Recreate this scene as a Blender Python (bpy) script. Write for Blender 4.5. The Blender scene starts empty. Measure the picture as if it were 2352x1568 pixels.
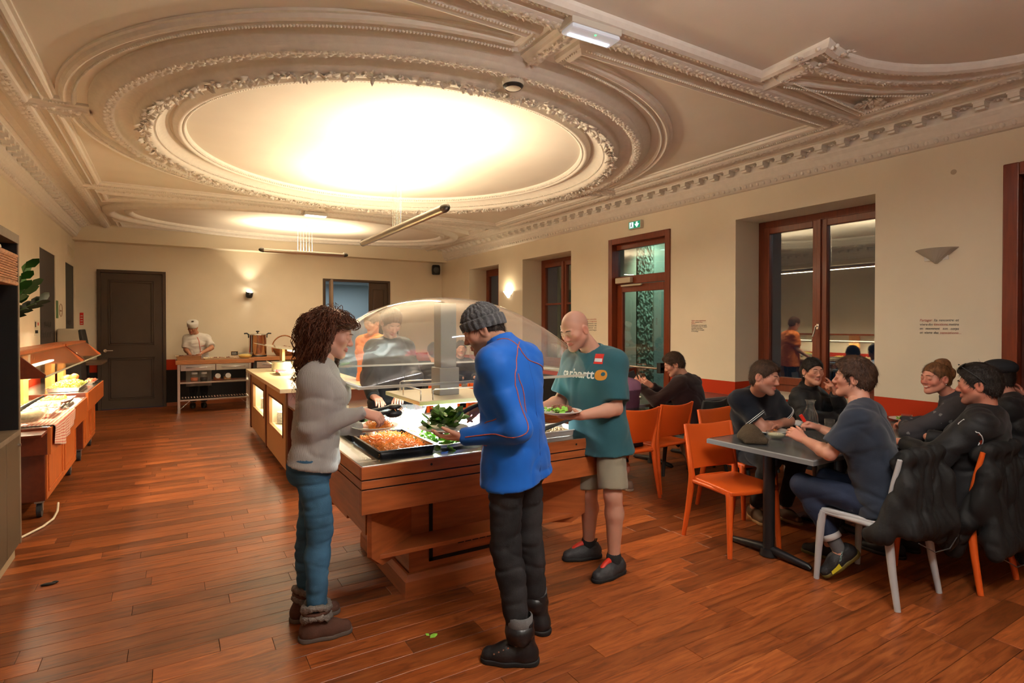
import bpy, bmesh, math, random
import numpy as np
from mathutils import Vector as V, Matrix as M
from mathutils.bvhtree import BVHTree
import openvdb
random.seed(7)
SC = bpy.context.scene
COL = SC.collection
R = math.radians
pi = math.pi

# ------------------------------------------------------------------ camera, world, exposure
cam_d = bpy.data.cameras.new('camera')
cam = bpy.data.objects.new('camera', cam_d); COL.objects.link(cam)
cam.location = (0, 0, 1.58)
cam.rotation_euler = (R(90 - 0.587), 0, R(-31.042))
cam_d.sensor_fit = 'HORIZONTAL'; cam_d.sensor_width = 36
cam_d.lens = 1292.46 / 2352 * 36
cam_d.shift_y = -25.07 / 2352
cam_d.clip_start = 0.05
SC.camera = cam
SC.view_settings.view_transform = 'Standard'
SC.view_settings.look = 'None'
SC.view_settings.exposure = EXPOSURE = 0.3
SC.view_settings.gamma = 1
SC.view_settings.use_curve_mapping = False
W = bpy.data.worlds.new('night'); SC.world = W; W.use_nodes = True
W.node_tree.nodes['Background'].inputs[0].default_value = (0.02, 0.03, 0.05, 1)
W.node_tree.nodes['Background'].inputs[1].default_value = 0.3
WARM = (1.0, 0.81, 0.54)
NEUT = (1.0, 0.97, 0.92)

# ------------------------------------------------------------------ materials
MATS = {}
def lin(c):
    return tuple(((x / 255 / 12.92) if x / 255 <= 0.04045 else ((x / 255 + 0.055) / 1.055) ** 2.4) for x in c)
def rgb(r, g, b): return lin((r, g, b))
def mat(name, col=(.8, .8, .8), rough=.5, metal=0, bump=0, bscale=60, var=0, vscale=6, vstretch=(1, 1, 1), emit=0, ecol=None,
        alpha=1, trans=0, ior=1.45, coat=0, sheen=0, spec=.5, attr=None, sss=0, bkind='noise', col2=None):
    if name in MATS: return MATS[name]
    m = bpy.data.materials.new(name); m.use_nodes = True
    nt = m.node_tree; N = nt.nodes; L = nt.links
    b = N['Principled BSDF']
    b.inputs['Base Color'].default_value = (*col, 1)
    b.inputs['Roughness'].default_value = rough
    b.inputs['Metallic'].default_value = metal
    b.inputs['IOR'].default_value = ior
    b.inputs['Specular IOR Level'].default_value = spec
    if trans: b.inputs['Transmission Weight'].default_value = trans
    if coat: b.inputs['Coat Weight'].default_value = coat; b.inputs['Coat Roughness'].default_value = .15
    if sheen: b.inputs['Sheen Weight'].default_value = sheen
    if alpha < 1: b.inputs['Alpha'].default_value = alpha
    if sss:
        b.inputs['Subsurface Weight'].default_value = sss; b.inputs['Subsurface Radius'].default_value = (.012, .005, .003)
    if emit:
        b.inputs['Emission Color'].default_value = (*(ecol or col), 1); b.inputs['Emission Strength'].default_value = emit
    tc = N.new('ShaderNodeTexCoord')
    src = None
    if attr:
        a = N.new('ShaderNodeAttribute'); a.attribute_name = attr; src = a.outputs['Color']
    if var:
        mp = N.new('ShaderNodeMapping'); mp.inputs['Scale'].default_value = vstretch
        L.new(tc.outputs['Object'], mp.inputs['Vector'])
        n = N.new('ShaderNodeTexNoise'); n.inputs['Scale'].default_value = vscale; n.inputs['Detail'].default_value = 6
        L.new(mp.outputs[0], n.inputs['Vector'])
        cr = N.new('ShaderNodeMapRange'); cr.inputs[1].default_value = .3; cr.inputs[2].default_value = .7
        L.new(n.outputs['Fac'], cr.inputs[0])
        if col2:
            mx = N.new('ShaderNodeMix'); mx.data_type = 'RGBA'
            mx.inputs['A'].default_value = (*col, 1); mx.inputs['B'].default_value = (*col2, 1)
            L.new(cr.outputs[0], mx.inputs['Factor'])
            src = mx.outputs['Result']
        else:
            cr.inputs[3].default_value = 1 - var; cr.inputs[4].default_value = 1 + var
            mx = N.new('ShaderNodeMix'); mx.data_type = 'RGBA'; mx.blend_type = 'MULTIPLY'; mx.inputs['Factor'].default_value = 1
            if src: L.new(src, mx.inputs['A'])
            else: mx.inputs['A'].default_value = (*col, 1)
            L.new(cr.outputs[0], mx.inputs['B'])
            src = mx.outputs['Result']
    if src: L.new(src, b.inputs['Base Color'])
    if bump:
        if bkind == 'noise':
            n2 = N.new('ShaderNodeTexNoise'); n2.inputs['Detail'].default_value = 4
        elif bkind == 'wave':
            n2 = N.new('ShaderNodeTexWave'); n2.inputs['Distortion'].default_value = 1.5
        else:
            n2 = N.new('ShaderNodeTexVoronoi')
        n2.inputs['Scale'].default_value = bscale
        L.new(tc.outputs['Object'], n2.inputs['Vector'])
        bp = N.new('ShaderNodeBump'); bp.inputs['Strength'].default_value = bump; bp.inputs['Distance'].default_value = .01
        L.new(n2.outputs[0], bp.inputs['Height']); L.new(bp.outputs[0], b.inputs['Normal'])
    MATS[name] = m
    return m
def emis(name, col, s):
    if name in MATS: return MATS[name]
    m = bpy.data.materials.new(name); m.use_nodes = True; nt = m.node_tree
    nt.nodes.remove(nt.nodes['Principled BSDF'])
    e = nt.nodes.new('ShaderNodeEmission'); e.inputs[0].default_value = (*col, 1); e.inputs[1].default_value = s
    nt.links.new(e.outputs[0], nt.nodes['Material Output'].inputs[0]); MATS[name] = m
    return m
def thin_glass(name, tint=(1, 1, 1), rough=.02, refl=1.0, ior=1.5, haze=0, hcol=(.8, .8, .8), fk=1.0):
    """clear sheet: straight-through transparency plus fresnel reflection"""
    if name in MATS: return MATS[name]
    m = bpy.data.materials.new(name); m.use_nodes = True; nt = m.node_tree; N = nt.nodes; L = nt.links
    N.remove(N['Principled BSDF'])
    t = N.new('ShaderNodeBsdfTransparent'); t.inputs[0].default_value = (*tint, 1)
    g = N.new('ShaderNodeBsdfGlossy'); g.inputs['Roughness'].default_value = rough; g.inputs[0].default_value = (refl, refl, refl, 1)
    f0 = ((ior - 1) / (ior + 1)) ** 2                       # Schlick reflectance, alike from both sides of the sheet
    lw = N.new('ShaderNodeLayerWeight'); lw.inputs[0].default_value = .5
    pw = N.new('ShaderNodeMath'); pw.operation = 'POWER'; pw.inputs[1].default_value = 5; L.new(lw.outputs['Facing'], pw.inputs[0])
    mu = N.new('ShaderNodeMath'); mu.operation = 'MULTIPLY_ADD'; mu.inputs[1].default_value = (1 - f0) * fk; mu.inputs[2].default_value = f0 * fk; L.new(pw.outputs[0], mu.inputs[0])
    mx = N.new('ShaderNodeMixShader'); L.new(mu.outputs[0], mx.inputs[0]); L.new(t.outputs[0], mx.inputs[1]); L.new(g.outputs[0], mx.inputs[2])
    out = mx.outputs[0]
    if haze:
        d = N.new('ShaderNodeBsdfDiffuse'); d.inputs[0].default_value = (*hcol, 1)
        m2 = N.new('ShaderNodeMixShader'); m2.inputs[0].default_value = haze
        L.new(out, m2.inputs[1]); L.new(d.outputs[0], m2.inputs[2]); out = m2.outputs[0]
    L.new(out, N['Material Output'].inputs[0]); MATS[name] = m
    return m

# ------------------------------------------------------------------ mesh building
WMX = {}
def wm(o): return WMX.get(o.name, M.Identity(4))
def attach(o, p, local=False):
    if p is None: WMX[o.name] = o.matrix_basis.copy(); return
    o.parent = p
    if local: WMX[o.name] = wm(p) @ o.matrix_basis
    else:
        o.matrix_parent_inverse = wm(p).inverted(); WMX[o.name] = o.matrix_basis.copy()
def tag(o, label=None, cat=None, group=None, kind=None):
    if label: o['label'] = label
    if cat: o['category'] = cat
    if group: o['group'] = group
    if kind: o['kind'] = kind
    return o
def thing(name, label, cat, loc=(0, 0, 0), rotz=0, group=None):
    o = bpy.data.objects.new(name, None); COL.objects.link(o); o.empty_display_size = .05
    o.location = loc; o.rotation_euler = (0, 0, rotz)
    WMX[o.name] = M.Translation(V(loc)) @ M.Rotation(rotz, 4, 'Z')
    return tag(o, label, cat, group)
def np_mesh(name, verts, faces, m=None, parent=None, smooth=False, local=False, bevel=0, seg=2):
    me = bpy.data.meshes.new(name)
    me.from_pydata([tuple(v) for v in verts] if not isinstance(verts, np.ndarray) else verts.tolist(), [], faces if not isinstance(faces, np.ndarray) else faces.tolist())
    if smooth: me.polygons.foreach_set('use_smooth', np.ones(len(me.polygons), bool))
    me.update()
    return link(name, me, m, parent, local, bevel, seg)
def link(name, me, m=None, parent=None, local=False, bevel=0, seg=2):
    o = bpy.data.objects.new(name, me); COL.objects.link(o)
    if m is not None:
        for mm in (m if isinstance(m, (list, tuple)) else [m]): me.materials.append(mm)
    attach(o, parent, local)
    if bevel:
        b = o.modifiers.new('bevel', 'BEVEL'); b.width = bevel; b.segments = seg; b.limit_method = 'ANGLE'; b.angle_limit = R(40)
    return o
def copy_tree(o, parent=None):
    c = o.copy(); COL.objects.link(c)
    if parent is not None: c.parent = parent
    for ch in list(o.children): copy_tree(ch, c)
    return c
def ang_frame(d):
    d = V(d).normalized()
    u = V((0, 0, 1)) if abs(d.z) < .95 else V((1, 0, 0))
    x = u.cross(d).normalized(); y = d.cross(x)
    return x, y, d
class MB:
    def __init__(s): s.v = []; s.f = []; s.sm = []
    def add(s, vs, fs, smooth=False):
        k = len(s.v); s.v += [tuple(p) for p in vs]; s.f += [tuple(i + k for i in f) for f in fs]; s.sm += [smooth] * len(fs); return s
    def box(s, a, b):
        (x0, y0, z0), (x1, y1, z1) = a, b
        return s.add([(x0, y0, z0), (x1, y0, z0), (x1, y1, z0), (x0, y1, z0), (x0, y0, z1), (x1, y0, z1), (x1, y1, z1), (x0, y1, z1)],
                     [(3, 2, 1, 0), (4, 5, 6, 7), (0, 1, 5, 4), (1, 2, 6, 5), (2, 3, 7, 6), (3, 0, 4, 7)])
    def obox(s, c, size, mx):
        h = [x / 2 for x in size]; c = V(c)
        vs = [c + mx @ V((sx * h[0], sy * h[1], sz * h[2])) for sz in (-1, 1) for sx, sy in ((-1, -1), (1, -1), (1, 1), (-1, 1))]
        return s.add(vs, [(3, 2, 1, 0), (4, 5, 6, 7), (0, 1, 5, 4), (1, 2, 6, 5), (2, 3, 7, 6), (3, 0, 4, 7)])
    def prism(s, pts, ax, a, b):
        """polygon pts (2d) extruded along axis ax from a to b"""
        def P(p, t):
            return {'x': (t, p[0], p[1]), 'y': (p[0], t, p[1]), 'z': (p[0], p[1], t)}[ax]
        n = len(pts)
        vs = [P(p, a) for p in pts] + [P(p, b) for p in pts]
        return s.add(vs, [tuple(range(n))[::-1], tuple(range(n, 2 * n))] + [(i, (i + 1) % n, n + (i + 1) % n, n + i) for i in range(n)])
    def cyl(s, a, b, r, seg=16, r2=None, cap=True, smooth=True):
        a = V(a); b = V(b); r2 = r if r2 is None else r2
        x, y, d = ang_frame(b - a)
        vs = [a + (x * math.cos(t) + y * math.sin(t)) * r for t in np.arange(seg) * 2 * pi / seg] + [b + (x * math.cos(t) + y * math.sin(t)) * r2 for t in np.arange(seg) * 2 * pi / seg]
        s.add(vs, [(i, (i + 1) % seg, seg + (i + 1) % seg, seg + i) for i in range(seg)], smooth)
        if cap: s.add(vs, [tuple(range(seg))[::-1], tuple(range(seg, 2 * seg))])
        return s
    def tube(s, pts, r, seg=8, closed=False, cap=True, smooth=True):
        pts = [V(p) for p in pts]; n = len(pts)
        rs = r if isinstance(r, (list, tuple, np.ndarray)) else [r] * n
        vs = []; px = None
        for i, p in enumerate(pts):
            d = (pts[(i + 1) % n] - pts[i - 1]) if (closed or 0 < i < n - 1) else (pts[1] - pts[0] if i == 0 else pts[-1] - pts[-2])
            if d.length < 1e-9: d = V((0, 0, 1))
            d.normalize()
            if px is None: x, y, _ = ang_frame(d)
            else:
                x = px - d * px.dot(d)
                if x.length < 1e-6: x, y, _ = ang_frame(d)
                x.normalize(); y = d.cross(x)
            px = x
            vs += [p + (x * math.cos(t) + y * math.sin(t)) * rs[i] for t in np.arange(seg) * 2 * pi / seg]
        fs = []
        for i in range(n if closed else n - 1):
            j = (i + 1) % n
            fs += [(i * seg + k, i * seg + (k + 1) % seg, j * seg + (k + 1) % seg, j * seg + k) for k in range(seg)]
        s.add(vs, fs, smooth)
        if cap and not closed: s.add(vs, [tuple(range(seg))[::-1], tuple(range((n - 1) * seg, n * seg))])
        return s
    def lathe(s, prof, c=(0, 0, 0), seg=24, smooth=True, sx=1, sy=1, axis=None, noise=0):
        c = V(c); n = len(prof); vs = []
        X, Y, Z = (V((1, 0, 0)), V((0, 1, 0)), V((0, 0, 1))) if axis is None else ang_frame(axis)
        for r, z in prof:
            for t in np.arange(seg) * 2 * pi / seg:
                rr = r * (1 + noise * math.sin(t * 5 + z * 40))
                vs.append(c + X * (rr * sx * math.cos(t)) + Y * (rr * sy * math.sin(t)) + Z * z)
        fs = [(i * seg + k, i * seg + (k + 1) % seg, (i + 1) * seg + (k + 1) % seg, (i + 1) * seg + k) for i in range(n - 1) for k in range(seg)]
        s.add(vs, fs, smooth)
        return s
    def ball(s, c, r, seg=10, rings=6, sc=(1, 1, 1), mx=None):
        c = V(c); vs = []
        for i in range(rings + 1):
            ph = pi * i / rings
            for t in np.arange(seg) * 2 * pi / seg:
                p = V((math.sin(ph) * math.cos(t) * r * sc[0], math.sin(ph) * math.sin(t) * r * sc[1], -math.cos(ph) * r * sc[2]))
                vs.append(c + (mx @ p if mx else p))
        s.add(vs, [(i * seg + k, i * seg + (k + 1) % seg, (i + 1) * seg + (k + 1) % seg, (i + 1) * seg + k) for i in range(rings) for k in range(seg)], True)
        return s
    def sweep(s, path, prof, closed=False, smooth=False, up=(0, 0, 1), flip=False):
        """prof [(offset, height)] swept along a horizontal path; offset is to the LEFT of travel"""
        path = [V(p) for p in path]; n = len(path); m = len(prof); up = V(up)
        vs = []
        for i, p in enumerate(path):
            d0 = (path[i] - path[i - 1]) if (i > 0 or closed) else None
            d1 = (path[(i + 1) % n] - path[i]) if (i < n - 1 or closed) else None
            d0 = d0 if d0 is not None else d1; d1 = d1 if d1 is not None else d0
            l0 = up.cross(d0).normalized(); l1 = up.cross(d1).normalized()
            b = l0 + l1
            if b.length < 1e-6: b = l0.copy()
            b.normalize(); k = 1 / max(.3, b.dot(l0))
            vs += [p + b * (o * k) + up * h for o, h in prof]
        fs = []
        for i in range(n if closed else n - 1):
            j = (i + 1) % n
            for q in range(m - 1):
                f = (i * m + q, i * m + q + 1, j * m + q + 1, j * m + q)
                fs.append(f[::-1] if flip else f)
        return s.add(vs, fs, smooth)
    def build(s, name, m=None, parent=None, local=False, bevel=0, seg=2, tagd=None, auto=False):
        me = bpy.data.meshes.new(name); me.from_pydata(s.v, [], s.f)
        me.polygons.foreach_set('use_smooth', s.sm); me.update()
        o = link(name, me, m, parent, local, bevel, seg)
        if tagd: tag(o, *tagd)
        return o
def box(name, a, b, m, parent=None, bevel=.003, local=False):
    return MB().box(a, b).build(name, m, parent, local, bevel)
def struct(o): o['kind'] = 'structure'; return o
def area(name, loc, size, power, col, rot=(0, 0, 0), parent=None, sy=None, spread=180):
    l = bpy.data.lights.new(name, 'AREA'); l.energy = power; l.color = col; l.size = size; l.spread = R(spread)
    if sy: l.shape = 'RECTANGLE'; l.size_y = sy
    o = bpy.data.objects.new(name, l); COL.objects.link(o); o.location = loc; o.rotation_euler = rot
    attach(o, parent); return o
def spot(name, loc, power, col, rot, ang, blend, r=.03, parent=None):
    l = bpy.data.lights.new(name, 'SPOT'); l.energy = power; l.color = col; l.spot_size = R(ang); l.spot_blend = blend; l.shadow_soft_size = r
    o = bpy.data.objects.new(name, l); COL.objects.link(o); o.location = loc; o.rotation_euler = rot
    attach(o, parent); return o
def point(name, loc, power, col, r=.04, parent=None):
    l = bpy.data.lights.new(name, 'POINT'); l.energy = power; l.color = col; l.shadow_soft_size = r
    o = bpy.data.objects.new(name, l); COL.objects.link(o); o.location = loc
    attach(o, parent); return o
def text(name, body, size, m, parent, loc, rx, depth=.0005, align='LEFT', shear=0, spacing=1.0, width=0, bold=0):
    """flat lettering; rx is a 3x3 matrix (columns: reading direction, up, out of surface)"""
    c = bpy.data.curves.new(name, 'FONT'); c.body = body; c.size = size; c.align_x = align; c.extrude = depth; c.shear = shear
    c.space_character = spacing; c.resolution_u = 2; c.offset = bold
    o = bpy.data.objects.new(name, c)
    me = bpy.data.meshes.new_from_object(o); bpy.data.objects.remove(o); bpy.data.curves.remove(c)
    n = len(me.vertices)
    if n == 0: me.from_pydata([(0, 0, 0)], [], [])
    co = np.empty(len(me.vertices) * 3); me.vertices.foreach_get('co', co); co = co.reshape(-1, 3)
    if width:
        ww = np.ptp(co[:, 0]); co[:, 0] *= width / max(ww, 1e-6)
    A = np.array(rx); co = co @ A.T + np.array(loc)
    me.vertices.foreach_set('co', co.ravel()); me.materials.clear(); me.update()
    return link(name, me, m, parent)
def axes(xd, yd):
    xd = V(xd).normalized(); yd = V(yd).normalized(); z = xd.cross(yd)
    return M((xd, yd, z)).transposed()
def fnoise(P, f, seed=0, n=5):
    r = np.random.default_rng(seed); o = np.zeros(len(P))
    for _ in range(n):
        d = r.normal(size=3); d *= f * r.uniform(.6, 1.6) / np.linalg.norm(d)
        o += np.sin(P @ d + r.uniform(0, 6.28) + .8 * np.sin(P @ r.normal(size=3) * f * .5 + r.uniform(0, 6)))
    return o / n
# ------------------------------------------------------------------ room shell
XL, XR, YB, YF, ZC = -1.52, 5.68, 12.8, -2.2, 3.39
TW = .55                                   # thickness of the window wall
CX, CYY = 2.075, 5.86                      # centre of the large ceiling rose
def wall_paint():
    m = bpy.data.materials.new('wall_paint'); m.use_nodes = True; nt = m.node_tree; N = nt.nodes; L = nt.links
    b = N['Principled BSDF']; b.inputs['Roughness'].default_value = .75; b.inputs['Specular IOR Level'].default_value = .25
    g = N.new('ShaderNodeNewGeometry'); s = N.new('ShaderNodeSeparateXYZ'); L.new(g.outputs['Position'], s.inputs[0])
    cr = N.new('ShaderNodeValToRGB'); cr.color_ramp.interpolation = 'CONSTANT'
    mr = N.new('ShaderNodeMapRange'); mr.inputs[1].default_value = 0; mr.inputs[2].default_value = 4
    L.new(s.outputs['Z'], mr.inputs[0]); L.new(mr.outputs[0], cr.inputs[0])
    e = cr.color_ramp.elements; e[0].position = 0; e[0].color = (.018, .017, .018, 1); e[1].position = .693 / 4; e[1].color = (.48, .035, .006, 1)
    k = e.new(.895 / 4); k.color = (.78, .70, .56, 1)
    n = N.new('ShaderNodeTexNoise'); n.inputs['Scale'].default_value = 1.3; n.inputs['Detail'].default_value = 5; L.new(g.outputs['Position'], n.inputs['Vector'])
    r2 = N.new('ShaderNodeMapRange'); r2.inputs[1].default_value = .3; r2.inputs[2].default_value = .7; r2.inputs[3].default_value = .95; r2.inputs[4].default_value = 1.04
    L.new(n.outputs[0], r2.inputs[0])
    mx = N.new('ShaderNodeMix'); mx.data_type = 'RGBA'; mx.blend_type = 'MULTIPLY'; mx.inputs['Factor'].default_value = 1
    L.new(cr.outputs[0], mx.inputs['A']); L.new(r2.outputs[0], mx.inputs['B']); L.new(mx.outputs['Result'], b.inputs['Base Color'])
    n3 = N.new('ShaderNodeTexNoise'); n3.inputs['Scale'].default_value = 90; L.new(g.outputs['Position'], n3.inputs['Vector'])
    bp = N.new('ShaderNodeBump'); bp.inputs['Strength'].default_value = .08; L.new(n3.outputs[0], bp.inputs['Height']); L.new(bp.outputs[0], b.inputs['Normal'])
    return m
PAINT = wall_paint()
PLASTER = mat('ceiling_plaster', (.74, .68, .60), .8, bump=.06, bscale=70, var=.03, vscale=2, spec=.2)
STUCCO = mat('moulding_plaster', (.76, .71, .64), .75, bump=.1, bscale=120, var=.04, vscale=20, spec=.25)
REDWOOD = mat('red_brown_joinery', (.17, .030, .008), .35, bump=.08, bscale=30, var=.18, vscale=4, vstretch=(14, 14, 1), coat=.15)
BROWN = mat('dark_brown_paint', (.062, .037, .022), .5, bump=.05, bscale=80, var=.06, vscale=3)
STEEL = mat('brushed_steel', (.62, .61, .58), .28, 1, bump=.03, bscale=200)
BLACK = mat('black_plastic', (.012, .012, .013), .45)
WHITE = mat('white_enamel', (.8, .79, .76), .4)

# floor: slab with single planks laid across the room
def plank_mat():
    m = bpy.data.materials.new('oiled_oak'); m.use_nodes = True; nt = m.node_tree; N = nt.nodes; L = nt.links
    b = N['Principled BSDF']; b.inputs['Specular IOR Level'].default_value = .45; b.inputs['Coat Weight'].default_value = .12; b.inputs['Coat Roughness'].default_value = .3
    at = N.new('ShaderNodeAttribute'); at.attribute_name = 'tint'
    g = N.new('ShaderNodeNewGeometry')
    off = N.new('ShaderNodeVectorMath'); off.operation = 'MULTIPLY_ADD'; off.inputs[1].default_value = (37, 91, 13)
    L.new(at.outputs['Vector'], off.inputs[0]); L.new(g.outputs['Position'], off.inputs[2])
    mp = N.new('ShaderNodeMapping'); mp.inputs['Scale'].default_value = (1.6, 14, 1); L.new(off.outputs[0], mp.inputs[0])
    n = N.new('ShaderNodeTexNoise'); n.inputs['Scale'].default_value = 2.2; n.inputs['Detail'].default_value = 9; n.inputs['Roughness'].default_value = .62; n.inputs['Distortion'].default_value = 1.2
    L.new(mp.outputs[0], n.inputs[0])
    cr = N.new('ShaderNodeValToRGB'); e = cr.color_ramp.elements
    e[0].position = .28; e[0].color = (.075, .017, .005, 1); e[1].position = .75; e[1].color = (.36, .110, .027, 1)
    k = e.new(.5); k.color = (.225, .056, .0125, 1)
    L.new(n.outputs[0], cr.inputs[0])
    # dark knots
    mp2 = N.new('ShaderNodeMapping'); mp2.inputs['Scale'].default_value = (.55, 1.6, 1); L.new(off.outputs[0], mp2.inputs[0])
    vo = N.new('ShaderNodeTexVoronoi'); vo.inputs['Scale'].default_value = 2.4; L.new(mp2.outputs[0], vo.inputs[0])
    kr = N.new('ShaderNodeMapRange'); kr.inputs[1].default_value = .03; kr.inputs[2].default_value = .09; kr.inputs[3].default_value = .25; kr.inputs[4].default_value = 1; L.new(vo.outputs['Distance'], kr.inputs[0])
    m1 = N.new('ShaderNodeMix'); m1.data_type = 'RGBA'; m1.blend_type = 'MULTIPLY'; m1.inputs['Factor'].default_value = .8
    L.new(cr.outputs[0], m1.inputs['A']); L.new(kr.outputs[0], m1.inputs['B'])
    sx = N.new('ShaderNodeSeparateXYZ'); L.new(at.outputs['Vector'], sx.inputs[0])
    tr = N.new('ShaderNodeMapRange'); tr.inputs[3].default_value = .62; tr.inputs[4].default_value = 1.45; L.new(sx.outputs[0], tr.inputs[0])
    m2 = N.new('ShaderNodeMix'); m2.data_type = 'RGBA'; m2.blend_type = 'MULTIPLY'; m2.inputs['Factor'].default_value = 1
    L.new(m1.outputs['Result'], m2.inputs['A']); L.new(tr.outputs[0], m2.inputs['B']); L.new(m2.outputs['Result'], b.inputs['Base Color'])
    rr = N.new('ShaderNodeMapRange'); rr.inputs[3].default_value = .30; rr.inputs[4].default_value = .48; L.new(n.outputs[0], rr.inputs[0]); L.new(rr.outputs[0], b.inputs['Roughness'])
    bp = N.new('ShaderNodeBump'); bp.inputs['Strength'].default_value = .12; bp.inputs['Distance'].default_value = .004; L.new(n.outputs[0], bp.inputs['Height']); L.new(bp.outputs[0], b.inputs['Normal'])
    return m
OAK = plank_mat()
floor = struct(box('floor', (XL - .4, YF - .3, -.12), (XR + .05, YB + .05, -.006), mat('floor_joint', (.02, .008, .004), .9), None, 0))
def planks():
    rg = random.Random(11); pw = .125; rows = []; y = YF
    while y < YB - .01:
        x = XL - rg.uniform(0, 1.0)
        while x < XR:
            ln = rg.choice((.45, .7, .95, 1.2, 1.5)) * rg.uniform(.85, 1.15)
            a, b2 = max(x, XL), min(x + ln, XR)
            if b2 - a > .05: rows.append((a, y, b2, min(y + pw, YB), rg.random(), rg.random(), rg.random()))
            x += ln
        y += pw
    return rows
def plank_geo(p):
    x0, y0, x1, y1 = p[:4]; g = .0011; c = .0009; z = 0
    a = [(x0 + g, y0 + g), (x1 - g, y0 + g), (x1 - g, y1 - g), (x0 + g, y1 - g)]
    t = [(x0 + g + c, y0 + g + c), (x1 - g - c, y0 + g + c), (x1 - g - c, y1 - g - c), (x0 + g + c, y1 - g - c)]
    vs = [(*q, -.006) for q in a] + [(*q, z - c) for q in a] + [(*q, z) for q in t]
    fs = [(8, 9, 10, 11)] + [(4 + i, 4 + (i + 1) % 4, 8 + (i + 1) % 4, 8 + i) for i in range(4)] + [(i, (i + 1) % 4, 4 + (i + 1) % 4, 4 + i) for i in range(4)]
    return vs, fs
def set_tint(me, cols):
    at = me.attributes.new('tint', 'FLOAT_VECTOR', 'FACE'); at.data.foreach_set('vector', np.asarray(cols, dtype=np.float32).ravel())
pl = planks()
vis = [p for p in pl if p[1] > 1.0 and (p[2] > -1.2)]
vis.sort(key=lambda p: p[1]); near = vis[:300]; ns = set(id(p) for p in near)
for p in near:
    vs, fs = plank_geo(p); o = np_mesh('plank', vs, fs, OAK, floor); set_tint(o.data, [p[4:]] * len(fs))
VV, FF, TT = [], [], []
for p in pl:
    if id(p) in ns: continue
    vs, fs = plank_geo(p); k = len(VV); VV += vs; FF += [tuple(i + k for i in f) for f in fs]; TT += [p[4:]] * len(fs)
o = np_mesh('planks', VV, FF, OAK, floor); set_tint(o.data, TT); o['kind'] = 'stuff'

# walls
def wall_with_holes(name, ax, fixed, thick, lo, hi, holes):
    """ax 'x': wall at x=fixed spanning y lo..hi; holes (a,b,z0,z1)"""
    mb = MB(); cuts = sorted(holes); cur = lo
    def bx(a, b, z0, z1):
        if b - a < 1e-4 or z1 - z0 < 1e-4: return
        f0, f1 = min(fixed, fixed + thick), max(fixed, fixed + thick)
        mb.box((f0, a, z0), (f1, b, z1)) if ax == 'x' else mb.box((a, f0, z0), (b, f1, z1))
    for a, b, z0, z1 in cuts:
        bx(cur, a, 0, 3.55); bx(a, b, 0, z0); bx(a, b, z1, 3.55); cur = b
    bx(cur, hi, 0, 3.55)
    return struct(mb.build(name, PAINT))
WINS = [(2.79, 4.33), (7.53, 9.05), (9.97, 11.29)]
wall_right = wall_with_holes('wall_right', 'x', XR, TW, YF - .3, YB + .3, [(a, b, .80, 2.815) for a, b in WINS] + [(5.34, 6.57, 0, 2.86), (.45, 1.83, 0, 2.85)])
wall_back = wall_with_holes('wall_back', 'y', YB, .25, XL - .3, XR + .1, [(-1.2, -.12, 0, 2.6), (2.83, 4.35, 0, 2.6)])
wall_left = wall_with_holes('wall_left', 'x', XL, -.3, YF - .3, YB + .3, [(9.66, 10.83, 0, 2.62), (11.76, 12.70, 0, 2.62)])
wall_front = struct(box('wall_front', (XL - .3, YF - .3, 0), (XR + .6, YF, 3.55), PAINT, None, 0))
ceiling = struct(box('ceiling', (XL - .3, YF - .3, ZC), (XR + .6, YB + .3, ZC + .2), PLASTER, None, 0))
beam = struct(box('trim_1', (XL, 12.5, 3.085), (XR, YB + .02, ZC + .01), mat('beam_plaster', (.78, .69, .53), .8, spec=.2), None, 0))
# baseboards
BB = mat('orange_brown_baseboard', (.30, .075, .02), .45)
for nm, a, b in [('baseboard_back', (-.12, YB - .015, 0), (2.83, YB, .07)), ('baseboard_back', (4.35, YB - .015, 0), (XR, YB, .07)),
                 ('baseboard_left', (XL, YF, 0), (XL + .015, 9.66, .07)), ('baseboard_right', (XR - .015, 6.57, 0), (XR, YB, .07)), ('baseboard_right', (XR - .015, 1.83, 0), (XR, 5.34, .07))]:
    struct(box(nm, a, b, BB))

# ---- ceiling ornament helpers
def leaf(mb, c, d, nrm, ln, w, curl=.25):
    c, d, n = V(c), V(d).normalized(), V(nrm).normalized(); s = d.cross(n).normalized()
    p = [c, c + d * ln * .35 + s * w * .5 + n * ln * .05, c + d * ln * .35 + n * ln * (curl * .8), c + d * ln * .35 - s * w * .5 + n * ln * .05,
         c + d * ln * .72 + s * w * .38 + n * ln * .1, c + d * ln * .72 + n * ln * curl, c + d * ln * .72 - s * w * .38 + n * ln * .1, c + d * ln + n * ln * curl * .45]
    mb.add(p, [(0, 1, 2), (0, 2, 3), (1, 4, 5, 2), (2, 5, 6, 3), (4, 7, 5), (5, 7, 6)], True)
def resample(path, sp, closed=False):
    P = [V(p) for p in path]; P = P + [P[0]] if closed else P; out = []; carry = 0
    for a, b in zip(P, P[1:]):
        L_ = (b - a).length; d = (b - a) / max(L_, 1e-9); t = carry
        while t < L_: out.append((a + d * t, d)); t += sp
        carry = t - L_
    return out
DN = V((0, 0, -1))
def beads(path, r, sp, drop, off=0, closed=False):
    mb = MB()
    for p, d in resample(path, sp, closed):
        l = V((0, 0, 1)).cross(d)
        mb.ball(p + l * off + DN * drop, r, 6, 4)
    return mb
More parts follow.
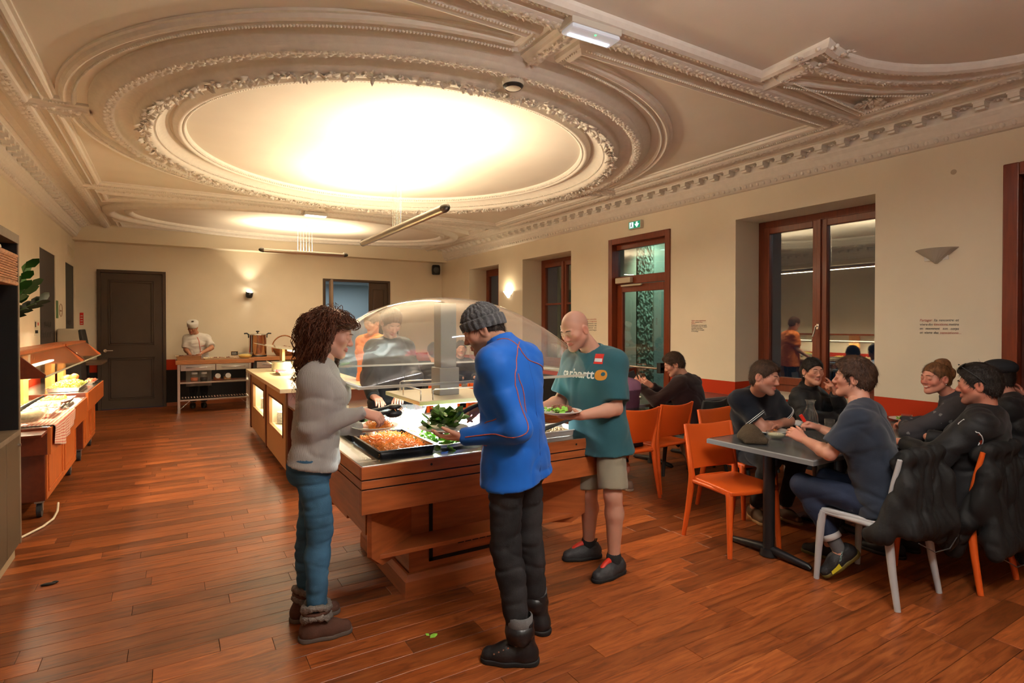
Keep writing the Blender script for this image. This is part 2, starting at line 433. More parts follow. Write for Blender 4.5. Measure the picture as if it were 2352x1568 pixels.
def scrolls(path, off, drop, sp, w, closed=False, seed=1):
    mb = MB(); rg = random.Random(seed)
    for i, (p, d) in enumerate(resample(path, sp, closed)):
        l = V((0, 0, 1)).cross(d); c = p + l * off + DN * drop
        sgn = 1 if i % 2 else -1
        mb.ball(c + l * (sgn * w * .12), w * .2, 6, 4, (1, 1, .8))
        for a in (-.9, .1, 1.0):
            dd = (d * math.cos(a + rg.uniform(-.2, .2)) + l * sgn * math.sin(a + .5)).normalized()
            leaf(mb, c - l * sgn * w * .1, dd, DN, w * rg.uniform(.5, .75), w * .3, .35)
    return mb
def garland(path, off, drop, sp, w, closed=True, seed=3):
    mb = MB(); rg = random.Random(seed)
    for i, (p, d) in enumerate(resample(path, sp, closed)):
        l = V((0, 0, 1)).cross(d); c = p + l * (off + rg.uniform(-.015, .015)) + DN * drop
        for a in range(5):
            t = rg.uniform(0, 6.28); dd = (d * math.cos(t) + l * math.sin(t) + DN * rg.uniform(-.1, .7)).normalized()
            leaf(mb, c, dd, (DN - dd * DN.dot(dd)) if abs(DN.dot(dd)) < .98 else l, w * rg.uniform(.5, .95), w * rg.uniform(.25, .4), rg.uniform(.15, .5))
        if i % 3 == 0:
            for k in range(4): mb.ball(c + V((rg.uniform(-1, 1), rg.uniform(-1, 1), rg.uniform(-.9, -.1))) * w * .28, w * .13, 6, 4)
    return mb
def circ(r, a0=0, a1=360, n=128, ry=None, c=(CX, CYY)):
    return [(c[0] + r * math.cos(R(a)), c[1] + (ry or r) * math.sin(R(a)), ZC) for a in np.linspace(a0, a1, n, endpoint=(a1 - a0) < 359)]
def stuff(o): o['kind'] = 'stuff'; return o
RD = 1.35
def ringmesh(name, prof, c=(CX, CYY), seg=180, sy=1):
    return MB().lathe([(r, ZC - d * RD) for r, d in prof], (c[0], c[1], 0), seg, True, 1, sy).build(name, STUCCO, ceiling)
# large round rose
ringmesh('inner_ring_moulding', [(1.965, 0), (1.967, .014), (1.98, .02), (1.995, .022), (2.005, .036), (2.02, .043), (2.04, .040), (2.055, .028), (2.07, .024), (2.075, 0)])
ringmesh('cove_ring', [(2.10, 0), (2.105, .014), (2.12, .016), (2.15, .022), (2.18, .04), (2.2, .062), (2.215, .066), (2.22, .08), (2.25, .095), (2.29, .10), (2.335, .085), (2.355, .06), (2.36, .04), (2.375, .034), (2.42, .022), (2.46, .03), (2.48, .044), (2.485, .06), (2.5, .07), (2.535, .08), (2.57, .072), (2.59, .052), (2.595, .044), (2.625, .04), (2.63, .026), (2.66, .022), (2.665, 0)])
stuff(beads(circ(1.985, n=400), .0125, .0265, 0.0351, closed=True).build('bead_row', STUCCO, ceiling))
stuff(beads(circ(2.20, n=400), .008, .022, 0.0918, closed=True).build('fine_bead_row', STUCCO, ceiling))
stuff(garland(circ(2.29, n=400), 0, .118, .05, .090).build('flower_garland', STUCCO, ceiling))
stuff(scrolls(circ(2.535, n=400), 0, .098, .05, .080, True).build('leaf_scroll_band', STUCCO, ceiling))
# frame lines
LX0, LX1, LY0, LY1 = -1.03, 5.18, 2.71, 9.01
BAND = [(-.085, 0), (-.085, .02), (-.06, .03), (-.05, .045), (0, .062), (.05, .045), (.06, .03), (.085, .02), (.085, 0)]
BAND = [(o_, -h) for o_, h in BAND]
FR = [(-.065, 0), (-.065, .012), (-.045, .014), (-.035, .03), (-.015, .036), (0, .03), (.012, .018), (.03, .022), (.045, .034), (.06, .02), (.065, 0)]
FR = [(o_, -h * 1.4) for o_, h in FR]
rect = [(LX0, LY0, ZC), (LX1, LY0, ZC), (LX1, LY1, ZC), (LX0, LY1, ZC)]
crosses = [[(CX - 2.66, CYY, ZC), (LX0, CYY, ZC)], [(CX + 2.66, CYY, ZC), (LX1, CYY, ZC)], [(CX, CYY - 2.66, ZC), (CX, LY0, ZC)], [(CX, CYY + 2.66, ZC), (CX, LY1, ZC)]]
mb = MB().sweep(rect, BAND, True); sc = scrolls(rect, 0, .05, .055, .085, True, 5)
for c_ in crosses + [[(LX0, LY1, ZC), (LX0, 12.5, ZC)], [(LX1, LY1, ZC), (LX1, 12.5, ZC)], [(LX0, LY0, ZC), (LX0, YF, ZC)], [(LX1, LY0, ZC), (LX1, YF, ZC)]]:
    mb.sweep(c_, BAND); q = scrolls(c_, 0, .05, .055, .085, False, 6); sc.add(q.v, q.f, True)
mb.build('frame_band', STUCCO, ceiling); stuff(sc.build('frame_leaf_scroll', STUCCO, ceiling))
IN = .20
for sx in (-1, 1):
    for sy in (-1, 1):
        r = 2.80; gx = .20
        ax, ay = abs(LX1 - CX) - IN, abs(LY1 - CYY) - IN
        a0 = math.asin(gx / r); pts = []
        for a in np.linspace(a0, pi / 2 - a0, 30): pts.append((r * math.cos(a), r * math.sin(a)))
        pts = [(ax, gx)] + ([(r * math.cos(a0), gx)] if ax > r * math.cos(a0) + .02 else []) + pts[1:-1] + [(gx, r * math.cos(a0)), (gx, ay), (ax, ay)]
        path = [(CX + sx * p[0], CYY + sy * p[1], ZC) for p in pts]
        if sx * sy < 0: path = path[::-1]
        MB().sweep(path, FR, True).build('spandrel_moulding', STUCCO, ceiling)
        stuff(beads(path, .0085, .0215, .049, .04, True).build('spandrel_beads', STUCCO, ceiling))
# far oval and its frame
FC = (CX, 10.85)
ringmesh('far_oval_moulding', [(2.62, 0), (2.625, .014), (2.65, .03), (2.68, .04), (2.71, .03), (2.73, .02), (2.735, 0)], FC, 128, .5)
ringmesh('far_oval_band', [(2.86, 0), (2.865, .03), (2.9, .055), (2.94, .065), (2.99, .05), (3.02, .03), (3.03, 0)], FC, 128, .52)
stuff(scrolls(circ(2.94, n=300, ry=1.53, c=FC), 0, .055, .06, .08, True, 8).build('far_oval_scroll', STUCCO, ceiling))
for sx in (-1, 1):
    for sy in (-1, 1):
        pts = [(CX + sx * 2.9, FC[1] + sy * 1.5, ZC), (CX + sx * 2.9, FC[1] + sy * .95, ZC), (CX + sx * 2.5, FC[1] + sy * 1.15, ZC), (CX + sx * 2.0, FC[1] + sy * 1.32, ZC), (CX + sx * 1.3, FC[1] + sy * 1.5, ZC)]
        if FC[1] + sy * 1.5 < 12.5: MB().sweep([(p[0], min(p[1], 12.45), p[2]) for p in pts], FR, True).build('far_corner_moulding', STUCCO, ceiling)
# near coffer with stepped corners
half = [(3.60, 2.53), (3.55, 2.02), (3.70, 2.05), (3.86, 2.065), (4.06, 2.045), (4.28, 1.985), (4.46, 1.905), (4.62, 1.80), (4.76, 1.66), (4.86, 1.50), (4.92, 1.32), (4.95, 1.1), (4.96, .9)]
q1 = [(x, y) for x, y in half]; q4 = [(x, 1.52 - y) for x, y in half][::-1]
right_ = q1 + q4; left_ = [(2 * CX - x, y) for x, y in right_][::-1]
near_path = [(x, y, ZC) for x, y in right_ + left_]
COF = [(0, 0), (.004, -.02), (.02, -.045), (.05, -.055), (.065, -.04), (.075, -.02), (.10, -.012), (.155, -.014), (.165, -.03), (.20, -.05), (.235, -.045), (.255, -.02), (.26, 0)]
MB().sweep(near_path, COF, True).build('coffer_moulding', STUCCO, ceiling)
stuff(beads(near_path, .014, .034, .036, .077, True).build('coffer_beads', STUCCO, ceiling))
stuff(scrolls(near_path, .21, .042, .05, .075, True, 9).build('coffer_leaf_scroll', STUCCO, ceiling))
tri = [(3.88, 2.51, ZC), (4.25, 2.40, ZC), (4.6, 2.27, ZC), (4.99, 2.02, ZC), (4.99, 2.56, ZC)]
MB().sweep(tri, FR, True).build('corner_panel_moulding', STUCCO, ceiling)
stuff(beads(tri, .0085, .022, .049, .04, True).build('corner_panel_beads', STUCCO, ceiling))
mbr = MB(); rg = random.Random(4)
for k in range(26):
    t = rg.uniform(0, 6.28); rr = rg.uniform(0, .09); c = V((4.78 + rr * math.cos(t), 2.40 + rr * .6 * math.sin(t), ZC - .012))
    leaf(mbr, c, (math.cos(t), math.sin(t), -.3), DN, .075, .04, .4)
for k in range(9): mbr.ball((4.78 + rg.uniform(-.05, .05), 2.40 + rg.uniform(-.035, .035), ZC - .03), .018, 7, 5)
stuff(mbr.build('corner_rosette', STUCCO, ceiling))
# cornices along both long walls
COR = [(0, 3.12), (.03, 3.125), (.055, 3.142), (.072, 3.172), (.084, 3.184), (.088, 3.2), (.105, 3.24), (.128, 3.268), (.132, 3.285), (.132, 3.345), (.238, 3.345), (.238, 3.36), (.252, 3.364), (.27, 3.376), (.285, 3.368), (.31, 3.38), (.335, 3.391)]
modm = MB().box((.0, -.036, -.004), (.098, .036, .028)).box((.004, -.03, -.022), (.07, .03, 0)); modm.box((.0, -.042, .028), (.102, .042, .04))
bx_ = modm.build('modillion', STUCCO, None, bevel=.006); mod_me = bx_.data; bpy.data.objects.remove(bx_)
ros = MB()
for k in range(6):
    leaf(ros, (0, 0, 0), (math.cos(k * pi / 3), math.sin(k * pi / 3), -.25), DN, .034, .024, .5)
ros.ball((0, 0, -.014), .012, 6, 4); ro = ros.build('rosette', STUCCO); ros_me = ro.data; bpy.data.objects.remove(ro)
for side, wx, sg in (('right', XR, -1), ('left', XL, 1)):
    c_ = MB()
    path = [(wx, YF, 0), (wx, 12.5, 0)]
    c_.sweep(path if sg < 0 else path[::-1], COR)
    co = struct(c_.build('cornice_' + side, STUCCO))
    eg = MB()
    for k in range(int((12.5 - .5) / .075)):
        y = .55 + k * .075
        eg.ball((wx + sg * .062, y, 3.158), .024, 7, 5, (.7, .8, 1.05))
        eg.add([(wx + sg * .085, y + .033, 3.18), (wx + sg * .05, y + .0375, 3.135), (wx + sg * .085, y + .042, 3.18)], [(0, 1, 2)])
    stuff(eg.build('egg_and_dart', STUCCO, co))
    y0 = 1.92 - .215 * 4
    for k in range(55):
        y = y0 + k * .215
        if y > 12.4 or (side == 'left' and y < 4): continue
        o = bpy.data.objects.new('modillion', mod_me); COL.objects.link(o); o.location = (wx + sg * .134, y, 3.305); o.rotation_euler = (0, 0, 0 if sg > 0 else pi)
        attach(o, co)
        if k < 54:
            o = bpy.data.objects.new('rosette', ros_me); COL.objects.link(o); o.location = (wx + sg * .186, y + .1075, 3.343); attach(o, co)

# ------------------------------------------------------------------ doors and windows
GLASS = thin_glass('window_glass', (.72, .76, .74), .01, 1.0, 2.1)
def frame_rect(mb, x0, x1, ya, yb, za, zb, w, wb=None):
    wb = wb or w
    mb.box((x0, ya, za), (x1, ya + w, zb)); mb.box((x0, yb - w, za), (x1, yb, zb)); mb.box((x0, ya + w, zb - w), (x1, yb - w, zb)); mb.box((x0, ya + w, za), (x1, yb - w, za + wb))
    return mb
FX = XR + .43
def lever(parent, p, m=STEEL, sg=1):
    x, y, z = p
    MB().box((x - .012, y - .014, z - .03), (x, y + .014, z + .03)).cyl((x - .012, y, z + .005), (x - .045, y, z + .005), .008, 10).cyl((x - .045, y, z + .005), (x - .05, y + .03 * sg, z - .11), .009, 10).build('window_handle', m, parent, bevel=.003)
for i, (a, b) in enumerate(WINS):
    w = struct(frame_rect(MB(), FX, FX + .07, a, b, .80, 2.815, .085, .09).build('window_%d' % (i + 1), REDWOOD, None, bevel=.006))
    mid = (a + b) / 2
    for s, (ya, yb) in enumerate(((a + .085, mid - .004), (mid + .004, b - .085))):
        sa = frame_rect(MB(), FX - .025, FX + .05, ya, yb, .885, 2.735, .075, .085).build('sash', REDWOOD, w, bevel=.006)
        box('pane', (FX + .01, ya + .07, .965), (FX + .018, yb - .07, 2.665), GLASS, sa, 0)
        if i > 0: box('glazing_bar', (FX - .015, ya + .07, 1.95), (FX + .03, yb - .07, 1.985), REDWOOD, sa)
    MB().box((FX - .045, mid - .022, .885), (FX - .02, mid + .022, 2.735)).build('meeting_stile', REDWOOD, w, bevel=.004)
    lever(w, (FX - .045, mid, 1.56), mat('chrome', (.8, .8, .8), .15, 1), -1 if i else 1)
    box('sill', (XR - .02, a, .775), (FX + .07, b, .802), mat('sill_paint', (.55, .48, .38), .5), w, .004)
# glazed escape door
d1 = struct(frame_rect(MB(), XR - .025, XR + .15, 5.34, 6.57, -.02, 2.86, .085, .02).build('door_1', REDWOOD, None, bevel=.006))
MB().box((XR + .06, 5.425, 2.18), (XR + .15, 6.485, 2.30)).box((XR + .07, 5.425, 2.70), (XR + .14, 6.485, 2.78)).build('transom_rail', REDWOOD, d1, bevel=.005)
box('transom_pane', (XR + .10, 5.42, 2.29), (XR + .108, 6.49, 2.71), GLASS, d1, 0)
lf = frame_rect(MB(), XR + .08, XR + .14, 5.43, 6.48, .02, 2.175, .11, .2).build('door_leaf', REDWOOD, d1, bevel=.006)
box('door_pane', (XR + .105, 5.53, .21), (XR + .113, 6.38, 2.075), GLASS, lf, 0)
box('door_closer', (XR + .0, 6.12, 2.195), (XR + .06, 6.44, 2.275), mat('beige_metal', (.55, .48, .36), .5), d1, .006)
box('closer_arm', (XR + .02, 5.92, 2.145), (XR + .05, 6.34, 2.17), mat('beige_metal'), d1, .004)
MB().cyl((XR + .0, 5.5, .98), (XR + .0, 6.42, .98), .016, 10).box((XR, 5.5, .96), (XR + .08, 5.53, 1.0)).box((XR, 6.39, .96), (XR + .08, 6.42, 1.0)).build('push_bar', STEEL, lf)
box('bar_latch', (XR - .02, 5.5, .92), (XR + .08, 5.57, 1.06), BLACK, lf, .006)
# solid red-brown door at the near end of the window wall
d2 = struct(frame_rect(MB(), XR - .03, XR + .1, .45, 1.83, -.02, 2.85, .10, .02).build('door_2', REDWOOD, None, bevel=.008))
lf2 = MB().box((XR + .05, .55, 0), (XR + .09, 1.73, 2.75)).build('door_leaf', mat('dark_red_panel', (.06, .010, .005), .45), d2, bevel=.004)
for z0, z1 in ((.2, 1.0), (1.15, 2.6)): box('door_panel', (XR + .035, .68, z0), (XR + .055, 1.6, z1), mat('dark_red_panel'), lf2, .012)
# back wall doors
def panel_door(name, x0, x1, handle_left=True):
    d = MB(); f = .055
    d.box((x0, YB - .035, 0), (x0 + f, YB + .1, 2.6)); d.box((x1 - f, YB - .035, 0), (x1, YB + .1, 2.6)); d.box((x0 + f, YB - .035, 2.6 - f), (x1 - f, YB + .1, 2.6))
    d = struct(d.build(name, BROWN, None, bevel=.005)); return d
d3 = panel_door('door_3', -1.2, -.12)
lf3 = box('door_leaf', (-1.143, YB - .012, .01), (-.177, YB + .03, 2.543), BROWN, d3, .004)
for z0, z1 in ((.18, .97), (1.2, 2.42)):
    fr_ = MB()
    for k, (g, dp) in enumerate(((0, .012), (.03, .02))):
        xa, xb, za, zb = -1.03 + g, -.31 - g, z0 + g, z1 - g
        fr_.box((xa, YB - dp - .012, za), (xa + .018, YB - .01, zb)); fr_.box((xb - .018, YB - dp - .012, za), (xb, YB - .01, zb)); fr_.box((xa, YB - dp - .012, za), (xb, YB - .01, za + .018)); fr_.box((xa, YB - dp - .012, zb - .018), (xb, YB - .01, zb))
    fr_.build('panel_moulding', BROWN, lf3, bevel=.003)
MB().cyl((-1.08, YB - .012, 1.1), (-1.08, YB - .03, 1.1), .028, 16).cyl((-1.08, YB - .03, 1.1), (-1.08, YB - .06, 1.1), .011, 10).cyl((-1.08, YB - .06, 1.1), (-.96, YB - .06, 1.1), .010, 10).build('lever_handle', mat('chrome'), lf3)
MB().box((-.19, YB - .03, 2.1), (-.17, YB - .008, 2.2)).build('hinge', BROWN, lf3)
d4 = panel_door('door_4', 2.83, 4.35)
lf4 = box('fixed_leaf', (3.86, YB + .0, .01), (4.295, YB + .04, 2.543), BROWN, d4, .004)
for z0, z1 in ((.2, .9), (1.1, 2.4)): box('leaf_panel', (3.95, YB - .012, z0), (4.2, YB + .01, z1), BROWN, lf4, .01)
lf5 = MB().obox((2.93, YB - .33, 1.276), (.045, .62, 2.53), M.Rotation(R(-9), 3, 'Z')).build('open_leaf', mat('lit_brown_paint', (.17, .11, .07), .5), d4, bevel=.004)  # brown leaf in a lighter colour that stands in for light on it
for z0, z1 in ((.2, .95), (1.15, 2.42)): MB().obox((2.955, YB - .33, (z0 + z1) / 2), (.02, .4, z1 - z0), M.Rotation(R(-9), 3, 'Z')).build('leaf_panel', mat('lit_brown_paint'), lf5, bevel=.008)
# left wall cupboards with lettering
DKP = mat('dark_taupe_panel', (.035, .027, .026), .55)
LTX = mat('black_lettering', (.004, .004, .004), .5)
AXL = axes((0, 1, 0), (0, 0, 1))
d5 = struct(box('door_5', (XL - .05, 9.66, 0), (XL - .012, 10.83, 2.62), DKP, None, 0))
text('lettering', 'Eau', .165, LTX, d5, (XL - .010, 9.72, 1.545), AXL, width=.80, bold=.004)
text('lettering', 'Water', .165, LTX, d5, (XL - .010, 9.46, 1.40), AXL, width=1.16, bold=.004)
d6 = struct(box('door_6', (XL - .05, 11.76, 0), (XL - .012, 12.70, 2.62), mat('dark_slate_panel', (.022, .026, .030), .5), None, 0))
text('lettering', 'onge', .14, LTX, d6, (XL - .010, 11.8, 1.60), AXL, width=.62, bold=.003)
# vent grille on the left wall
vg = thing('vent_grille', 'painted square air vent high on the left wall by the corner', 'vent', (XL, 12.22, 2.75))
box('vent_plate', (XL, 12.0, 2.76), (XL + .012, 12.45, 2.93), PAINT, vg, .003)
for k in range(6): box('slat', (XL + .01, 12.03, 2.775 + k * .025), (XL + .02, 12.42, 2.785 + k * .025), PAINT, vg, 0)
# ------------------------------------------------------------------ lamps of the room
ALU = mat('satin_aluminium', (.62, .58, .52), .32, 1)
def pendant(label, c, length, zt, along, power, lc=WARM):
    t = thing('pendant_lamp', label, 'lamp', (c[0], c[1], ZC), 0, 'long tube pendants')
    ux = V((0, 1, 0)) if along == 'y' else V((1, 0, 0)); wx = V((1, 0, 0)) if along == 'y' else V((0, 1, 0))
    P = V((c[0], c[1], zt)); n = 12; r = .042
    # open-topped aluminium trough
    prof = [(r * math.cos(a), r * math.sin(a)) for a in np.linspace(R(150), R(390), 15)]
    mb = MB(); vs = []
    for e in (-.5, .5):
        for q in prof: vs.append(P + ux * (length * e) + wx * q[0] + V((0, 0, q[1])))
    m_ = len(prof); mb.add(vs, [(i, i + 1, m_ + i + 1, m_ + i) for i in range(m_ - 1)], True)
    mb.build('lamp_tube', ALU, t)
    for e in (-1, 1):
        MB().lathe([(r * 1.02, 0), (r * 1.02, .02), (r * .85, .05), (r * .5, .075), (.001, .085)], P + ux * (e * length / 2), 20, axis=ux * e).build('end_cap', mat('dark_cap', (.12, .11, .10), .3, .8), t)
    MB().cyl(P - ux * (length * .49) + V((0, 0, .012)), P + ux * (length * .49) + V((0, 0, .012)), .011, 10).build('light_strip', emis('warm_tube', (1, .83, .55), 14), t)
    cn = MB(); k = .19
    cn.lathe([(.001, -.045), (.05, -.045), (.06, -.03), (.06, 0)], (c[0], c[1], ZC), 24, True, 1 if along == 'y' else 3.2, 3.2 if along == 'y' else 1)
    cn.build('ceiling_canopy', WHITE, t)
    for i in range(6):
        o_ = (i - 2.5) * .05
        MB().cyl((c[0] + ux.x * o_, c[1] + ux.y * o_, ZC - .03), P + ux * (o_ * 1.0) + V((0, 0, .03)), .0022, 5, smooth=False).build('cable', mat('white_cable', (.75, .72, .66), .5), t)
    rot = (pi, 0, 0)
    for e in (-.32, .32) if length > 2 else (0,):
        ln_ = .75 if length > 2 else length
        area('uplight', P + ux * (e * length) + V((0, 0, .03)), .07 if along == 'y' else ln_, power / (2 if length > 2 else 1), lc, rot, t, ln_ if along == 'y' else .07)
    return t
pendant('long aluminium tube pendant hanging below the round ceiling rose above the salad bar', (CX, CYY), 2.48, 2.62, 'y', 115)
pendant('smaller tube pendant near the far wall under the oval ceiling panel', (CX, 10.8), 1.4, 2.905, 'x', 62)
pendant('tube pendant over the dining tables, just outside the top of the picture', (1.7, .3), 1.2, 2.93, 'x', 115, (1, .95, .91))
# area lights below the closed tubes for the pendants' downward share
area('downlight', (CX, CYY, 2.57), .05, 75, WARM, (0, 0, 0), bpy.data.objects['pendant_lamp'], 2.3)
area('downlight', (1.7, .3, 2.88), 1.1, 42, (1, .95, .91), (0, 0, 0), bpy.data.objects['pendant_lamp.002'], .05)
area('downlight', (CX, 10.8, 2.86), 1.3, 22, WARM, (0, 0, 0), bpy.data.objects['pendant_lamp.001'], .05)

# wall spot on the back wall
t = thing('wall_spotlight', 'small dark round spotlight on the cream back wall', 'lamp', (1.33, YB, 2.2))
MB().cyl((1.33, YB, 2.19), (1.33, YB - .03, 2.19), .045, 18).build('wall_plate', BLACK, t)
MB().lathe([(.03, -.07), (.058, -.06), (.07, -.02), (.07, .05), (.06, .055)], (1.34, YB - .11, 2.2), 20, axis=(.1, -.25, 1)).build('spot_housing', mat('dark_grey_metal', (.05, .05, .05), .35, .6), t)
MB().cyl((1.345, YB - .12, 2.245), (1.347, YB - .125, 2.25), .055, 18).build('spot_lens', emis('spot_glow', (1, .9, .7), 30), t)
spot('spot_beam', (1.345, YB - .13, 2.27), 30, (1, .86, .62), (R(196), 0, 0), 95, .6, .03, t)

# triangular plaster wall sconces
def sconce(label, y, lit):
    t = thing('wall_sconce', label, 'lamp', (XR, y, 2.1), 0, None)
    zt, zb, hw, dp = 2.235, 2.11, .165, .115
    vs = [(XR, y - hw, zt), (XR, y + hw, zt), (XR - dp, y, zt + .005), (XR, y, zb), (XR - dp * .35, y, zb)]
    n = 10; mb = MB(); rim = []
    for i in range(n + 1):
        a = i / n; yy = y - hw + 2 * hw * a; d = dp * math.sin(pi * a) ** .8
        rim.append((XR - d - .002, yy, zt))
    low = [(XR - .002 - .3 * (XR - p[0]), y + (p[1] - y) * .05, zb) for p in rim]
    mb.add(rim + low, [(i, i + 1, n + 2 + i, n + 1 + i) for i in range(n)], False)
    o = mb.build('sconce_shade', mat('sconce_glow', (.85, .8, .7), .5, emit=3.2, ecol=(1, .86, .6)) if lit else mat('sconce_plaster', (.45, .40, .33), .6), t)
    sd = o.modifiers.new('thick', 'SOLIDIFY'); sd.thickness = .008
    box('sconce_back', (XR - .012, y - .09, zb + .03), (XR, y + .09, zt - .01), WHITE, t, .002)
    if lit:
        MB().ball((XR - .05, y, 2.2), .022, 10, 8).build('bulb', emis('bulb_glow', (1, .85, .55), 40), t)
        point('bulb_light', (XR - .05, y, 2.24), 9, (1, .8, .5), .03, t)
sconce('lit triangular plaster sconce glowing between the two far windows', 9.55, True)
sconce('unlit grey triangular sconce beside the large near window', 2.29, False)

# emergency light and exit sign
t = thing('emergency_light', 'rectangular white emergency light fixed to the ceiling moulding', 'lamp', (2.13, 2.62, ZC - .03))
mx = M.Rotation(R(-2), 3, 'Z')
MB().obox((2.13, 2.63, ZC - .06), (.36, .13, .055), mx).build('lamp_base', mat('ivory_plastic', (.62, .58, .5), .45), t, bevel=.006)
MB().obox((2.13, 2.63, ZC - .098), (.35, .12, .028), mx).build('diffuser', mat('frosted_cover', (.75, .8, .9), .4, emit=.12, ecol=(.75, .85, 1)), t, bevel=.012)
MB().obox((2.13, 2.655, ZC - .113), (.29, .022, .006), mx).build('light_strip', emis('cold_strip', (.82, .9, 1), 9), t)
MB().obox((2.13, 2.59, ZC - .113), (.008, .008, .006), mx).build('status_led', emis('green_led', (.05, 1, .15), 4), t)
area('strip_light', (2.13, 2.64, ZC - .125), .3, 5, (.85, .92, 1), (0, 0, 0), t, .03)
t = thing('ceiling_light', 'small white strip light on the ceiling near the far oval', 'lamp', (1.9, 9.2, ZC - .05))
box('lamp_base', (1.75, 9.12, ZC - .10), (2.1, 9.24, ZC - .05), mat('ivory_plastic'), t, .005)
box('diffuser', (1.77, 9.13, ZC - .115), (2.08, 9.23, ZC - .10), mat('frosted_glow', (.8, .85, .9), .4, emit=1.6, ecol=(.9, .95, 1)), t, .004)
t = thing('exit_sign', 'green and white illuminated exit sign above the glazed door', 'sign', (XR, 5.98, 2.95))
box('sign_case', (XR - .05, 5.85, 2.945), (XR, 6.10, 3.06), mat('ivory_plastic'), t, .004)
box('sign_face', (XR - .053, 5.862, 2.955), (XR - .05, 6.088, 3.05), mat('exit_green', (.01, .16, .08), .4, emit=.35, ecol=(.02, .5, .25)), t, 0)
EW = emis('exit_white', (.85, 1, .95), 1.3)
MB().prism([(5.88, 3.012), (5.91, 3.012), (5.91, 3.04), (5.94, 3.04), (5.94, 3.012), (5.97, 3.012), (5.925, 2.962)], 'x', XR - .056, XR - .053).build('arrow', EW, t)
MB().box((XR - .056, 5.995, 2.965), (XR - .053, 6.07, 3.042)).build('door_symbol', EW, t)
GRN = mat('exit_dark', (.005, .08, .04), .4)
fg = MB().ball((XR - .057, 6.03, 3.028), .008, 8, 6); fg.tube([(XR - .057, 6.03, 3.018), (XR - .057, 6.033, 2.995), (XR - .057, 6.05, 2.985), (XR - .057, 6.052, 2.968)], .005, 6).tube([(XR - .057, 6.033, 2.995), (XR - .057, 6.018, 2.98), (XR - .057, 6.01, 2.968)], .005, 6).tube([(XR - .057, 6.015, 3.0), (XR - .057, 6.031, 3.012), (XR - .057, 6.05, 3.004)], .004, 6)
fg.build('running_figure', GRN, t)
# smoke detector
t = thing('smoke_detector', 'round white smoke detector on the ceiling beside the rose', 'detector', (2.05, 3.39, ZC - .05))
MB().lathe([(.001, -.155), (.052, -.155), (.072, -.138), (.078, -.11), (.072, -.085), (.06, -.06), (.06, 0)], (2.05, 3.39, ZC), 28).build('detector_body', mat('cream_plastic', (.8, .75, .64), .45), t)
MB().lathe([(.055, -.157), (.070, -.143), (.073, -.136), (.055, -.150)], (2.05, 3.39, ZC), 28).build('detector_grille', mat('dark_grey_metal'), t)
# loudspeaker
t = thing('loudspeaker', 'small black loudspeaker under the ceiling in the far corner', 'speaker', (5.45, 12.6, 2.8))
sp = MB().lathe([(.001, 0), (.085, 0), (.1, .02), (.105, .12), (.1, .2), (.085, .23), (.001, .23)], (5.45, 12.62, 2.79), 20, sy=.9).build('speaker_body', BLACK, t)
MB().lathe([(.075, 0), (.08, .01), (.06, .02), (.02, .022), (.001, .022)], (5.42, 12.53, 2.90), 20, axis=(-.4, -.9, -.15)).build('speaker_grille', mat('dark_grey_metal'), t)
box('wall_bracket', (5.44, 12.68, 2.9), (5.48, 12.8, 2.94), BLACK, t)
# room behind the open back door, with its own ceiling light
nb = struct(MB().box((2.2, 16.2, 0), (6.6, 16.3, 3)).box((2.2, YB + .25, 0), (2.3, 16.3, 3)).box((6.5, YB + .25, 0), (6.6, 16.3, 3)).build('wall_next_room', mat('blue_lit_white_wall', (.50, .58, .60), .8)))  # white walls with the room's bluish light put into their colour
nc = struct(box('ceiling_next_room', (2.2, YB + .25, 2.72), (6.6, 16.3, 2.8), mat('tile_ceiling', (.6, .63, .63), .8, bump=.2, bscale=25), None, 0))
struct(box('floor_next_room', (2.2, YB - .0, -.1), (6.6, 16.3, -.002), mat('grey_lino', (.2, .2, .2), .5), None, 0))
for k in range(4): box('ceiling_joint', (2.3, 13.6 + k * .6, 2.714), (6.5, 13.62 + k * .6, 2.722), mat('grey_joint', (.3, .32, .32), .8), nc, 0)
t = thing('ceiling_vent', 'dark rectangular vent in the tiled ceiling of the room behind', 'vent', (4.2, 14.3, 2.7))
box('vent_frame', (3.7, 14.5, 2.695), (5.1, 14.85, 2.72), mat('dark_grey_metal'), t)
t = thing('recessed_lamp', 'small bright ceiling lamp in the room behind the open door', 'lamp', (4.45, 14.0, 2.65))
MB().lathe([(.001, 0), (.05, 0), (.06, .05), (.05, .09)], (4.5, 14.1, 2.63), 16).build('lamp_body', mat('frosted_glow'), t)
area('room_light', (4.0, 14.6, 2.66), 1.2, 26, (.78, .92, 1.0), (0, 0, 0), t)
# ------------------------------------------------------------------ salad bar
CHERRY = mat('cherry_veneer', (.36, .098, .026), .35, bump=.05, bscale=25, var=.22, vscale=3, vstretch=(1.5, 1.5, 12), coat=.15)
SHEET = mat('steel_sheet', (.66, .65, .62), .22, 1, bump=.02, bscale=90, var=.05, vscale=4)
DARKGAP = mat('dark_gap', (.01, .006, .004), .8)
BX0, BX1, BY0, BY1, BZ = .81, 2.36, 2.82, 4.30, .862
bar = thing('salad_bar', 'square cherry wood salad bar island with clear dome in the middle of the room', 'salad bar', (1.585, 3.56, 0))
for z0, z1 in ((.793, .858), (.745, .786), (.615, .738)):
    for a, b in (((BX0, BY0, z0), (BX1, BY0 + .03, z1)), ((BX0, BY1 - .03, z0), (BX1, BY1, z1)), ((BX0, BY0 + .03, z0), (BX0 + .03, BY1 - .03, z1)), ((BX1 - .03, BY0 + .03, z0), (BX1, BY1 - .03, z1))):
        box('apron_board', a, b, CHERRY, bar, .002)
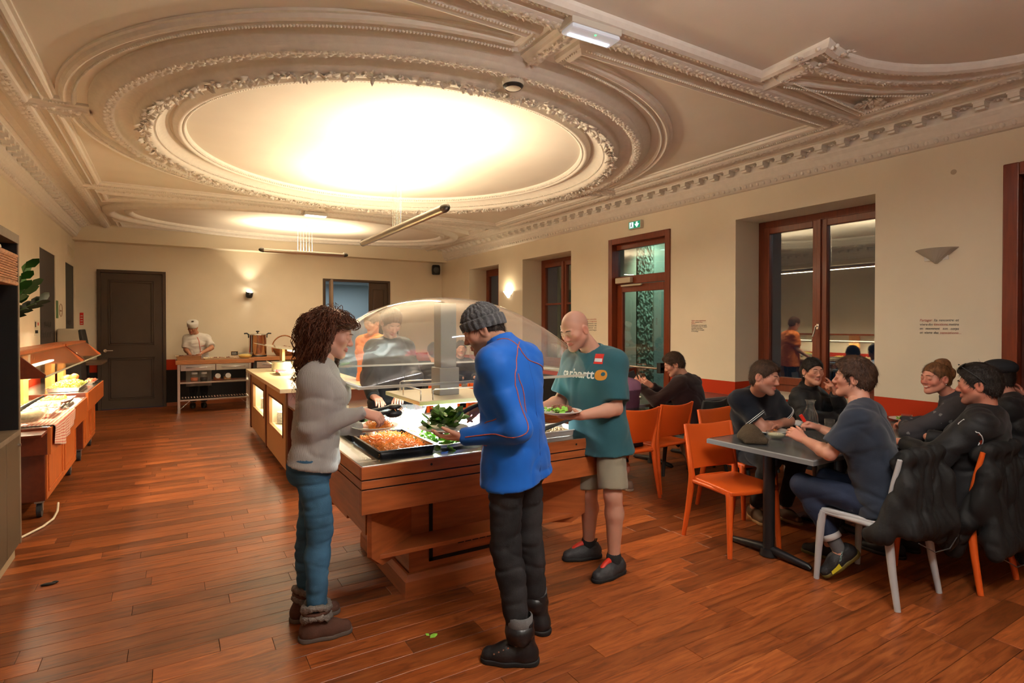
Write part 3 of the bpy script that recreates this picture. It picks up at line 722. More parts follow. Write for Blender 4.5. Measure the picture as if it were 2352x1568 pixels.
MB().box((BX0 + .008, BY0 + .008, .62), (BX1 - .008, BY0 + .025, .85)).box((BX0 + .008, BY1 - .025, .62), (BX1 - .008, BY1 - .008, .85)).box((BX0 + .008, BY0 + .02, .62), (BX0 + .025, BY1 - .02, .85)).box((BX1 - .025, BY0 + .02, .62), (BX1 - .008, BY1 - .02, .85)).build('apron_core', DARKGAP, bar)
wx0, wx1, wy0, wy1 = .93, 2.24, 2.925, 4.19
MB().box((BX0 + .006, BY0 + .006, .848), (BX1 - .006, wy0, BZ)).box((BX0 + .006, wy1, .848), (BX1 - .006, BY1 - .006, BZ)).box((BX0 + .006, wy0, .848), (wx0, wy1, BZ)).box((wx1, wy0, .848), (BX1 - .006, wy1, BZ)).build('steel_deck', SHEET, bar, bevel=.002)
MB().box((wx0 - .01, wy0 - .01, .79), (wx1 + .01, wy1 + .01, .80)).box((wx0 - .012, wy0 - .01, .79), (wx0 - .002, wy1 + .01, .85)).box((wx1 + .002, wy0 - .01, .79), (wx1 + .012, wy1 + .01, .85)).box((wx0, wy0 - .012, .79), (wx1, wy0 - .002, .85)).box((wx0, wy1 + .002, .79), (wx1, wy1 + .012, .85)).build('cold_well', SHEET, bar)
box('bar_underside', (BX0 + .03, BY0 + .03, .63), (BX1 - .03, BY1 - .03, .65), CHERRY, bar, 0)
for x in (1.19, 2.17): MB().cyl((x, BY0 - .001, .828), (x, BY0 + .005, .828), .007, 10).build('screw_plug', DARKGAP, bar)
# corner braces, tray shelves, plinth cabinet
bx0, bx1, by0, by1 = 1.175, 1.995, 3.12, 3.96
for (ox, oy), (ix, iy) in (((.875, 2.90), (bx0, by0)), ((2.30, 2.90), (bx1, by0)), ((.875, 4.22), (bx0, by1)), ((2.30, 4.22), (bx1, by1))):
    d = V((ix - ox, iy - oy, 0)); ln = d.length; d.normalize(); n_ = V((-d.y, d.x, 0)) * .014
    o0, o1 = V((ox, oy, 0)), V((ix, iy, 0))
    pts = [o0 + V((0, 0, .62)), o0 + V((0, 0, .36)), o0 + d * .09 + V((0, 0, .29)), o1 + V((0, 0, .29)), o1 + V((0, 0, .62))]
    MB().add([p + n_ for p in pts] + [p - n_ for p in pts], [(0, 1, 2, 3, 4), (9, 8, 7, 6, 5)] + [(i, (i + 1) % 5, 5 + (i + 1) % 5, 5 + i) for i in range(5)]).build('corner_brace', CHERRY, bar, bevel=.002)
MB().prism([(.93, 2.93), (2.255, 2.93), (bx1, by0), (bx0, by0)], 'z', .325, .35).build('tray_shelf', CHERRY, bar, bevel=.003)
MB().prism([(.93, 4.19), (2.255, 4.19), (bx1, by1), (bx0, by1)], 'z', .325, .35).build('tray_shelf', CHERRY, bar, bevel=.003)
for x in (.862, 2.288): MB().prism([(2.93, .62), (2.93, .47), (3.3, .47), (3.3, .45), (4.17, .45), (4.17, .62)], 'x', x, x + .02).build('side_board', CHERRY, bar, bevel=.002)
box('plinth_cabinet', (bx0, by0, .09), (bx1, by1, .64), CHERRY, bar, .003)
MB().sweep([(bx0 - .005, by0 - .005, 0), (bx1 + .005, by0 - .005, 0), (bx1 + .005, by1 + .005, 0), (bx0 - .005, by1 + .005, 0)][::-1], [(0, .13), (.012, .125), (.03, .09), (.032, .02), (.032, 0)], True).build('plinth_moulding', CHERRY, bar)
for (a, b) in ((1.30, 1.93),):
    for w_ in (.01,):
        MB().box((a, by0 - .006, .17), (a + .022, by0, .61)).box((b - .022, by0 - .006, .17), (b, by0, .61)).box((a, by0 - .006, .17), (b, by0, .19)).box((a, by0 - .006, .59), (b, by0, .61)).build('panel_frame', DARKGAP, bar)
for r_ in range(6):
    for c_ in range(7):
        pass
vs_ = MB()
for r_ in range(5):
    for c_ in range(8): vs_.box((1.49 + c_ * .05 + r_ * .004, by0 - .003, .24 + r_ * .018), (1.53 + c_ * .05 + r_ * .004, by0 + .001, .246 + r_ * .018))
stuff(vs_.build('vent_slots', DARKGAP, bar))
# lit post, shelf, dome
PX, PY = 1.60, 3.55
box('lower_post', (PX - .062, PY - .062, .80), (PX + .062, PY + .062, 1.08), mat('lit_white_post', (.8, .82, .8), .4), bar, .004)  # white of the under-shelf light is put into the lower post's colour
box('top_shelf', (1.30, 3.27, 1.078), (1.90, 3.92, 1.105), mat('cream_laminate', (.62, .54, .40), .35), bar, .004)
for (a, b) in (((1.325, 3.31), (1.325, 3.62)), ((1.40, 3.295), (1.80, 3.295)), ((1.875, 3.31), (1.875, 3.62)), ((1.40, 3.895), (1.8, 3.895))):
    MB().tube([(a[0], a[1], 1.1), (a[0], a[1], 1.165), (a[0] + (b[0] - a[0]) * .04, a[1] + (b[1] - a[1]) * .04, 1.172), (b[0] - (b[0] - a[0]) * .04, b[1] - (b[1] - a[1]) * .04, 1.172), (b[0], b[1], 1.165), (b[0], b[1], 1.1)], .0045, 8).build('shelf_rail', mat('chrome'), bar)
GREYP = mat('grey_lacquer', (.30, .30, .29), .4)
box('post_collar', (PX - .072, PY - .072, 1.105), (PX + .072, PY + .072, 1.29), GREYP, bar, .004)
box('upper_post', (PX - .058, PY - .058, 1.29), (PX + .058, PY + .058, 1.725), GREYP, bar, .003)
box('under_shelf_light', (1.36, 3.33, 1.066), (1.84, 3.86, 1.078), emis('cold_panel', (.93, 1, .96), 9), bar, 0)
area('bar_light', (1.60, 3.60, 1.062), .48, 95, (.93, 1, .97), (0, 0, 0), bar, .53)
DX0, DX1, DY0, DY1, DZ = .80, 2.37, 2.80, 4.32, 1.262
n = 48; vs, fs = [], []
for j in range(n + 1):
    v_ = -math.cos(pi * j / n)
    for i in range(n + 1):
        u_ = -math.cos(pi * i / n)
        h = .505 * max(0, (1 - abs(u_) ** 2.2) * (1 - abs(v_) ** 2.2)) ** .56
        vs.append(((DX0 + DX1) / 2 + u_ * (DX1 - DX0) / 2, (DY0 + DY1) / 2 + v_ * (DY1 - DY0) / 2, DZ + h))
fs = [(j * (n + 1) + i, j * (n + 1) + i + 1, (j + 1) * (n + 1) + i + 1, (j + 1) * (n + 1) + i) for j in range(n) for i in range(n)]
np_mesh('dome', vs, fs, thin_glass('acrylic', (.95, .95, .93), .05, .9, 1.5, .085, (.92, .88, .8), .95), bar, True)
MB().sweep([(DX0, DY0, DZ), (DX1, DY0, DZ), (DX1, DY1, DZ), (DX0, DY1, DZ)], [(-.012, -.006), (.012, -.006), (.012, .007), (-.012, .007), (-.012, -.006)], True).build('dome_rim', thin_glass('acrylic_edge', (.8, .8, .76), .1, 1, 1.8, .35, (.8, .77, .7)), bar)

# ------------------------------------------------------------------ food on the bar
def pan(name, label, x0, y0, x1, y1, z, m, depth=.055, cat='tray', rim=.012, par=None):
    t = thing(name, label, cat, ((x0 + x1) / 2, (y0 + y1) / 2, z - depth))
    mb = MB(); a = .012
    o = [(x0, y0), (x1, y0), (x1, y1), (x0, y1)]
    i_ = [(x0 + rim, y0 + rim), (x1 - rim, y0 + rim), (x1 - rim, y1 - rim), (x0 + rim, y1 - rim)]
    b = [(x0 + rim + a, y0 + rim + a), (x1 - rim - a, y0 + rim + a), (x1 - rim - a, y1 - rim - a), (x0 + rim + a, y1 - rim - a)]
    vs = [(*p, z - .006) for p in o] + [(*p, z) for p in o] + [(*p, z) for p in i_] + [(*p, z - depth) for p in b] + [(*p, z - .006) for p in i_] + [(*p, z - depth - .003) for p in b]
    fs = [(k, (k + 1) % 4, 4 + (k + 1) % 4, 4 + k) for k in range(4)] + [(4 + k, 4 + (k + 1) % 4, 8 + (k + 1) % 4, 8 + k) for k in range(4)] + [(8 + k, 8 + (k + 1) % 4, 12 + (k + 1) % 4, 12 + k) for k in range(4)] + [(12, 13, 14, 15)] + [(k, 16 + k, 16 + (k + 1) % 4, (k + 1) % 4) for k in range(4)] + [(16 + k, 20 + k, 20 + (k + 1) % 4, 16 + (k + 1) % 4) for k in range(4)] + [(23, 22, 21, 20)]
    mb.add(vs, fs).build('tray_body', m, t, bevel=.003)
    return t
def mound(x, y, x0, y0, x1, y1, h):
    u = (x - x0) / (x1 - x0) * 2 - 1; v = (y - y0) / (y1 - y0) * 2 - 1
    return h * max(0, (1 - abs(u) ** 3) * (1 - abs(v) ** 3)) ** .7
def shreds(name, m, rect_, z, h, n, ln, r, seed, parent):
    rg = random.Random(seed); mb = MB(); x0, y0, x1, y1 = rect_
    nx = ny = 14; vs = [(x0 + (x1 - x0) * i / nx, y0 + (y1 - y0) * j / ny, z + mound(x0 + (x1 - x0) * i / nx, y0 + (y1 - y0) * j / ny, x0, y0, x1, y1, h) - .004) for j in range(ny + 1) for i in range(nx + 1)]
    mb.add(vs, [(j * (nx + 1) + i, j * (nx + 1) + i + 1, (j + 1) * (nx + 1) + i + 1, (j + 1) * (nx + 1) + i) for j in range(ny) for i in range(nx)], True)
    for _ in range(n):
        x, y = rg.uniform(x0, x1), rg.uniform(y0, y1); zz = z + mound(x, y, x0, y0, x1, y1, h)
        a = rg.uniform(0, 6.28); l = ln * rg.uniform(.5, 1.2); e = rg.uniform(-.3, .9); bnd = rg.uniform(-.5, .5)
        p0 = V((x, y, zz)); d = V((math.cos(a), math.sin(a), e)).normalized(); s_ = V((-d.y, d.x, 0)) * bnd * l
        p2 = p0 + d * l
        p2.x = min(max(p2.x, x0), x1); p2.y = min(max(p2.y, y0), y1)
        mb.tube([p0, p0 + d * l * .5 + s_ * .5, p2], [r, r, r * .7], 3, smooth=False)
    return stuff(mb.build(name, m, parent))
def flakes(name, m, rect_, z, h, n, size, seed, parent):
    rg = random.Random(seed); mb = MB(); x0, y0, x1, y1 = rect_
    for _ in range(n):
        x, y = rg.uniform(x0, x1), rg.uniform(y0, y1); zz = z + mound(x, y, x0, y0, x1, y1, h) * rg.uniform(.4, 1)
        a = rg.uniform(0, 6.28); d = V((math.cos(a), math.sin(a), rg.uniform(-.2, .7))).normalized()
        leaf(mb, (x, y, zz), d, (rg.uniform(-.4, .4), rg.uniform(-.4, .4), 1), size * rg.uniform(.6, 1.2), size * rg.uniform(.5, .9), rg.uniform(-.3, .5))
    return stuff(mb.build(name, m, parent))
def lumps(name, m, rect_, z, h, n, r, seed, parent, sc=(1, 1, 1)):
    rg = random.Random(seed); mb = MB(); x0, y0, x1, y1 = rect_
    for _ in range(n):
        x, y = rg.uniform(x0 + r, x1 - r), rg.uniform(y0 + r, y1 - r); zz = z + mound(x, y, x0, y0, x1, y1, h) * rg.uniform(.5, 1)
        mb.ball((x, y, zz), r * rg.uniform(.7, 1.2), 8, 5, sc, M.Rotation(rg.uniform(0, 6), 3, (rg.random(), rg.random(), rg.random() + .1)))
    return stuff(mb.build(name, m, parent))
TB = mat('black_tray', (.012, .012, .014), .25); TS = mat('steel_pan', (.7, .7, .68), .2, 1); TWH = mat('white_melamine', (.82, .82, .8), .25)
CAR = mat('grated_carrot', (.85, .34, .06), .5, var=.3, vscale=40, sss=.1); LET = mat('lettuce', (.25, .55, .06), .45, var=.35, vscale=25)
EGGM = mat('egg_white', (.85, .82, .74), .35); CUC = mat('cucumber', (.35, .50, .14), .4, var=.4, vscale=30); BLUEG = mat('white_food', (.82, .84, .8), .5)
OLV = mat('olives_and_mushrooms', (.38, .40, .22), .35, var=.75, vscale=22); PINK = mat('pink_radish', (.75, .12, .16), .4, var=.4, vscale=25); GRN_ = mat('grain_salad', (.62, .48, .30), .6, var=.4, vscale=60)
t = pan('black_tray', 'black tray heaped with grated carrot at the near corner of the salad bar', .935, 2.93, 1.275, 3.50, .905, TB)
shreds('grated_carrot', CAR, (.965, 2.96, 1.245, 3.47), .868, .045, 1500, .034, .0016, 1, t)
e_ = thing('garlic_bulb', 'small white bulb lying on the grated carrot', 'garlic', (1.02, 3.36, .91))
MB().ball((1.02, 3.36, .925), .027, 14, 10, (1, 1.15, .85)).build('bulb_body', EGGM, e_); MB().ball((1.018, 3.375, .95), .006, 8, 6).build('bulb_tip', EGGM, e_)
t = pan('steel_pan', 'steel pan of green lettuce beside the grated carrot tray', 1.285, 2.93, 1.60, 3.48, .90, TS)
flakes('lettuce_leaves', LET, (1.30, 2.95, 1.58, 3.46), .862, .06, 260, .06, 2, t)
t = pan('white_tray', 'white tray of shredded crudites behind the blue jacket on the bar', 1.61, 2.93, 1.93, 3.48, .90, TWH)
lumps('diced_food', BLUEG, (1.63, 2.95, 1.91, 3.46), .862, .04, 180, .016, 3, t)
t = pan('oblong_white_tray', 'white tray of grain salad on the end of the bar by the bald man', 1.945, 2.90, 2.30, 3.16, .905, TWH, .04)
lumps('grain_salad', GRN_, (1.99, 2.93, 2.26, 3.13), .868, .03, 420, .007, 4, t)
t = pan('black_salad_tray', 'dark tray of sliced cucumber behind the grated carrot', .935, 3.52, 1.20, 4.15, .90, TB)
rg = random.Random(3)
for k in range(34):
    x, y = rg.uniform(.97, 1.17), rg.uniform(3.56, 4.1)
    MB().cyl((x, y, .885 + rg.uniform(0, .02)), (x + rg.uniform(-.003, .003), y + rg.uniform(-.004, .002), .889 + rg.uniform(0, .02)), .022, 12).build('cucumber_slice', CUC, t)
def gbowl(name, label, c, r, h, food, z=.862, seed=1, fr=.017, tint=(.92, .95, .95)):
    t = thing(name, label, 'bowl', (c[0], c[1], z))
    pr = [(.001, 0), (r * .55, 0), (r * .62, .006), (r * .88, h * .5), (r, h), (r * .96, h), (r * .84, h * .5), (r * .58, .012), (.001, .012)]
    MB().lathe(pr, (c[0], c[1], z), 32).build('glass_bowl', thin_glass('bowl_glass', tint, .03, 1, 1.5, .04), t)
    if food: lumps('food', food, (c[0] - r * .7, c[1] - r * .7, c[0] + r * .7, c[1] + r * .7), z + h * .3, h * .5, 70, fr, seed, t)
    return t
pan('cooled_insert', 'steel insert holding the bowls in the middle of the bar', 1.22, 3.49, 2.20, 4.17, .862, TS, .02)
gbowl('glass_salad_bowl', 'large clear glass bowl at the back of the salad bar', (1.47, 4.0), .165, .12, BLUEG, .845, 5, .02)
gbowl('glass_salad_bowl', 'clear glass bowl of white vegetables in front of the lit post', (1.38, 3.70), .15, .10, BLUEG, .845, 6, .02)
t = pan('steel_pan', 'steel pan of olives and mushrooms beside the lettuce', 1.215, 3.50, 1.46, 3.62, .895, TS)
lumps('olives', OLV, (1.22, 3.50, 1.455, 3.62), .866, .035, 90, .016, 7, t)
t = pan('white_tray', 'white tray of pink radish beyond the lit post', 1.74, 3.50, 2.18, 3.85, .90, TWH)
lumps('radish', PINK, (1.86, 3.60, 2.16, 3.83), .866, .03, 90, .017, 8, t); lumps('white_slices', BLUEG, (1.75, 3.51, 1.90, 3.83), .866, .03, 60, .018, 9, t)
gbowl('glass_jar', 'small glass jar of sauce at the back of the salad bar', (1.30, 4.08), .05, .10, None, .845)
# scrap of lettuce and dark crumb on the floor
mb = MB(); leaf(mb, (1.10, 2.63, .002), (1, .3, 0), (0, 0, 1), .05, .035, .15); leaf(mb, (1.105, 2.65, .002), (-.3, 1, 0), (0, 0, 1), .03, .02, .2)
tag(mb.build('lettuce_scrap', LET), 'scrap of green lettuce dropped on the floor between the two diners', 'scrap')
tag(MB().ball((-.66, 4.37, .006), .03, 10, 6, (1.3, .6, .25)).ball((-.63, 4.38, .007), .015, 8, 5, (1.3, .7, .5)).build('dark_crumb', BLACK), 'small dark crumb on the floor near the black shelving', 'scrap')

# ------------------------------------------------------------------ cream serving counter
CREAM = mat('cream_counter_laminate', (.62, .50, .33), .3); OCH = mat('ochre_front', (.36, .20, .085), .4, var=.06, vscale=3); DKW = mat('dark_red_wood', (.10, .022, .008), .4, var=.2, vscale=4)
wt = thing('counter_worktop', 'long cream worktop of the hot serving counter', 'worktop', (1.45, 7.7, .88))
for a, b in ((6.12, 7.62), (7.625, 9.25)): box('worktop_slab', (.925, a, .88), (1.95, b, .922), CREAM, wt, .003)
PLATE = MB().lathe([(.001, 0), (.05, 0), (.07, .004), (.098, .013), (.1, .016), (.096, .0165), (.068, .008), (.001, .006)], (0, 0, 0), 22)
po = PLATE.build('plate', mat('white_china', (.8, .78, .72), .25)); plate_me = po.data; bpy.data.objects.remove(po)
for ci, (a, b) in enumerate(((6.17, 7.62), (7.63, 9.22))):
    t = thing('counter_unit', ['counter unit with lit plate niche nearest the woman', 'far counter unit with lit plate niche next to the steel table'][ci], 'counter', (1.45, (a + b) / 2, 0), 0, 'serving counter units')
    n0, n1 = a + .16, b - .30
    mbx = MB()
    mbx.box((.985, a, .08), (1.02, n0, .88)).box((.985, n1, .08), (1.02, b - .09, .88)).box((.985, n0, .08), (1.02, n1, .40)).box((.985, n0, .73), (1.02, n1, .88))
    mbx.build('front_panel', OCH, t, bevel=.002)
    box('red_stile', (.975, b - .09, .06), (1.02, b, .88), DKW, t); box('body', (1.42, a, .06), (1.9, b, .875), OCH, t, 0)
    MB().box((1.02, n0, .38), (1.42, n1, .40)).box((1.02, n0, .73), (1.42, n1, .745)).box((1.02, n0 - .015, .38), (1.42, n0, .745)).box((1.02, n1, .38), (1.42, n1 + .015, .745)).build('niche', mat('niche_lining', (.7, .62, .45), .5), t)
    MB().box((.978, n0 - .018, .385), (.988, n0, .748)).box((.978, n0 - .018, .73), (.988, n1 + .018, .748)).box((.978, n1, .385), (.988, n1 + .018, .748)).build('niche_frame', DKW, t, bevel=.001)
    MB().box((1.05, a + .03, 0), (1.9, b - .03, .08)).build('toe_kick', mat('grey_kick', (.12, .11, .10), .5), t)
    box('niche_lamp', (1.06, n0 + .05, .722), (1.10, n1 - .05, .73), emis('niche_glow', (1, .88, .6), 7), t, 0)
    area('niche_light', (1.10, (n0 + n1) / 2, .718), .04, 6, (1, .85, .55), (0, 0, 0), t, n1 - n0 - .1)
    for sx_, sy_, cnt, nm_ in ((1.13, n0 + .12, 5, 'lowest stack'), (1.14, n0 + .36, 14, 'tallest stack'), (1.18, n0 + .62, 9, 'second lowest stack'), (1.15, n0 + .84, 11, 'second tallest stack')):
        for k in range(cnt):
            o = bpy.data.objects.new('plate', plate_me); COL.objects.link(o); o.location = (sx_ + rg.uniform(-.002, .002), sy_ + rg.uniform(-.002, .002), .401 + k * .0125); o.rotation_euler = (0, 0, rg.uniform(0, 6))
            tag(o, 'white plate in the %s of the %s lit counter niche' % (nm_, ('near', 'far')[ci]), 'plate', ['plates in the near niche', 'plates in the far niche'][ci])
t = thing('tray_rail_unit', 'dark end cabinet with steel tray rail at the near end of the counter', 'cabinet', (1.4, 6.0, 0))
box('end_panel', (1.0, 6.12, .06), (1.9, 6.17, .88), DKW, t); box('tray_rail', (1.0, 5.55, .735), (1.95, 6.12, .76), SHEET, t, .004)
box('rail_cabinet', (1.05, 5.62, .08), (1.9, 6.12, .735), mat('grey_laminate', (.28, .26, .25), .4), t, .003); box('toe_kick', (1.08, 5.66, 0), (1.88, 6.12, .08), mat('grey_kick'), t, 0)
# things on the counter
for k in range(9):
    o = bpy.data.objects.new('side_plate', plate_me); COL.objects.link(o); o.location = (1.45, 5.85, .761 + k * .0125); tag(o, 'white plate in the stack on the steel tray rail', 'plate', 'plates on the tray rail')
t = thing('sneeze_guard', 'clear glass shelf on wooden posts above the hot counter', 'sneeze guard', (1.4, 8.3, .92))
box('guard_post', (1.36, 8.78, .922), (1.40, 9.0, 1.24), mat('light_wood', (.5, .28, .12), .4), t); box('guard_post', (1.36, 6.9, .922), (1.40, 7.1, 1.24), mat('light_wood'), t)
MB().obox((1.32, 7.95, 1.27), (.62, 2.2, .008), M.Rotation(R(8), 3, 'Y')).build('glass_shelf', thin_glass('shelf_glass', (.86, .92, .86), .02, 1, 1.6, .12, (.8, .82, .7)), t)
box('heat_lamp', (1.42, 7.2, 1.20), (1.5, 8.7, 1.225), emis('heat_glow', (1, .72, .4), 8), t, 0)
area('heat_light', (1.46, 7.95, 1.19), .08, 30, (1, .78, .45), (0, 0, 0), t, 1.5)
t = thing('saucepan', 'steel saucepan with loop handles on the hot counter', 'pot', (1.33, 8.55, .922))
MB().lathe([(.001, 0), (.14, 0), (.145, .01), (.145, .13), (.15, .135), (.14, .135), (.137, .012), (.001, .01)], (1.33, 8.55, .923), 28).build('pan_body', TS, t)
MB().tube([(1.19, 8.52, 1.03), (1.13, 8.5, 1.06), (1.12, 8.55, 1.07), (1.13, 8.6, 1.06), (1.19, 8.58, 1.03)], .008, 8).build('loop_handle', mat('chrome'), t)
t = pan('hot_dish', 'shallow steel dish with red-handled spoons on the hot counter', 1.16, 7.75, 1.50, 8.25, .965, TS, .04)
for k in range(3): MB().tube([(1.14 + k * .02, 7.85 + .12 * k, .975), (1.3, 7.95 + .1 * k, .972)], .007, 6).build('spoon_handle', mat('red_handle', (.7, .03, .06), .4), t)
t = pan('hot_dish', 'long steel dish lying flat nearer the woman on the hot counter', 1.22, 6.75, 1.55, 7.4, .955, TS, .03)
def card(label, p, w, h, sg=1, line=None):
    t = thing('price_card', label, 'sign', (p[0], p[1], p[2]))
    MB().cyl((p[0], p[1], p[2]), (p[0], p[1], p[2] + .06), .0025, 6).build('card_stem', mat('chrome'), t)
    box('card_board', (p[0] - w / 2, p[1] - .004, p[2] + .055), (p[0] + w / 2, p[1] + .004, p[2] + .055 + h), BLACK, t, .001)
    m_ = mat('chalk', (.6, .58, .52), .8)
    for r_ in range(2):
        x = p[0] - w * .36
        while x < p[0] + w * .3:
            l_ = rg.uniform(.1, .22) * w; MB().box((x, p[1] - .006, p[2] + .055 + h * (.6 - .32 * r_)), (x + l_, p[1] - .004, p[2] + .055 + h * (.72 - .32 * r_))).build('chalk_word', m_, t); x += l_ + w * .05
    fr = MB().box((p[0] - w / 2 - .006, p[1] - .005, p[2] + .05), (p[0] - w / 2, p[1] + .005, p[2] + .06 + h)).box((p[0] + w / 2, p[1] - .005, p[2] + .05), (p[0] + w / 2 + .006, p[1] + .005, p[2] + .06 + h)).box((p[0] - w / 2, p[1] - .005, p[2] + .049), (p[0] + w / 2, p[1] + .005, p[2] + .055)).box((p[0] - w / 2, p[1] - .005, p[2] + .055 + h), (p[0] + w / 2, p[1] + .005, p[2] + .061 + h))
    fr.build('card_frame', mat('light_wood'), t)
card('small black price card standing on the glass shelf of the counter', (1.60, 8.2, 1.26), .07, .10)
card('small black price card on the wooden table beside the bowl', (.98, 11.72, .955), .11, .07)
# ------------------------------------------------------------------ cook's steel table
TOPW = mat('beech_top', (.40, .16, .055), .4, var=.15, vscale=5, vstretch=(2, 12, 12))
t = thing('work_table', 'stainless steel work table with thick wooden top at the back', 'table', (.65, 11.8, 0))
box('table_top', (.03, 11.55, .872), (1.30, 12.10, .945), TOPW, t, .004)
for x, y in ((.055, 11.58), (1.205, 11.58), (.055, 12.03), (1.205, 12.03)): box('leg', (x, y, .0), (x + .045, y + .045, .872), SHEET, t, .003)
for a, b in ((.105, .655), (.665, 1.205)):
    d = box('drawer', (a, 11.585, .755), (b, 12.0, .868), SHEET, t, .003)
    MB().tube([(a + .09, 11.585, .81), (a + .09, 11.555, .815), (b - .06, 11.555, .815), (b - .06, 11.585, .81)], .006, 8).build('drawer_handle', mat('chrome'), d)
box('middle_shelf', (.07, 11.59, .525), (1.24, 12.05, .555), SHEET, t, .003)
sl = box('shelf_rim', (.07, 11.585, .215), (1.24, 11.60, .245), SHEET, t, .002); box('shelf_rim', (.07, 12.04, .215), (1.24, 12.055, .245), SHEET, t, .002)
for k in range(24): box('slat', (.10 + k * .0475, 11.6, .235), (.128 + k * .0475, 12.04, .245), SHEET, t, 0)
for x0, x1 in ((.08, .25), (1.23, 1.06)): MB().cyl((x0, 11.6, .06), (x1, 11.6, .22), .004, 6).build('brace', mat('chrome'), t)
def jar(label, x, y, z, m, tilt=0):
    t = thing('storage_jar', label, 'jar', (x, y, z), 0, 'storage jars on the steel shelf')
    MB().lathe([(.001, 0), (.055, 0), (.065, .01), (.065, .09), (.05, .12), (.045, .13)], (x, y, z), 20).build('jar_glass', thin_glass('jar_glass', (.95, .95, .93), .02, 1, 1.5, .03), t)
    MB().lathe([(.001, .004), (.058, .004), (.06, .02), (.06, .06), (.001, .065)], (x, y, z), 18).build('jar_contents', m, t)
    if tilt: MB().cyl((x + .01, y - .055, z + .075), (x + .012, y - .075, z + .085), .047, 20).build('jar_lid', mat('tin_lid', (.5, .45, .36), .35, .6), t)
    else: MB().lathe([(.049, .125), (.049, .155), (.045, .16), (.001, .16)], (x, y, z), 20).build('jar_lid', mat('tin_lid'), t)
for i, (x, c, tl) in enumerate(((.325, (.6, .17, .08), 0), (.475, (.02, .012, .012), 0), (.69, (.42, .09, .02), 1), (.86, (.45, .22, .08), 1))):
    jar('storage jar of %s on the steel shelf' % ('pale orange lentils', 'black beans', 'red-brown spice, lid facing out,', 'golden pasta, lid facing out,')[i], x, 11.78, .556, mat('jar_food_%d' % i, c, .6, var=.4, vscale=60), tl)
t = pan('roasting_pan', 'copper coloured roasting pan in front of the cook', .03, 11.62, .44, 11.98, 1.02, mat('roasting_tin', (.5, .35, .2), .3, .9), .07, 'pan'); lumps('roast', mat('roast_brown', (.16, .05, .02), .6, var=.3, vscale=20), (.08, 11.66, .40, 11.94), .985, .02, 40, .03, 3, t)
t = pan('serving_board', 'long cream carving tray with slices of roast on the wooden table', .47, 11.60, 1.02, 11.9, .975, mat('cream_board', (.7, .6, .42), .4), .028, 'tray'); lumps('roast_slices', mat('roast_brown'), (.52, 11.64, .98, 11.86), .955, .012, 60, .018, 4, t, (1.3, 1, .4))
t = gbowl('mash_bowl', 'glass bowl of yellow mash on the wooden table', (1.16, 11.72), .135, .11, None, .946)
MB().lathe([(.001, .08), (.06, .082), (.1, .07), (.118, .055), (.1, .02), (.05, .012)], (1.16, 11.72, .946), 24, noise=.03).build('mash', mat('yellow_mash', (.66, .45, .12), .6, bump=.4, bscale=40), t)
# back counter with stock pot and basket
t = thing('back_counter', 'steel and wood back counter carrying the stock pot', 'counter', (2.0, 12.3, 0))
box('counter_top', (1.315, 12.02, .875), (2.75, 12.72, .945), TOPW, t, .004); box('counter_body', (1.34, 12.08, .0), (2.72, 12.7, .875), mat('dark_cabinet', (.03, .025, .02), .5), t)
d = box('drawer', (1.40, 12.05, .73), (1.98, 12.1, .855), SHEET, t, .003); MB().tube([(1.5, 12.05, .80), (1.5, 12.02, .80), (1.88, 12.02, .80), (1.88, 12.05, .80)], .006, 8).build('drawer_handle', mat('chrome'), d)
t = thing('stock_pot', 'tall polished stock pot with lid and black handles', 'pot', (1.45, 12.32, .946))
MB().lathe([(.001, 0), (.165, 0), (.168, .01), (.168, .42), (.174, .425), (.174, .435), (.16, .44)], (1.45, 12.32, .946), 40).build('pot_body', mat('polished_steel', (.7, .69, .67), .08, 1), t)
MB().lathe([(.172, .437), (.16, .45), (.06, .465), (.001, .468)], (1.45, 12.32, .946), 40).build('pot_lid', mat('polished_steel'), t)
MB().lathe([(.012, .465), (.012, .485), (.032, .49), (.034, .51), (.001, .516)], (1.45, 12.32, .946), 16).build('lid_knob', BLACK, t)
MB().lathe([(.17, 0), (.172, .03), (.168, .03)], (1.45, 12.32, .946), 30).build('pot_foot', BLACK, t)
for s in (-1, 1): MB().tube([(1.45 + s * .165, 12.3, 1.32), (1.45 + s * .17, 12.3, 1.39), (1.45 + s * .20, 12.3, 1.41), (1.45 + s * .25, 12.3, 1.405)], .014, 8).build('pot_handle', BLACK, t)
WICK = mat('wicker', (.36, .13, .04), .55, var=.35, vscale=18)
bk = thing('hoop_basket', 'round wicker basket with tall hoop handle full of onions', 'basket', (1.96, 12.35, .946))
wv = MB()
for k in range(9):
    r_ = .15 + .075 * math.sin(k / 8 * 1.4); zz = .955 + k * .018
    wv.tube([(1.96 + r_ * (1 + .02 * (-1) ** (a + k)) * math.cos(a * 2 * pi / 28), 12.35 + r_ * (1 + .02 * (-1) ** (a + k)) * math.sin(a * 2 * pi / 28), zz) for a in range(28)], .0095, 6, True)
wv.build('basket_weave', WICK, bk)
MB().tube([(1.96 + .235 * math.cos(a), 12.35 + .03 * math.sin(3 * a), 1.09 + .27 * math.sin(a) + (0 if math.sin(a) > 0 else 0)) for a in np.linspace(-.25, pi + .25, 26)], .012, 8).build('hoop_handle', WICK, bk)
on = MB().lathe([(.001, -.034), (.02, -.03), (.036, -.012), (.038, .004), (.03, .022), (.012, .034), (.006, .045), (.001, .048)], (0, 0, 0), 14)
oo = on.build('onion', mat('onion_skin', (.30, .085, .03), .3, var=.3, vscale=25)); onion_me = oo.data; bpy.data.objects.remove(oo)
rg = random.Random(5)
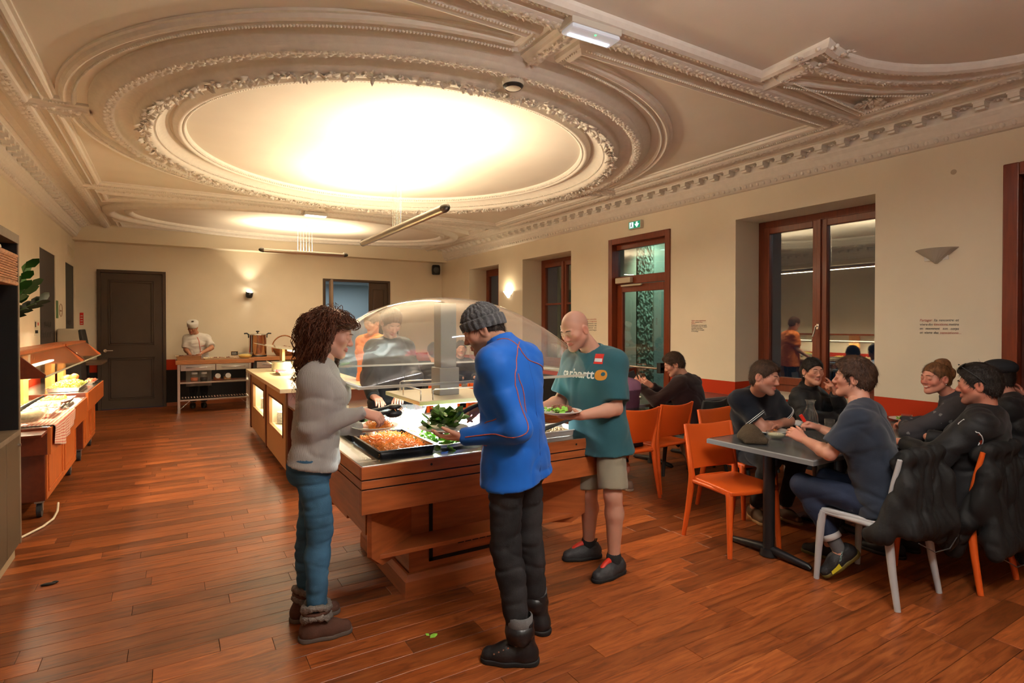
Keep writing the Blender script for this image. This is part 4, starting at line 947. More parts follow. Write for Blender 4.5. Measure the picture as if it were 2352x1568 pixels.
for k in range(17):
    a = k * 2.4; r_ = .045 * math.sqrt(k); o = bpy.data.objects.new('onion', onion_me); COL.objects.link(o)
    o.location = (1.96 + r_ * math.cos(a), 12.35 + r_ * math.sin(a), 1.115 - r_ * .18 + rg.uniform(-.006, .01)); o.rotation_euler = (rg.uniform(-.9, .9), rg.uniform(-.9, .9), rg.uniform(0, 6))
    tag(o, 'glossy brown onion heaped in the hoop handled basket', 'onion', 'onions in the basket')
t = thing('chalk_board', 'black framed notice board on the back wall behind the diners', 'sign', (4.25, 12.76, 1.3))
box('board_panel', (3.98, 12.765, 1.25), (4.55, 12.785, 1.72), BLACK, t); MB().box((3.96, 12.755, 1.23), (3.98, 12.79, 1.74)).box((4.55, 12.755, 1.23), (4.57, 12.79, 1.74)).box((3.98, 12.755, 1.72), (4.55, 12.79, 1.74)).box((3.98, 12.755, 1.23), (4.55, 12.79, 1.25)).build('board_frame', WHITE, t)

# ------------------------------------------------------------------ buffet carts along the left wall
CARTW = mat('orange_cart_wood', (.54, .125, .022), .35, bump=.04, bscale=30, var=.15, vscale=3, vstretch=(10, 10, 1), coat=.2)
CARTD = mat('dark_cart_wood', (.15, .026, .008), .35, bump=.04, bscale=30, var=.15, vscale=3, vstretch=(10, 1, 10), coat=.2)
GL2 = thin_glass('hood_glass', (.9, .86, .8), .02, 1, 1.55, .05, (.7, .5, .3))
def cart(label, y0, y1, zt, wood, glow):
    t = thing('buffet_cart', label, 'cart', (-1.15, (y0 + y1) / 2, 0), 0, 'wooden buffet carts')
    A = zt - .215
    for a, b, m_ in (((-.845, y0, A), (-.82, y1, zt - .004), wood), ((-1.50, y0, A), (-1.475, y1, zt - .004), wood), ((-1.475, y0, A), (-.845, y0 + .025, zt - .004), CARTD), ((-1.475, y1 - .025, A), (-.845, y1, zt - .004), wood)): box('apron_board', a, b, m_, t, .003)
    MB().box((-1.49, y0 + .012, zt - .02), (-.83, y1 - .012, zt)).build('cart_top', SHEET, t, bevel=.002)
    box('cart_body', (-1.45, y0 + .30, .14), (-.905, y1 - .22, A), CARTD, t, .004)
    n = 2; w_ = (y1 - .25 - y0 - .30) / n
    for k in range(n):
        a = y0 + .31 + k * w_; p = MB().box((-.905, a, .15), (-.893, a + w_ - .02, A - .005)).build('front_panel', wood, t, bevel=.002)
        MB().box((-.893, a + .05, .22), (-.885, a + .07, A - .06)).box((-.893, a + w_ - .09, .22), (-.885, a + w_ - .07, A - .06)).box((-.893, a + .05, .20), (-.885, a + w_ - .07, .22)).box((-.893, a + .05, A - .06), (-.885, a + w_ - .07, A - .04)).build('panel_moulding', wood, p, bevel=.003)
    for x in (-.95, -1.40):
        for y in (y0 + .36, y1 - .30):
            c = MB().box((x - .03, y - .035, .12), (x + .03, y + .035, .145)).box((x - .022, y - .02, .05), (x - .018, y + .02, .13)).box((x + .018, y - .02, .05), (x + .022, y + .02, .13)).build('caster_fork', mat('galvanised', (.5, .48, .45), .35, .9), t)
            MB().cyl((x - .016, y, .056), (x + .016, y, .056), .056, 20).build('wheel', mat('rubber', (.03, .03, .032), .6), c, bevel=.006)
    zl, zp = 1.167, 1.365
    for y in (y0, y1 - .02):
        MB().prism([(-.85, zl), (-.85, zl + .025), (-1.03, zp), (-1.30, zp - .02), (-1.30, zl - .01)], 'y', y, y + .02).build('hood_end', CARTD if y == y0 else wood, t, bevel=.002)
    MB().box((-1.05, y0, zp - .03), (-1.01, y1, zp + .005)).build('hood_ridge', wood, t, bevel=.003)
    MB().obox((-1.17, (y0 + y1) / 2, zp - .01), (.27, y1 - y0, .018), M.Rotation(R(-4), 3, 'Y')).build('hood_top', wood, t)
    sl = math.atan2(zp - zl, .18)
    MB().obox((-.94, (y0 + y1) / 2, (zl + zp) / 2), (math.hypot(.18, zp - zl) - .02, y1 - y0 - .04, .006), M.Rotation(sl, 3, 'Y')).build('hood_glass', GL2, t)
    MB().cyl((-.852, y0, zl + .008), (-.852, y1, zl + .008), .008, 8).build('glass_edge', mat('edge_strip', (.6, .62, .5), .3), t)
    for y in (y0 + .55, y0 + 1.35): box('hood_post', (-1.28, y, zt), (-1.22, y + .22, zp - .03), mat('lit_cart_wood', (.55, .25, .07), .4), t, .003)  # yellow of the hood light is put into the post colour
    box('hood_lamp', (-1.13, y0 + .12, zl + .03), (-1.09, y1 - .12, zl + .045), emis('hood_glow', (1, .9, .66), 12), t, 0)
    area('hood_light', (-1.10, (y0 + y1) / 2, zl + .025), .06, glow, (1, .84, .55), (0, R(18), 0), t, y1 - y0 - .3)
    return t
cart('dark fronted wooden buffet cart nearest the black shelving with checked cloth', 5.60, 7.76, .785, CARTW, 34)
cart('orange wooden buffet cart with fruit standing beside the far cupboards', 7.84, 9.45, .825, CARTW, 24)
fl = thing('cart_flap', 'slatted wooden flap on the near end of the first buffet cart', 'flap', (-1.1, 5.5, .74))
for k in range(4): box('slat', (-1.46, 5.36 + k * .06, .745), (-.84, 5.41 + k * .06, .765), CARTD, fl, .003)
for x in (-1.2, -1.0): box('flap_bracket', (x, 5.4, .715), (x + .03, 5.6, .745), SHEET, fl)
t = thing('power_cable', 'cream cable lying on the floor round the cart caster', 'cable', (-.85, 5.6, 0))
MB().tube([(-.85, 6.1, .06), (-.835, 5.95, .03), (-.84, 5.8, .012), (-.88, 5.62, .010), (-.97, 5.42, .010), (-1.1, 5.2, .010)], .009, 8).build('cable_cord', mat('cream_cable', (.7, .6, .45), .5), t)
# checked cloth
def check_mat():
    m = bpy.data.materials.new('red_check_cloth'); m.use_nodes = True; N = m.node_tree.nodes; L = m.node_tree.links
    at = N.new('ShaderNodeAttribute'); at.attribute_name = 'cloth_uv'; s = N.new('ShaderNodeSeparateXYZ'); L.new(at.outputs['Vector'], s.inputs[0])
    outs = []
    for k in 'XY':
        a = N.new('ShaderNodeMath'); a.operation = 'MULTIPLY'; a.inputs[1].default_value = 1 / .026; L.new(s.outputs[k], a.inputs[0])
        f = N.new('ShaderNodeMath'); f.operation = 'FRACT'; L.new(a.outputs[0], f.inputs[0])
        g = N.new('ShaderNodeMath'); g.operation = 'GREATER_THAN'; g.inputs[1].default_value = .5; L.new(f.outputs[0], g.inputs[0]); outs.append(g)
    ad = N.new('ShaderNodeMath'); ad.operation = 'ADD'; L.new(outs[0].outputs[0], ad.inputs[0]); L.new(outs[1].outputs[0], ad.inputs[1])
    dv = N.new('ShaderNodeMath'); dv.operation = 'MULTIPLY'; dv.inputs[1].default_value = .5; L.new(ad.outputs[0], dv.inputs[0])
    mx = N.new('ShaderNodeMix'); mx.data_type = 'RGBA'; mx.inputs['A'].default_value = (.75, .66, .52, 1); mx.inputs['B'].default_value = (.50, .035, .02, 1); L.new(dv.outputs[0], mx.inputs['Factor'])
    b = N['Principled BSDF']; b.inputs['Roughness'].default_value = .85; L.new(mx.outputs['Result'], b.inputs['Base Color']); return m
nu, nv = 36, 30; vs, uv = [], []
for j in range(nv + 1):
    for i in range(nu + 1):
        u_ = i / nu; v_ = j / nv; y = 5.66 + 1.05 * v_; s_ = u_ * .72; flat = .50
        hang = .22 * (.55 + .45 * (1 - abs(2 * v_ - .75))) / .22
        if s_ < flat: x, z = -1.31 + s_, .792 + .002 * math.sin(y * 30)
        else:
            d_ = (s_ - flat) * hang; x = -.806 + .012 * math.sin(y * 26 + 1) * (d_ / .2) + .008; z = .788 - d_
        vs.append((x, y + .02 * math.sin(s_ * 6), z)); uv.append((s_, 1.05 * v_, 0))
fs = [(j * (nu + 1) + i, j * (nu + 1) + i + 1, (j + 1) * (nu + 1) + i + 1, (j + 1) * (nu + 1) + i) for j in range(nv) for i in range(nu)]
o = np_mesh('checked_cloth', vs, fs, check_mat(), None, True); at = o.data.attributes.new('cloth_uv', 'FLOAT_VECTOR', 'POINT'); at.data.foreach_set('vector', np.array(uv, dtype=np.float32).ravel())
tag(o, 'red and white checked cloth draped over the edge of the first buffet cart', 'cloth'); sd = o.modifiers.new('thick', 'SOLIDIFY'); sd.thickness = .003
# dishes on the carts
t = gbowl('rice_salad_bowl', 'clear glass bowl of rice salad on the checked cloth', (-1.03, 5.80), .17, .14, None, .795)
MB().lathe([(.001, .10), (.1, .1), (.14, .08), (.13, .05), (.1, .02), (.001, .015)], (-1.03, 5.80, .795), 28, noise=.03).build('rice_salad', mat('rice', (.72, .55, .32), .6, bump=.5, bscale=60, var=.3, vscale=25), t)
t = thing('serving_spoon', 'black serving spoon resting in the rice salad bowl', 'spoon', (-1.0, 5.85, .9))
MB().tube([(-1.06, 5.80, .90), (-.98, 5.92, .955), (-.93, 6.02, .985)], [.02, .012, .009], 8).build('spoon_body', BLACK, t)
for k, (y, m_, lab) in enumerate(((6.25, (.78, .72, .5), 'steel dish of sliced cheese on the first buffet cart'), (6.75, (.75, .68, .40), 'steel dish of butter portions on the first buffet cart'), (7.25, (.8, .55, .12), 'steel dish of melon slices on the first buffet cart'))):
    t = pan('steel_dish', lab, -1.20, y - .2, -.88, y + .2, .835, TS, .04); lumps('sliced_food', mat('cart_food_%d' % k, m_, .45, var=.2, vscale=20), (-1.17, y - .17, -.91, y + .17), .81, .035, 40, .035, 20 + k, t, (1, .5, .5))
t = thing('cake_knife', 'long knife lying across the steel dishes on the first cart', 'knife', (-.95, 7.0, .84)); MB().obox((-.92, 7.0, .845), (.02, .36, .004), M.Rotation(R(-12), 3, 'Z')).build('blade', mat('chrome'), t); MB().obox((-.885, 6.79, .847), (.022, .13, .016), M.Rotation(R(-12), 3, 'Z')).build('knife_handle', mat('brown_handle', (.12, .04, .02), .4), t)
t = pan('fruit_tray', 'tray of grapes on the orange buffet cart', -1.22, 7.95, -.90, 8.75, .875, TS, .045); lumps('grapes', mat('green_grapes', (.50, .52, .10), .25, var=.2, vscale=15), (-1.20, 7.97, -.92, 8.73), .86, .06, 330, .016, 31, t)
fr_me = MB().lathe([(.001, -.03), (.02, -.034), (.038, -.018), (.042, .004), (.034, .026), (.016, .034), (.001, .028)], (0, 0, 0), 16)
fo = fr_me.build('peach', mat('peach_skin', (.72, .24, .07), .4, var=.5, vscale=8)); peach_me = fo.data; bpy.data.objects.remove(fo)
for k in range(7):
    o = bpy.data.objects.new('peach', peach_me); COL.objects.link(o); o.location = (-1.16 + .085 * (k % 2), 8.82 + .085 * (k // 2), .905 + .02 * (k % 2)); o.rotation_euler = (rg.uniform(-.5, .5), rg.uniform(-.5, .5), k)
    tag(o, 'yellow and red peach in the row on the orange buffet cart', 'peach', 'peaches on the cart')
t = pan('fruit_plate', 'flat dish of sliced fruit at the end of the orange cart', -1.0, 8.85, -.86, 9.35, .855, TS, .025); lumps('sliced_fruit', mat('sliced_fruit_red', (.7, .15, .08), .4, var=.4, vscale=14), (-.99, 8.87, -.87, 9.33), .845, .02, 40, .02, 33, t)
# small table with red extinguisher beyond the carts
t = thing('side_shelf', 'small brown side shelf beyond the carts by the brown door', 'shelf', (-1.3, 11.6, .85)); box('shelf_board', (-1.50, 11.2, .93), (-1.0, 12.2, .97), mat('brown_shelf', (.12, .07, .04), .5), t); box('shelf_bracket', (-1.5, 11.6, .75), (-1.2, 11.63, .93), BLACK, t)
t = thing('fire_extinguisher', 'red fire extinguisher under the side shelf by the brown door', 'extinguisher', (-1.33, 11.5, .0)); MB().lathe([(.001, 0), (.08, 0), (.085, .02), (.085, .55), (.06, .62), (.03, .66), (.03, .70)], (-1.33, 11.4, .0), 22).build('bottle', mat('extinguisher_red', (.5, .015, .01), .3), t); MB().box((-1.36, 11.38, .70), (-1.25, 11.42, .73)).tube([(-1.3, 11.4, .7), (-1.24, 11.38, .6), (-1.24, 11.37, .3)], .012, 8).build('valve_and_hose', BLACK, t)
# dispenser on the wall side
t = thing('drink_dispenser', 'grey and black drink dispenser standing by the far cupboard', 'dispenser', (-1.36, 10.9, .9)); box('dispenser_body', (-1.50, 10.75, .97), (-1.22, 11.25, 1.52), mat('beige_metal'), t, .02); MB().obox((-1.19, 11.0, 1.27), (.05, .5, .48), M.Rotation(R(-10), 3, 'Y')).build('dispenser_front', BLACK, t, bevel=.01); box('dispenser_stand', (-1.5, 10.7, 0), (-1.2, 11.3, .97), DKP, t)
# wall notices on the left wall
PAPER = mat('paper', (.7, .64, .52), .7)
t = thing('wall_notice', 'pale notice with red dot and black squares beside the water cupboard', 'sign', (XL, 9.40, 1.44)); box('sheet', (XL, 9.29, 1.44), (XL + .004, 9.55, 1.64), PAPER, t, 0)
for a, b, z0, z1, m_ in ((9.48, 9.54, 1.57, 1.61, mat('print_red', (.7, .03, .02), .6)), (9.31, 9.38, 1.55, 1.62, LTX), (9.32, 9.50, 1.47, 1.51, LTX)): box('print', (XL + .004, a, z0), (XL + .005, b, z1), m_, t, 0)
t = thing('green_poster', 'narrow green poster between the two dark cupboards', 'poster', (XL, 10.93, 1.68)); box('sheet', (XL, 10.85, 1.68), (XL + .004, 11.03, 1.95), mat('poster_green', (.10, .20, .08), .6, var=.3, vscale=12), t, 0)
t = thing('round_stamp', 'thin brown circular emblem printed on the wall between the cupboards', 'emblem', (XL, 11.27, 1.8)); MB().tube([(XL + .003, 11.27 + .13 * math.cos(a), 1.81 + .10 * math.sin(a)) for a in np.linspace(0, 2 * pi, 30)[:-1]], .004, 4, True).build('ring', mat('print_brown', (.35, .16, .08), .6), t); MB().box((XL, 11.20, 1.79), (XL + .003, 11.34, 1.81)).build('print', mat('print_brown'), t)
t = thing('red_wall_tag', 'narrow red tag on the back wall beside the corner', 'sign', (-1.42, YB, 1.6)); box('tag_plate', (-1.455, YB - .006, 1.58), (-1.40, YB, 1.80), mat('print_red'), t, 0); 
for k in range(4): box('tag_print', (-1.445, YB - .0075, 1.60 + k * .045), (-1.41, YB - .006, 1.615 + k * .045), PAPER, t, 0)

# ------------------------------------------------------------------ black shelving unit at the left edge
SHB = mat('black_shelf_board', (.010, .010, .011), .5); SHW = mat('taupe_shelf_board', (.17, .12, .08), .5, var=.15, vscale=3, vstretch=(1, 8, 8)); SHF = mat('olive_brown_front', (.075, .052, .028), .45)
su = thing('shelving_unit', 'tall black shelving unit with brown cupboard below at the left edge', 'shelving', (-1.2, 4.2, 0))
box('side_panel', (-1.50, 5.0, 0.09), (-.905, 5.035, 2.19), SHB, su, .002); box('side_panel', (-1.50, 3.2, 0.09), (-.905, 3.235, 2.19), SHB, su, .002)
box('back_panel', (-1.51, 3.2, .1), (-1.49, 5.03, 2.19), SHB, su, 0); box('top_board', (-1.5, 3.19, 2.13), (-.90, 5.04, 2.19), SHW, su, .002)
box('front_edge', (-.907, 5.0, .09), (-.90, 5.037, 2.13), SHW, su, .001)
for z in (1.17, 1.50, 1.84): box('shelf_board', (-1.49, 3.235, z - .03), (-1.02, 5.0, z), SHW, su, .002)
box('cabinet_top', (-1.5, 3.2, .835), (-.895, 5.0, .868), SHW, su, .002)
box('plinth', (-1.48, 3.22, 0), (-.93, 5.0, .09), mat('pale_plinth', (.35, .27, .17), .5), su, 0)
for k in range(5):
    d = box('cabinet_door', (-.918, 3.235 + k * .353, .10), (-.90, 3.235 + k * .353 + .348, .832), SHF, su, .002)
    MB().cyl((-.90, 3.235 + k * .353 + (.31 if k % 2 == 0 else .04), .77), (-.885, 3.235 + k * .353 + (.31 if k % 2 == 0 else .04), .77), .010, 12).build('door_knob', mat('chrome'), d)
text('lettering', 'E', .06, mat('white_letter', (.7, .7, .68), .5), su, (-1.485, 4.62, 1.33), AXL)
# wicker basket with rolls
wb = thing('wicker_basket', 'rectangular wicker basket of wrapped rolls on the top shelf', 'basket', (-1.1, 4.65, 1.845)); wv = MB()
x0, x1, y0, y1 = -1.42, -.89, 4.30, 4.90
for k in range(11):
    z = 1.862 + k * .0155; f = 1 + k * .004; per = []
    for i in range(64):
        t_ = i / 64 * 4; s_ = int(t_); u_ = t_ - s_
        p = [(x0 + (x1 - x0) * u_, y0), (x1, y0 + (y1 - y0) * u_), (x1 - (x1 - x0) * u_, y1), (x0, y1 - (y1 - y0) * u_)][s_]
        w_ = .006 * (-1) ** (i + k); nx_, ny_ = [(0, -1), (1, 0), (0, 1), (-1, 0)][s_]
        per.append((p[0] + nx_ * w_, p[1] + ny_ * w_, z))
    wv.tube(per, .0075, 5, True)
wv.build('basket_weave', mat('pale_wicker', (.42, .18, .08), .5, var=.3, vscale=25), wb)
for z, r_ in ((1.852, .013), (2.035, .012)): MB().tube([(x0, y0, z), (x1, y0, z), (x1, y1, z), (x0, y1, z)], r_, 8, True).build('basket_rim', mat('pale_wicker'), wb)
box('basket_base', (x0 + .01, y0 + .01, 1.845), (x1 - .01, y1 - .01, 1.855), mat('pale_wicker'), wb, 0)
for k in range(14):
    o = MB().ball((0, 0, 0), .05, 12, 8, (1.35, .75, .6)).build('bread_roll', mat('pale_wrapper', (.6, .52, .42), .5, var=.2, vscale=20)) if k == 0 else None
    if o: roll_me = o.data; bpy.data.objects.remove(o)
    q = bpy.data.objects.new('bread_roll', roll_me); COL.objects.link(q); q.location = (-1.30 + .115 * (k % 4), 4.42 + .12 * ((k // 4) % 4), 2.045 + .012 * (k % 3)); q.rotation_euler = (0, 0, k * 1.3)
    tag(q, 'pale wrapped bread roll in the wicker basket on the shelf', 'bread roll', 'rolls in the basket')
# plant beyond the shelving
pt = thing('potted_plant', 'green zamioculcas plant leaning out from behind the shelving', 'plant', (-1.3, 5.35, 1.17)); LEAFG = mat('glossy_leaf', (.025, .11, .012), .3, var=.3, vscale=9); LEAFD = mat('dark_leaf', (.010, .02, .006), .4)
MB().lathe([(.001, 0), (.07, 0), (.09, .14), (.085, .14), (.07, .02)], (-1.30, 5.3, 1.367), 20).build('pot', WHITE, pt)
def frond(pts, n, m_, ln, seed):
    rg = random.Random(seed); P = [V(p) for p in pts]; mbs = MB().tube(P, .005, 6); mbs.build('stem', mat('leaf_stem', (.06, .10, .02), .5), pt)
    for k in range(n):
        f = .3 + .7 * k / (n - 1); i = min(int(f * (len(P) - 1)), len(P) - 2); u_ = f * (len(P) - 1) - i; c = P[i].lerp(P[i + 1], u_); d = (P[i + 1] - P[i]).normalized()
        s_ = 1 if k % 2 else -1; sd_ = V((.75, .35, .1)).cross(d).normalized() * s_
        mb = MB(); leaf(mb, c, (d * .55 + sd_ * .8 + V((.25, -.05, 0))).normalized(), (.6, -.7, .35), ln * rg.uniform(.85, 1.1), ln * .42, .12); mb.build('leaf', m_, pt)
frond([(-1.27, 5.34, 1.45), (-1.16, 5.38, 1.60), (-1.0, 5.42, 1.78), (-.94, 5.45, 2.0)], 12, LEAFG, .15, 1)
frond([(-1.25, 5.32, 1.45), (-1.14, 5.36, 1.57), (-1.0, 5.40, 1.66), (-.86, 5.44, 1.76)], 13, LEAFD, .13, 2)
frond([(-1.26, 5.34, 1.45), (-1.15, 5.38, 1.62), (-1.0, 5.42, 1.74), (-.92, 5.45, 1.87)], 10, LEAFG, .14, 3)
box('stand', (-1.45, 5.1, .0), (-1.15, 5.5, 1.367), WHITE, pt)
# ------------------------------------------------------------------ dining chairs and tables
ORANGE = mat('orange_plastic', (.66, .10, .012), .38, var=.04, vscale=3); GREYC = mat('light_grey_plastic', (.40, .41, .42), .4); DARKC = mat('anthracite_plastic', (.03, .034, .032), .45)
def make_chair(name, label, m, group):
    t = thing(name, label, 'chair', (0, 0, 0), 0, group)
    # seat
    nu, nv = 12, 12; vs = []
    for j in range(nv + 1):
        for i in range(nu + 1):
            u = i / nu * 2 - 1; v = j / nv * 2 - 1
            w = .212 + .012 * v; x = w * u * (1 - .05 * max(0, v) ** 4 * abs(u)); y = .21 * v - .0 + .012 * (1 - u * u) * max(0, v) ** 2
            z = .452 - .014 * (1 - u * u) * (1 - v * v) - .012 * max(0, v) ** 3 + .006 * u * u
            vs.append((x, y, z))
    fs = [(j * (nu + 1) + i, j * (nu + 1) + i + 1, (j + 1) * (nu + 1) + i + 1, (j + 1) * (nu + 1) + i) for j in range(nv) for i in range(nu)]
    o = np_mesh('seat', vs, fs, m, t, True, local=True); sd = o.modifiers.new('thick', 'SOLIDIFY'); sd.thickness = .028; sd.offset = -1; b = o.modifiers.new('b', 'BEVEL'); b.width = .008; b.segments = 2; b.limit_method = 'ANGLE'
    # backrest panel
    vs = []
    for j in range(nv + 1):
        for i in range(nu + 1):
            u = i / nu * 2 - 1; v = j / nv
            z = .515 + .305 * v + .018 * u * u * v; x = (.20 + .012 * v) * u
            y = -.205 - .055 * v - .035 * (1 - u * u) * (.4 + .6 * v) + .02 * (1 - v) ** 2
            vs.append((x, y, z))
    o = np_mesh('backrest', vs, fs, m, t, True, local=True); sd = o.modifiers.new('thick', 'SOLIDIFY'); sd.thickness = .014; sd.offset = 0; b = o.modifiers.new('b', 'BEVEL'); b.width = .005; b.segments = 2; b.limit_method = 'ANGLE'
    for s in (-1, 1):
        MB().tube([(s * .205, -.20, .40), (s * .206, -.197, .47), (s * .208, -.208, .56), (s * .212, -.232, .70), (s * .214, -.262, .835)], [.025, .024, .020, .017, .013], 10).build('stile', m, t, local=True)
        MB().tube([(s * .226, -.262, 0), (s * .216, -.228, .2), (s * .205, -.20, .41)], [.016, .020, .025], 10).build('leg', m, t, local=True)
        MB().tube([(s * .222, .208, 0), (s * .215, .198, .2), (s * .205, .185, .40), (s * .200, .175, .43)], [.016, .020, .025, .026], 10).build('leg', m, t, local=True)
        MB().tube([(s * .203, -.20, .425), (s * .205, 0, .428), (s * .203, .185, .425)], .017, 8).build('seat_rail', m, t, local=True)
    MB().tube([(-.20, -.20, .43), (-.1, -.222, .44), (.1, -.222, .44), (.20, -.20, .43)], .016, 8).build('back_rail', m, t, local=True)
    return t
def place(src, x, y, yaw, label):
    r = copy_tree(src); r.location = (x, y, 0); r.rotation_euler = (0, 0, R(yaw)); r['label'] = label
    WMX[r.name] = M.Translation(V((x, y, 0))) @ M.Rotation(R(yaw), 4, 'Z'); return r
oc = make_chair('orange_chair', 'empty orange plastic chair pushed under the near corner of the grey table', ORANGE, 'orange plastic chairs'); oc.location = (3.465, 2.655, 0); oc.rotation_euler = (0, 0, R(171))
place(oc, 4.17, 3.13, 180, 'orange chair under the man in the dark polo shirt')
place(oc, 4.27, 1.64, -3, 'orange chair hidden under black coats behind the man with sunglasses')
place(oc, 3.585, 3.965, -2, 'orange chair seen from behind next to the bald man, under the purple sweater')
place(oc, 4.10, 4.035, 2, 'empty orange chair seen from behind between purple sweater and youth')
place(oc, 2.95, 6.80, 0, 'far orange chair under the dark figure seen through the dome')
place(oc, 3.50, 6.76, -4, 'far empty orange chair seen through the dome')
place(oc, 3.72, 7.82, 180, 'far orange chair under the man facing us through the dome')
gc = make_chair('grey_chair', 'light grey plastic chair under the man in the navy T-shirt', GREYC, 'grey plastic chairs'); gc.location = (3.645, 1.80, 0); gc.rotation_euler = (0, 0, R(-2))
place(gc, 4.80, 3.16, 180, 'light grey chair under the dark-haired woman by the window')
dc = make_chair('dark_chair', 'anthracite plastic chair under the youth with the phone', DARKC, 'dark plastic chairs'); dc.location = (4.62, 4.03, 0); dc.rotation_euler = (0, 0, R(8))
place(dc, 4.90, 1.62, 0, 'anthracite chair under the smiling woman'); place(dc, 5.33, 3.95, -4, 'anthracite chair in the corner against the orange wall band')
TTOP = mat('grey_table_laminate', (.075, .078, .08), .25, var=.25, vscale=60, coat=.2); TEDGE = mat('table_edge', (.17, .175, .18), .3); IRON = mat('black_iron', (.010, .010, .011), .4)
def table(label, x0, x1, y0, y1, cols):
    t = thing('dining_table', label, 'table', ((x0 + x1) / 2, (y0 + y1) / 2, 0), 0, 'grey dining tables')
    box('table_top', (x0 + .004, y0 + .004, .718), (x1 - .004, y1 - .004, .75), TTOP, t, .003)
    MB().sweep([(x0, y0, 0), (x1, y0, 0), (x1, y1, 0), (x0, y1, 0)], [(.006, .715), (-.001, .717), (-.001, .745), (.007, .7515)], True).build('edge_band', TEDGE, t)
    ym = (y0 + y1) / 2
    for x in cols:
        MB().cyl((x, ym, .04), (x, ym, .70), .038, 20).build('column', IRON, t)
        f = MB().cyl((x, ym, 0.005), (x, ym, .05), .06, 20, .05); f.tube([(x, ym - .30, .016), (x, ym - .28, .024), (x, ym - .05, .045), (x, ym + .05, .045), (x, ym + .28, .024), (x, ym + .30, .016)], [.014, .022, .03, .03, .022, .014], 10); f.build('foot_bar', IRON, t)
        box('support_arm', (x - .03, ym - .28, .695), (x + .03, ym + .28, .716), IRON, t)
table('grey dining table with beanie and carafe at the near right', 3.34, 4.54, 1.985, 2.785, (3.49, 4.36))
table('grey dining table against the window wall beyond the carafe', 4.555, 5.60, 1.985, 2.785, (4.75, 5.35))
table('grey dining table in front of the youth with the phone', 3.35, 4.93, 4.32, 5.05, (3.6, 4.7))
table('dark dining table against the orange wall band', 4.95, 5.64, 4.30, 5.03, (5.3,))
table('far dining table visible through the salad bar dome', 2.70, 4.35, 7.03, 7.53, (3.0, 4.05))
table('farthest dining table near the window wall', 3.6, 5.2, 8.9, 9.6, (3.9, 4.9))
# ---- table things
def plate_obj(label, p, s=1.25, food=None, seed=1):
    t = thing('dinner_plate', label, 'plate', p); o = bpy.data.objects.new('plate_body', plate_me); COL.objects.link(o); o.location = p; o.scale = (s, s, s); attach(o, None); o.parent = t; o.matrix_parent_inverse = wm(t).inverted()
    if food: flakes('leftovers', food, (p[0] - .06, p[1] - .06, p[0] + .06, p[1] + .06), p[2] + .012, .012, 50, .025, seed, t)
    return t
plate_obj('white plate with orange leftovers beside the beanie', (3.93, 2.68, .752), 1.35, mat('orange_leftovers', (.7, .22, .04), .5, var=.5, vscale=30), 2)
t = thing('fork', 'fork resting across the plate of leftovers', 'fork', (3.95, 2.68, .775)); MB().tube([(3.86, 2.72, .777), (3.93, 2.69, .778), (4.05, 2.66, .785)], .004, 6).build('fork_handle', mat('chrome'), t); MB().box((3.82, 2.715, .776), (3.86, 2.735, .779)).build('fork_head', mat('chrome'), t)
plate_obj('white plate behind the glass carafe', (4.42, 2.72, .752), 1.3, mat('orange_leftovers'), 3)
plate_obj('white plate in front of the dark-haired woman', (4.98, 2.60, .752), 1.3, None)
plate_obj('white plate near the window beyond the navy T-shirt', (5.42, 2.40, .752), 1.3, mat('lettuce'), 4)
plate_obj('plate of mussels on the table before the youth with the phone', (4.42, 4.75, .752), 1.2, mat('dark_mussels', (.03, .02, .02), .3), 5)
gbowl('small_glass_bowl', 'small glass bowl with pale sauce on the near grey table', (3.74, 2.50), .07, .055, None, .752)
t = bpy.data.objects['small_glass_bowl']; MB().lathe([(.001, .042), (.04, .042), (.058, .036), (.055, .03), (.04, .012), (.001, .011)], (3.74, 2.50, .752), 20).build('sauce', mat('pale_sauce', (.6, .55, .36), .5), t)
CLEAR = thin_glass('table_glass', (.95, .96, .95), .01, 1, 1.55, .02)
t = thing('carafe', 'clear glass water carafe on the near grey table', 'carafe', (4.33, 2.60, .752)); MB().lathe([(.001, 0), (.048, 0), (.055, .01), (.058, .06), (.053, .12), (.034, .165), (.027, .19), (.030, .215), (.041, .232), (.039, .232), (.028, .213), (.025, .19), (.032, .165), (.05, .12), (.055, .06), (.05, .012), (.001, .008)], (4.33, 2.60, .752), 28).build('carafe_glass', CLEAR, t); MB().lathe([(.001, .009), (.049, .012), (.053, .05), (.001, .05)], (4.33, 2.60, .752), 24).build('water', thin_glass('water', (.9, .93, .93), .01, 1, 1.33), t)
def tumbler(label, x, y, z=.752):
    t = thing('glass', label, 'glass', (x, y, z), 0, 'drinking glasses'); MB().lathe([(.001, 0), (.03, 0), (.033, .005), (.038, .085), (.036, .085), (.031, .008), (.001, .006)], (x, y, z), 22).build('glass_body', CLEAR, t)
tumbler('empty drinking glass right beside the carafe', 4.42, 2.50); tumbler('drinking glass in front of the dark-haired woman', 4.80, 2.62); tumbler('drinking glass in front of the youth with the phone', 4.62, 4.62); tumbler('drinking glass by the window end of the near tables', 5.2, 2.3)
t = thing('crumpled_napkin', 'crumpled white napkin behind the water carafe', 'napkin', (4.36, 2.70, .752)); nb_ = MB().ball((4.34, 2.70, .775), .05, 12, 8, (1, .7, .5)); nb_.v = [(x + .008 * math.sin(60 * y), y, z + .016 * math.sin(70 * x + 40 * y)) for x, y, z in nb_.v]; nb_.build('napkin_paper', mat('napkin', (.75, .73, .7), .8), t)
t = thing('bread_crumb_knife', 'table knife lying by the small glass bowl', 'knife', (3.9, 2.35, .752)); MB().obox((3.98, 2.36, .754), (.2, .014, .004), M.Rotation(R(30), 3, 'Z')).build('knife_blade', mat('chrome'), t)
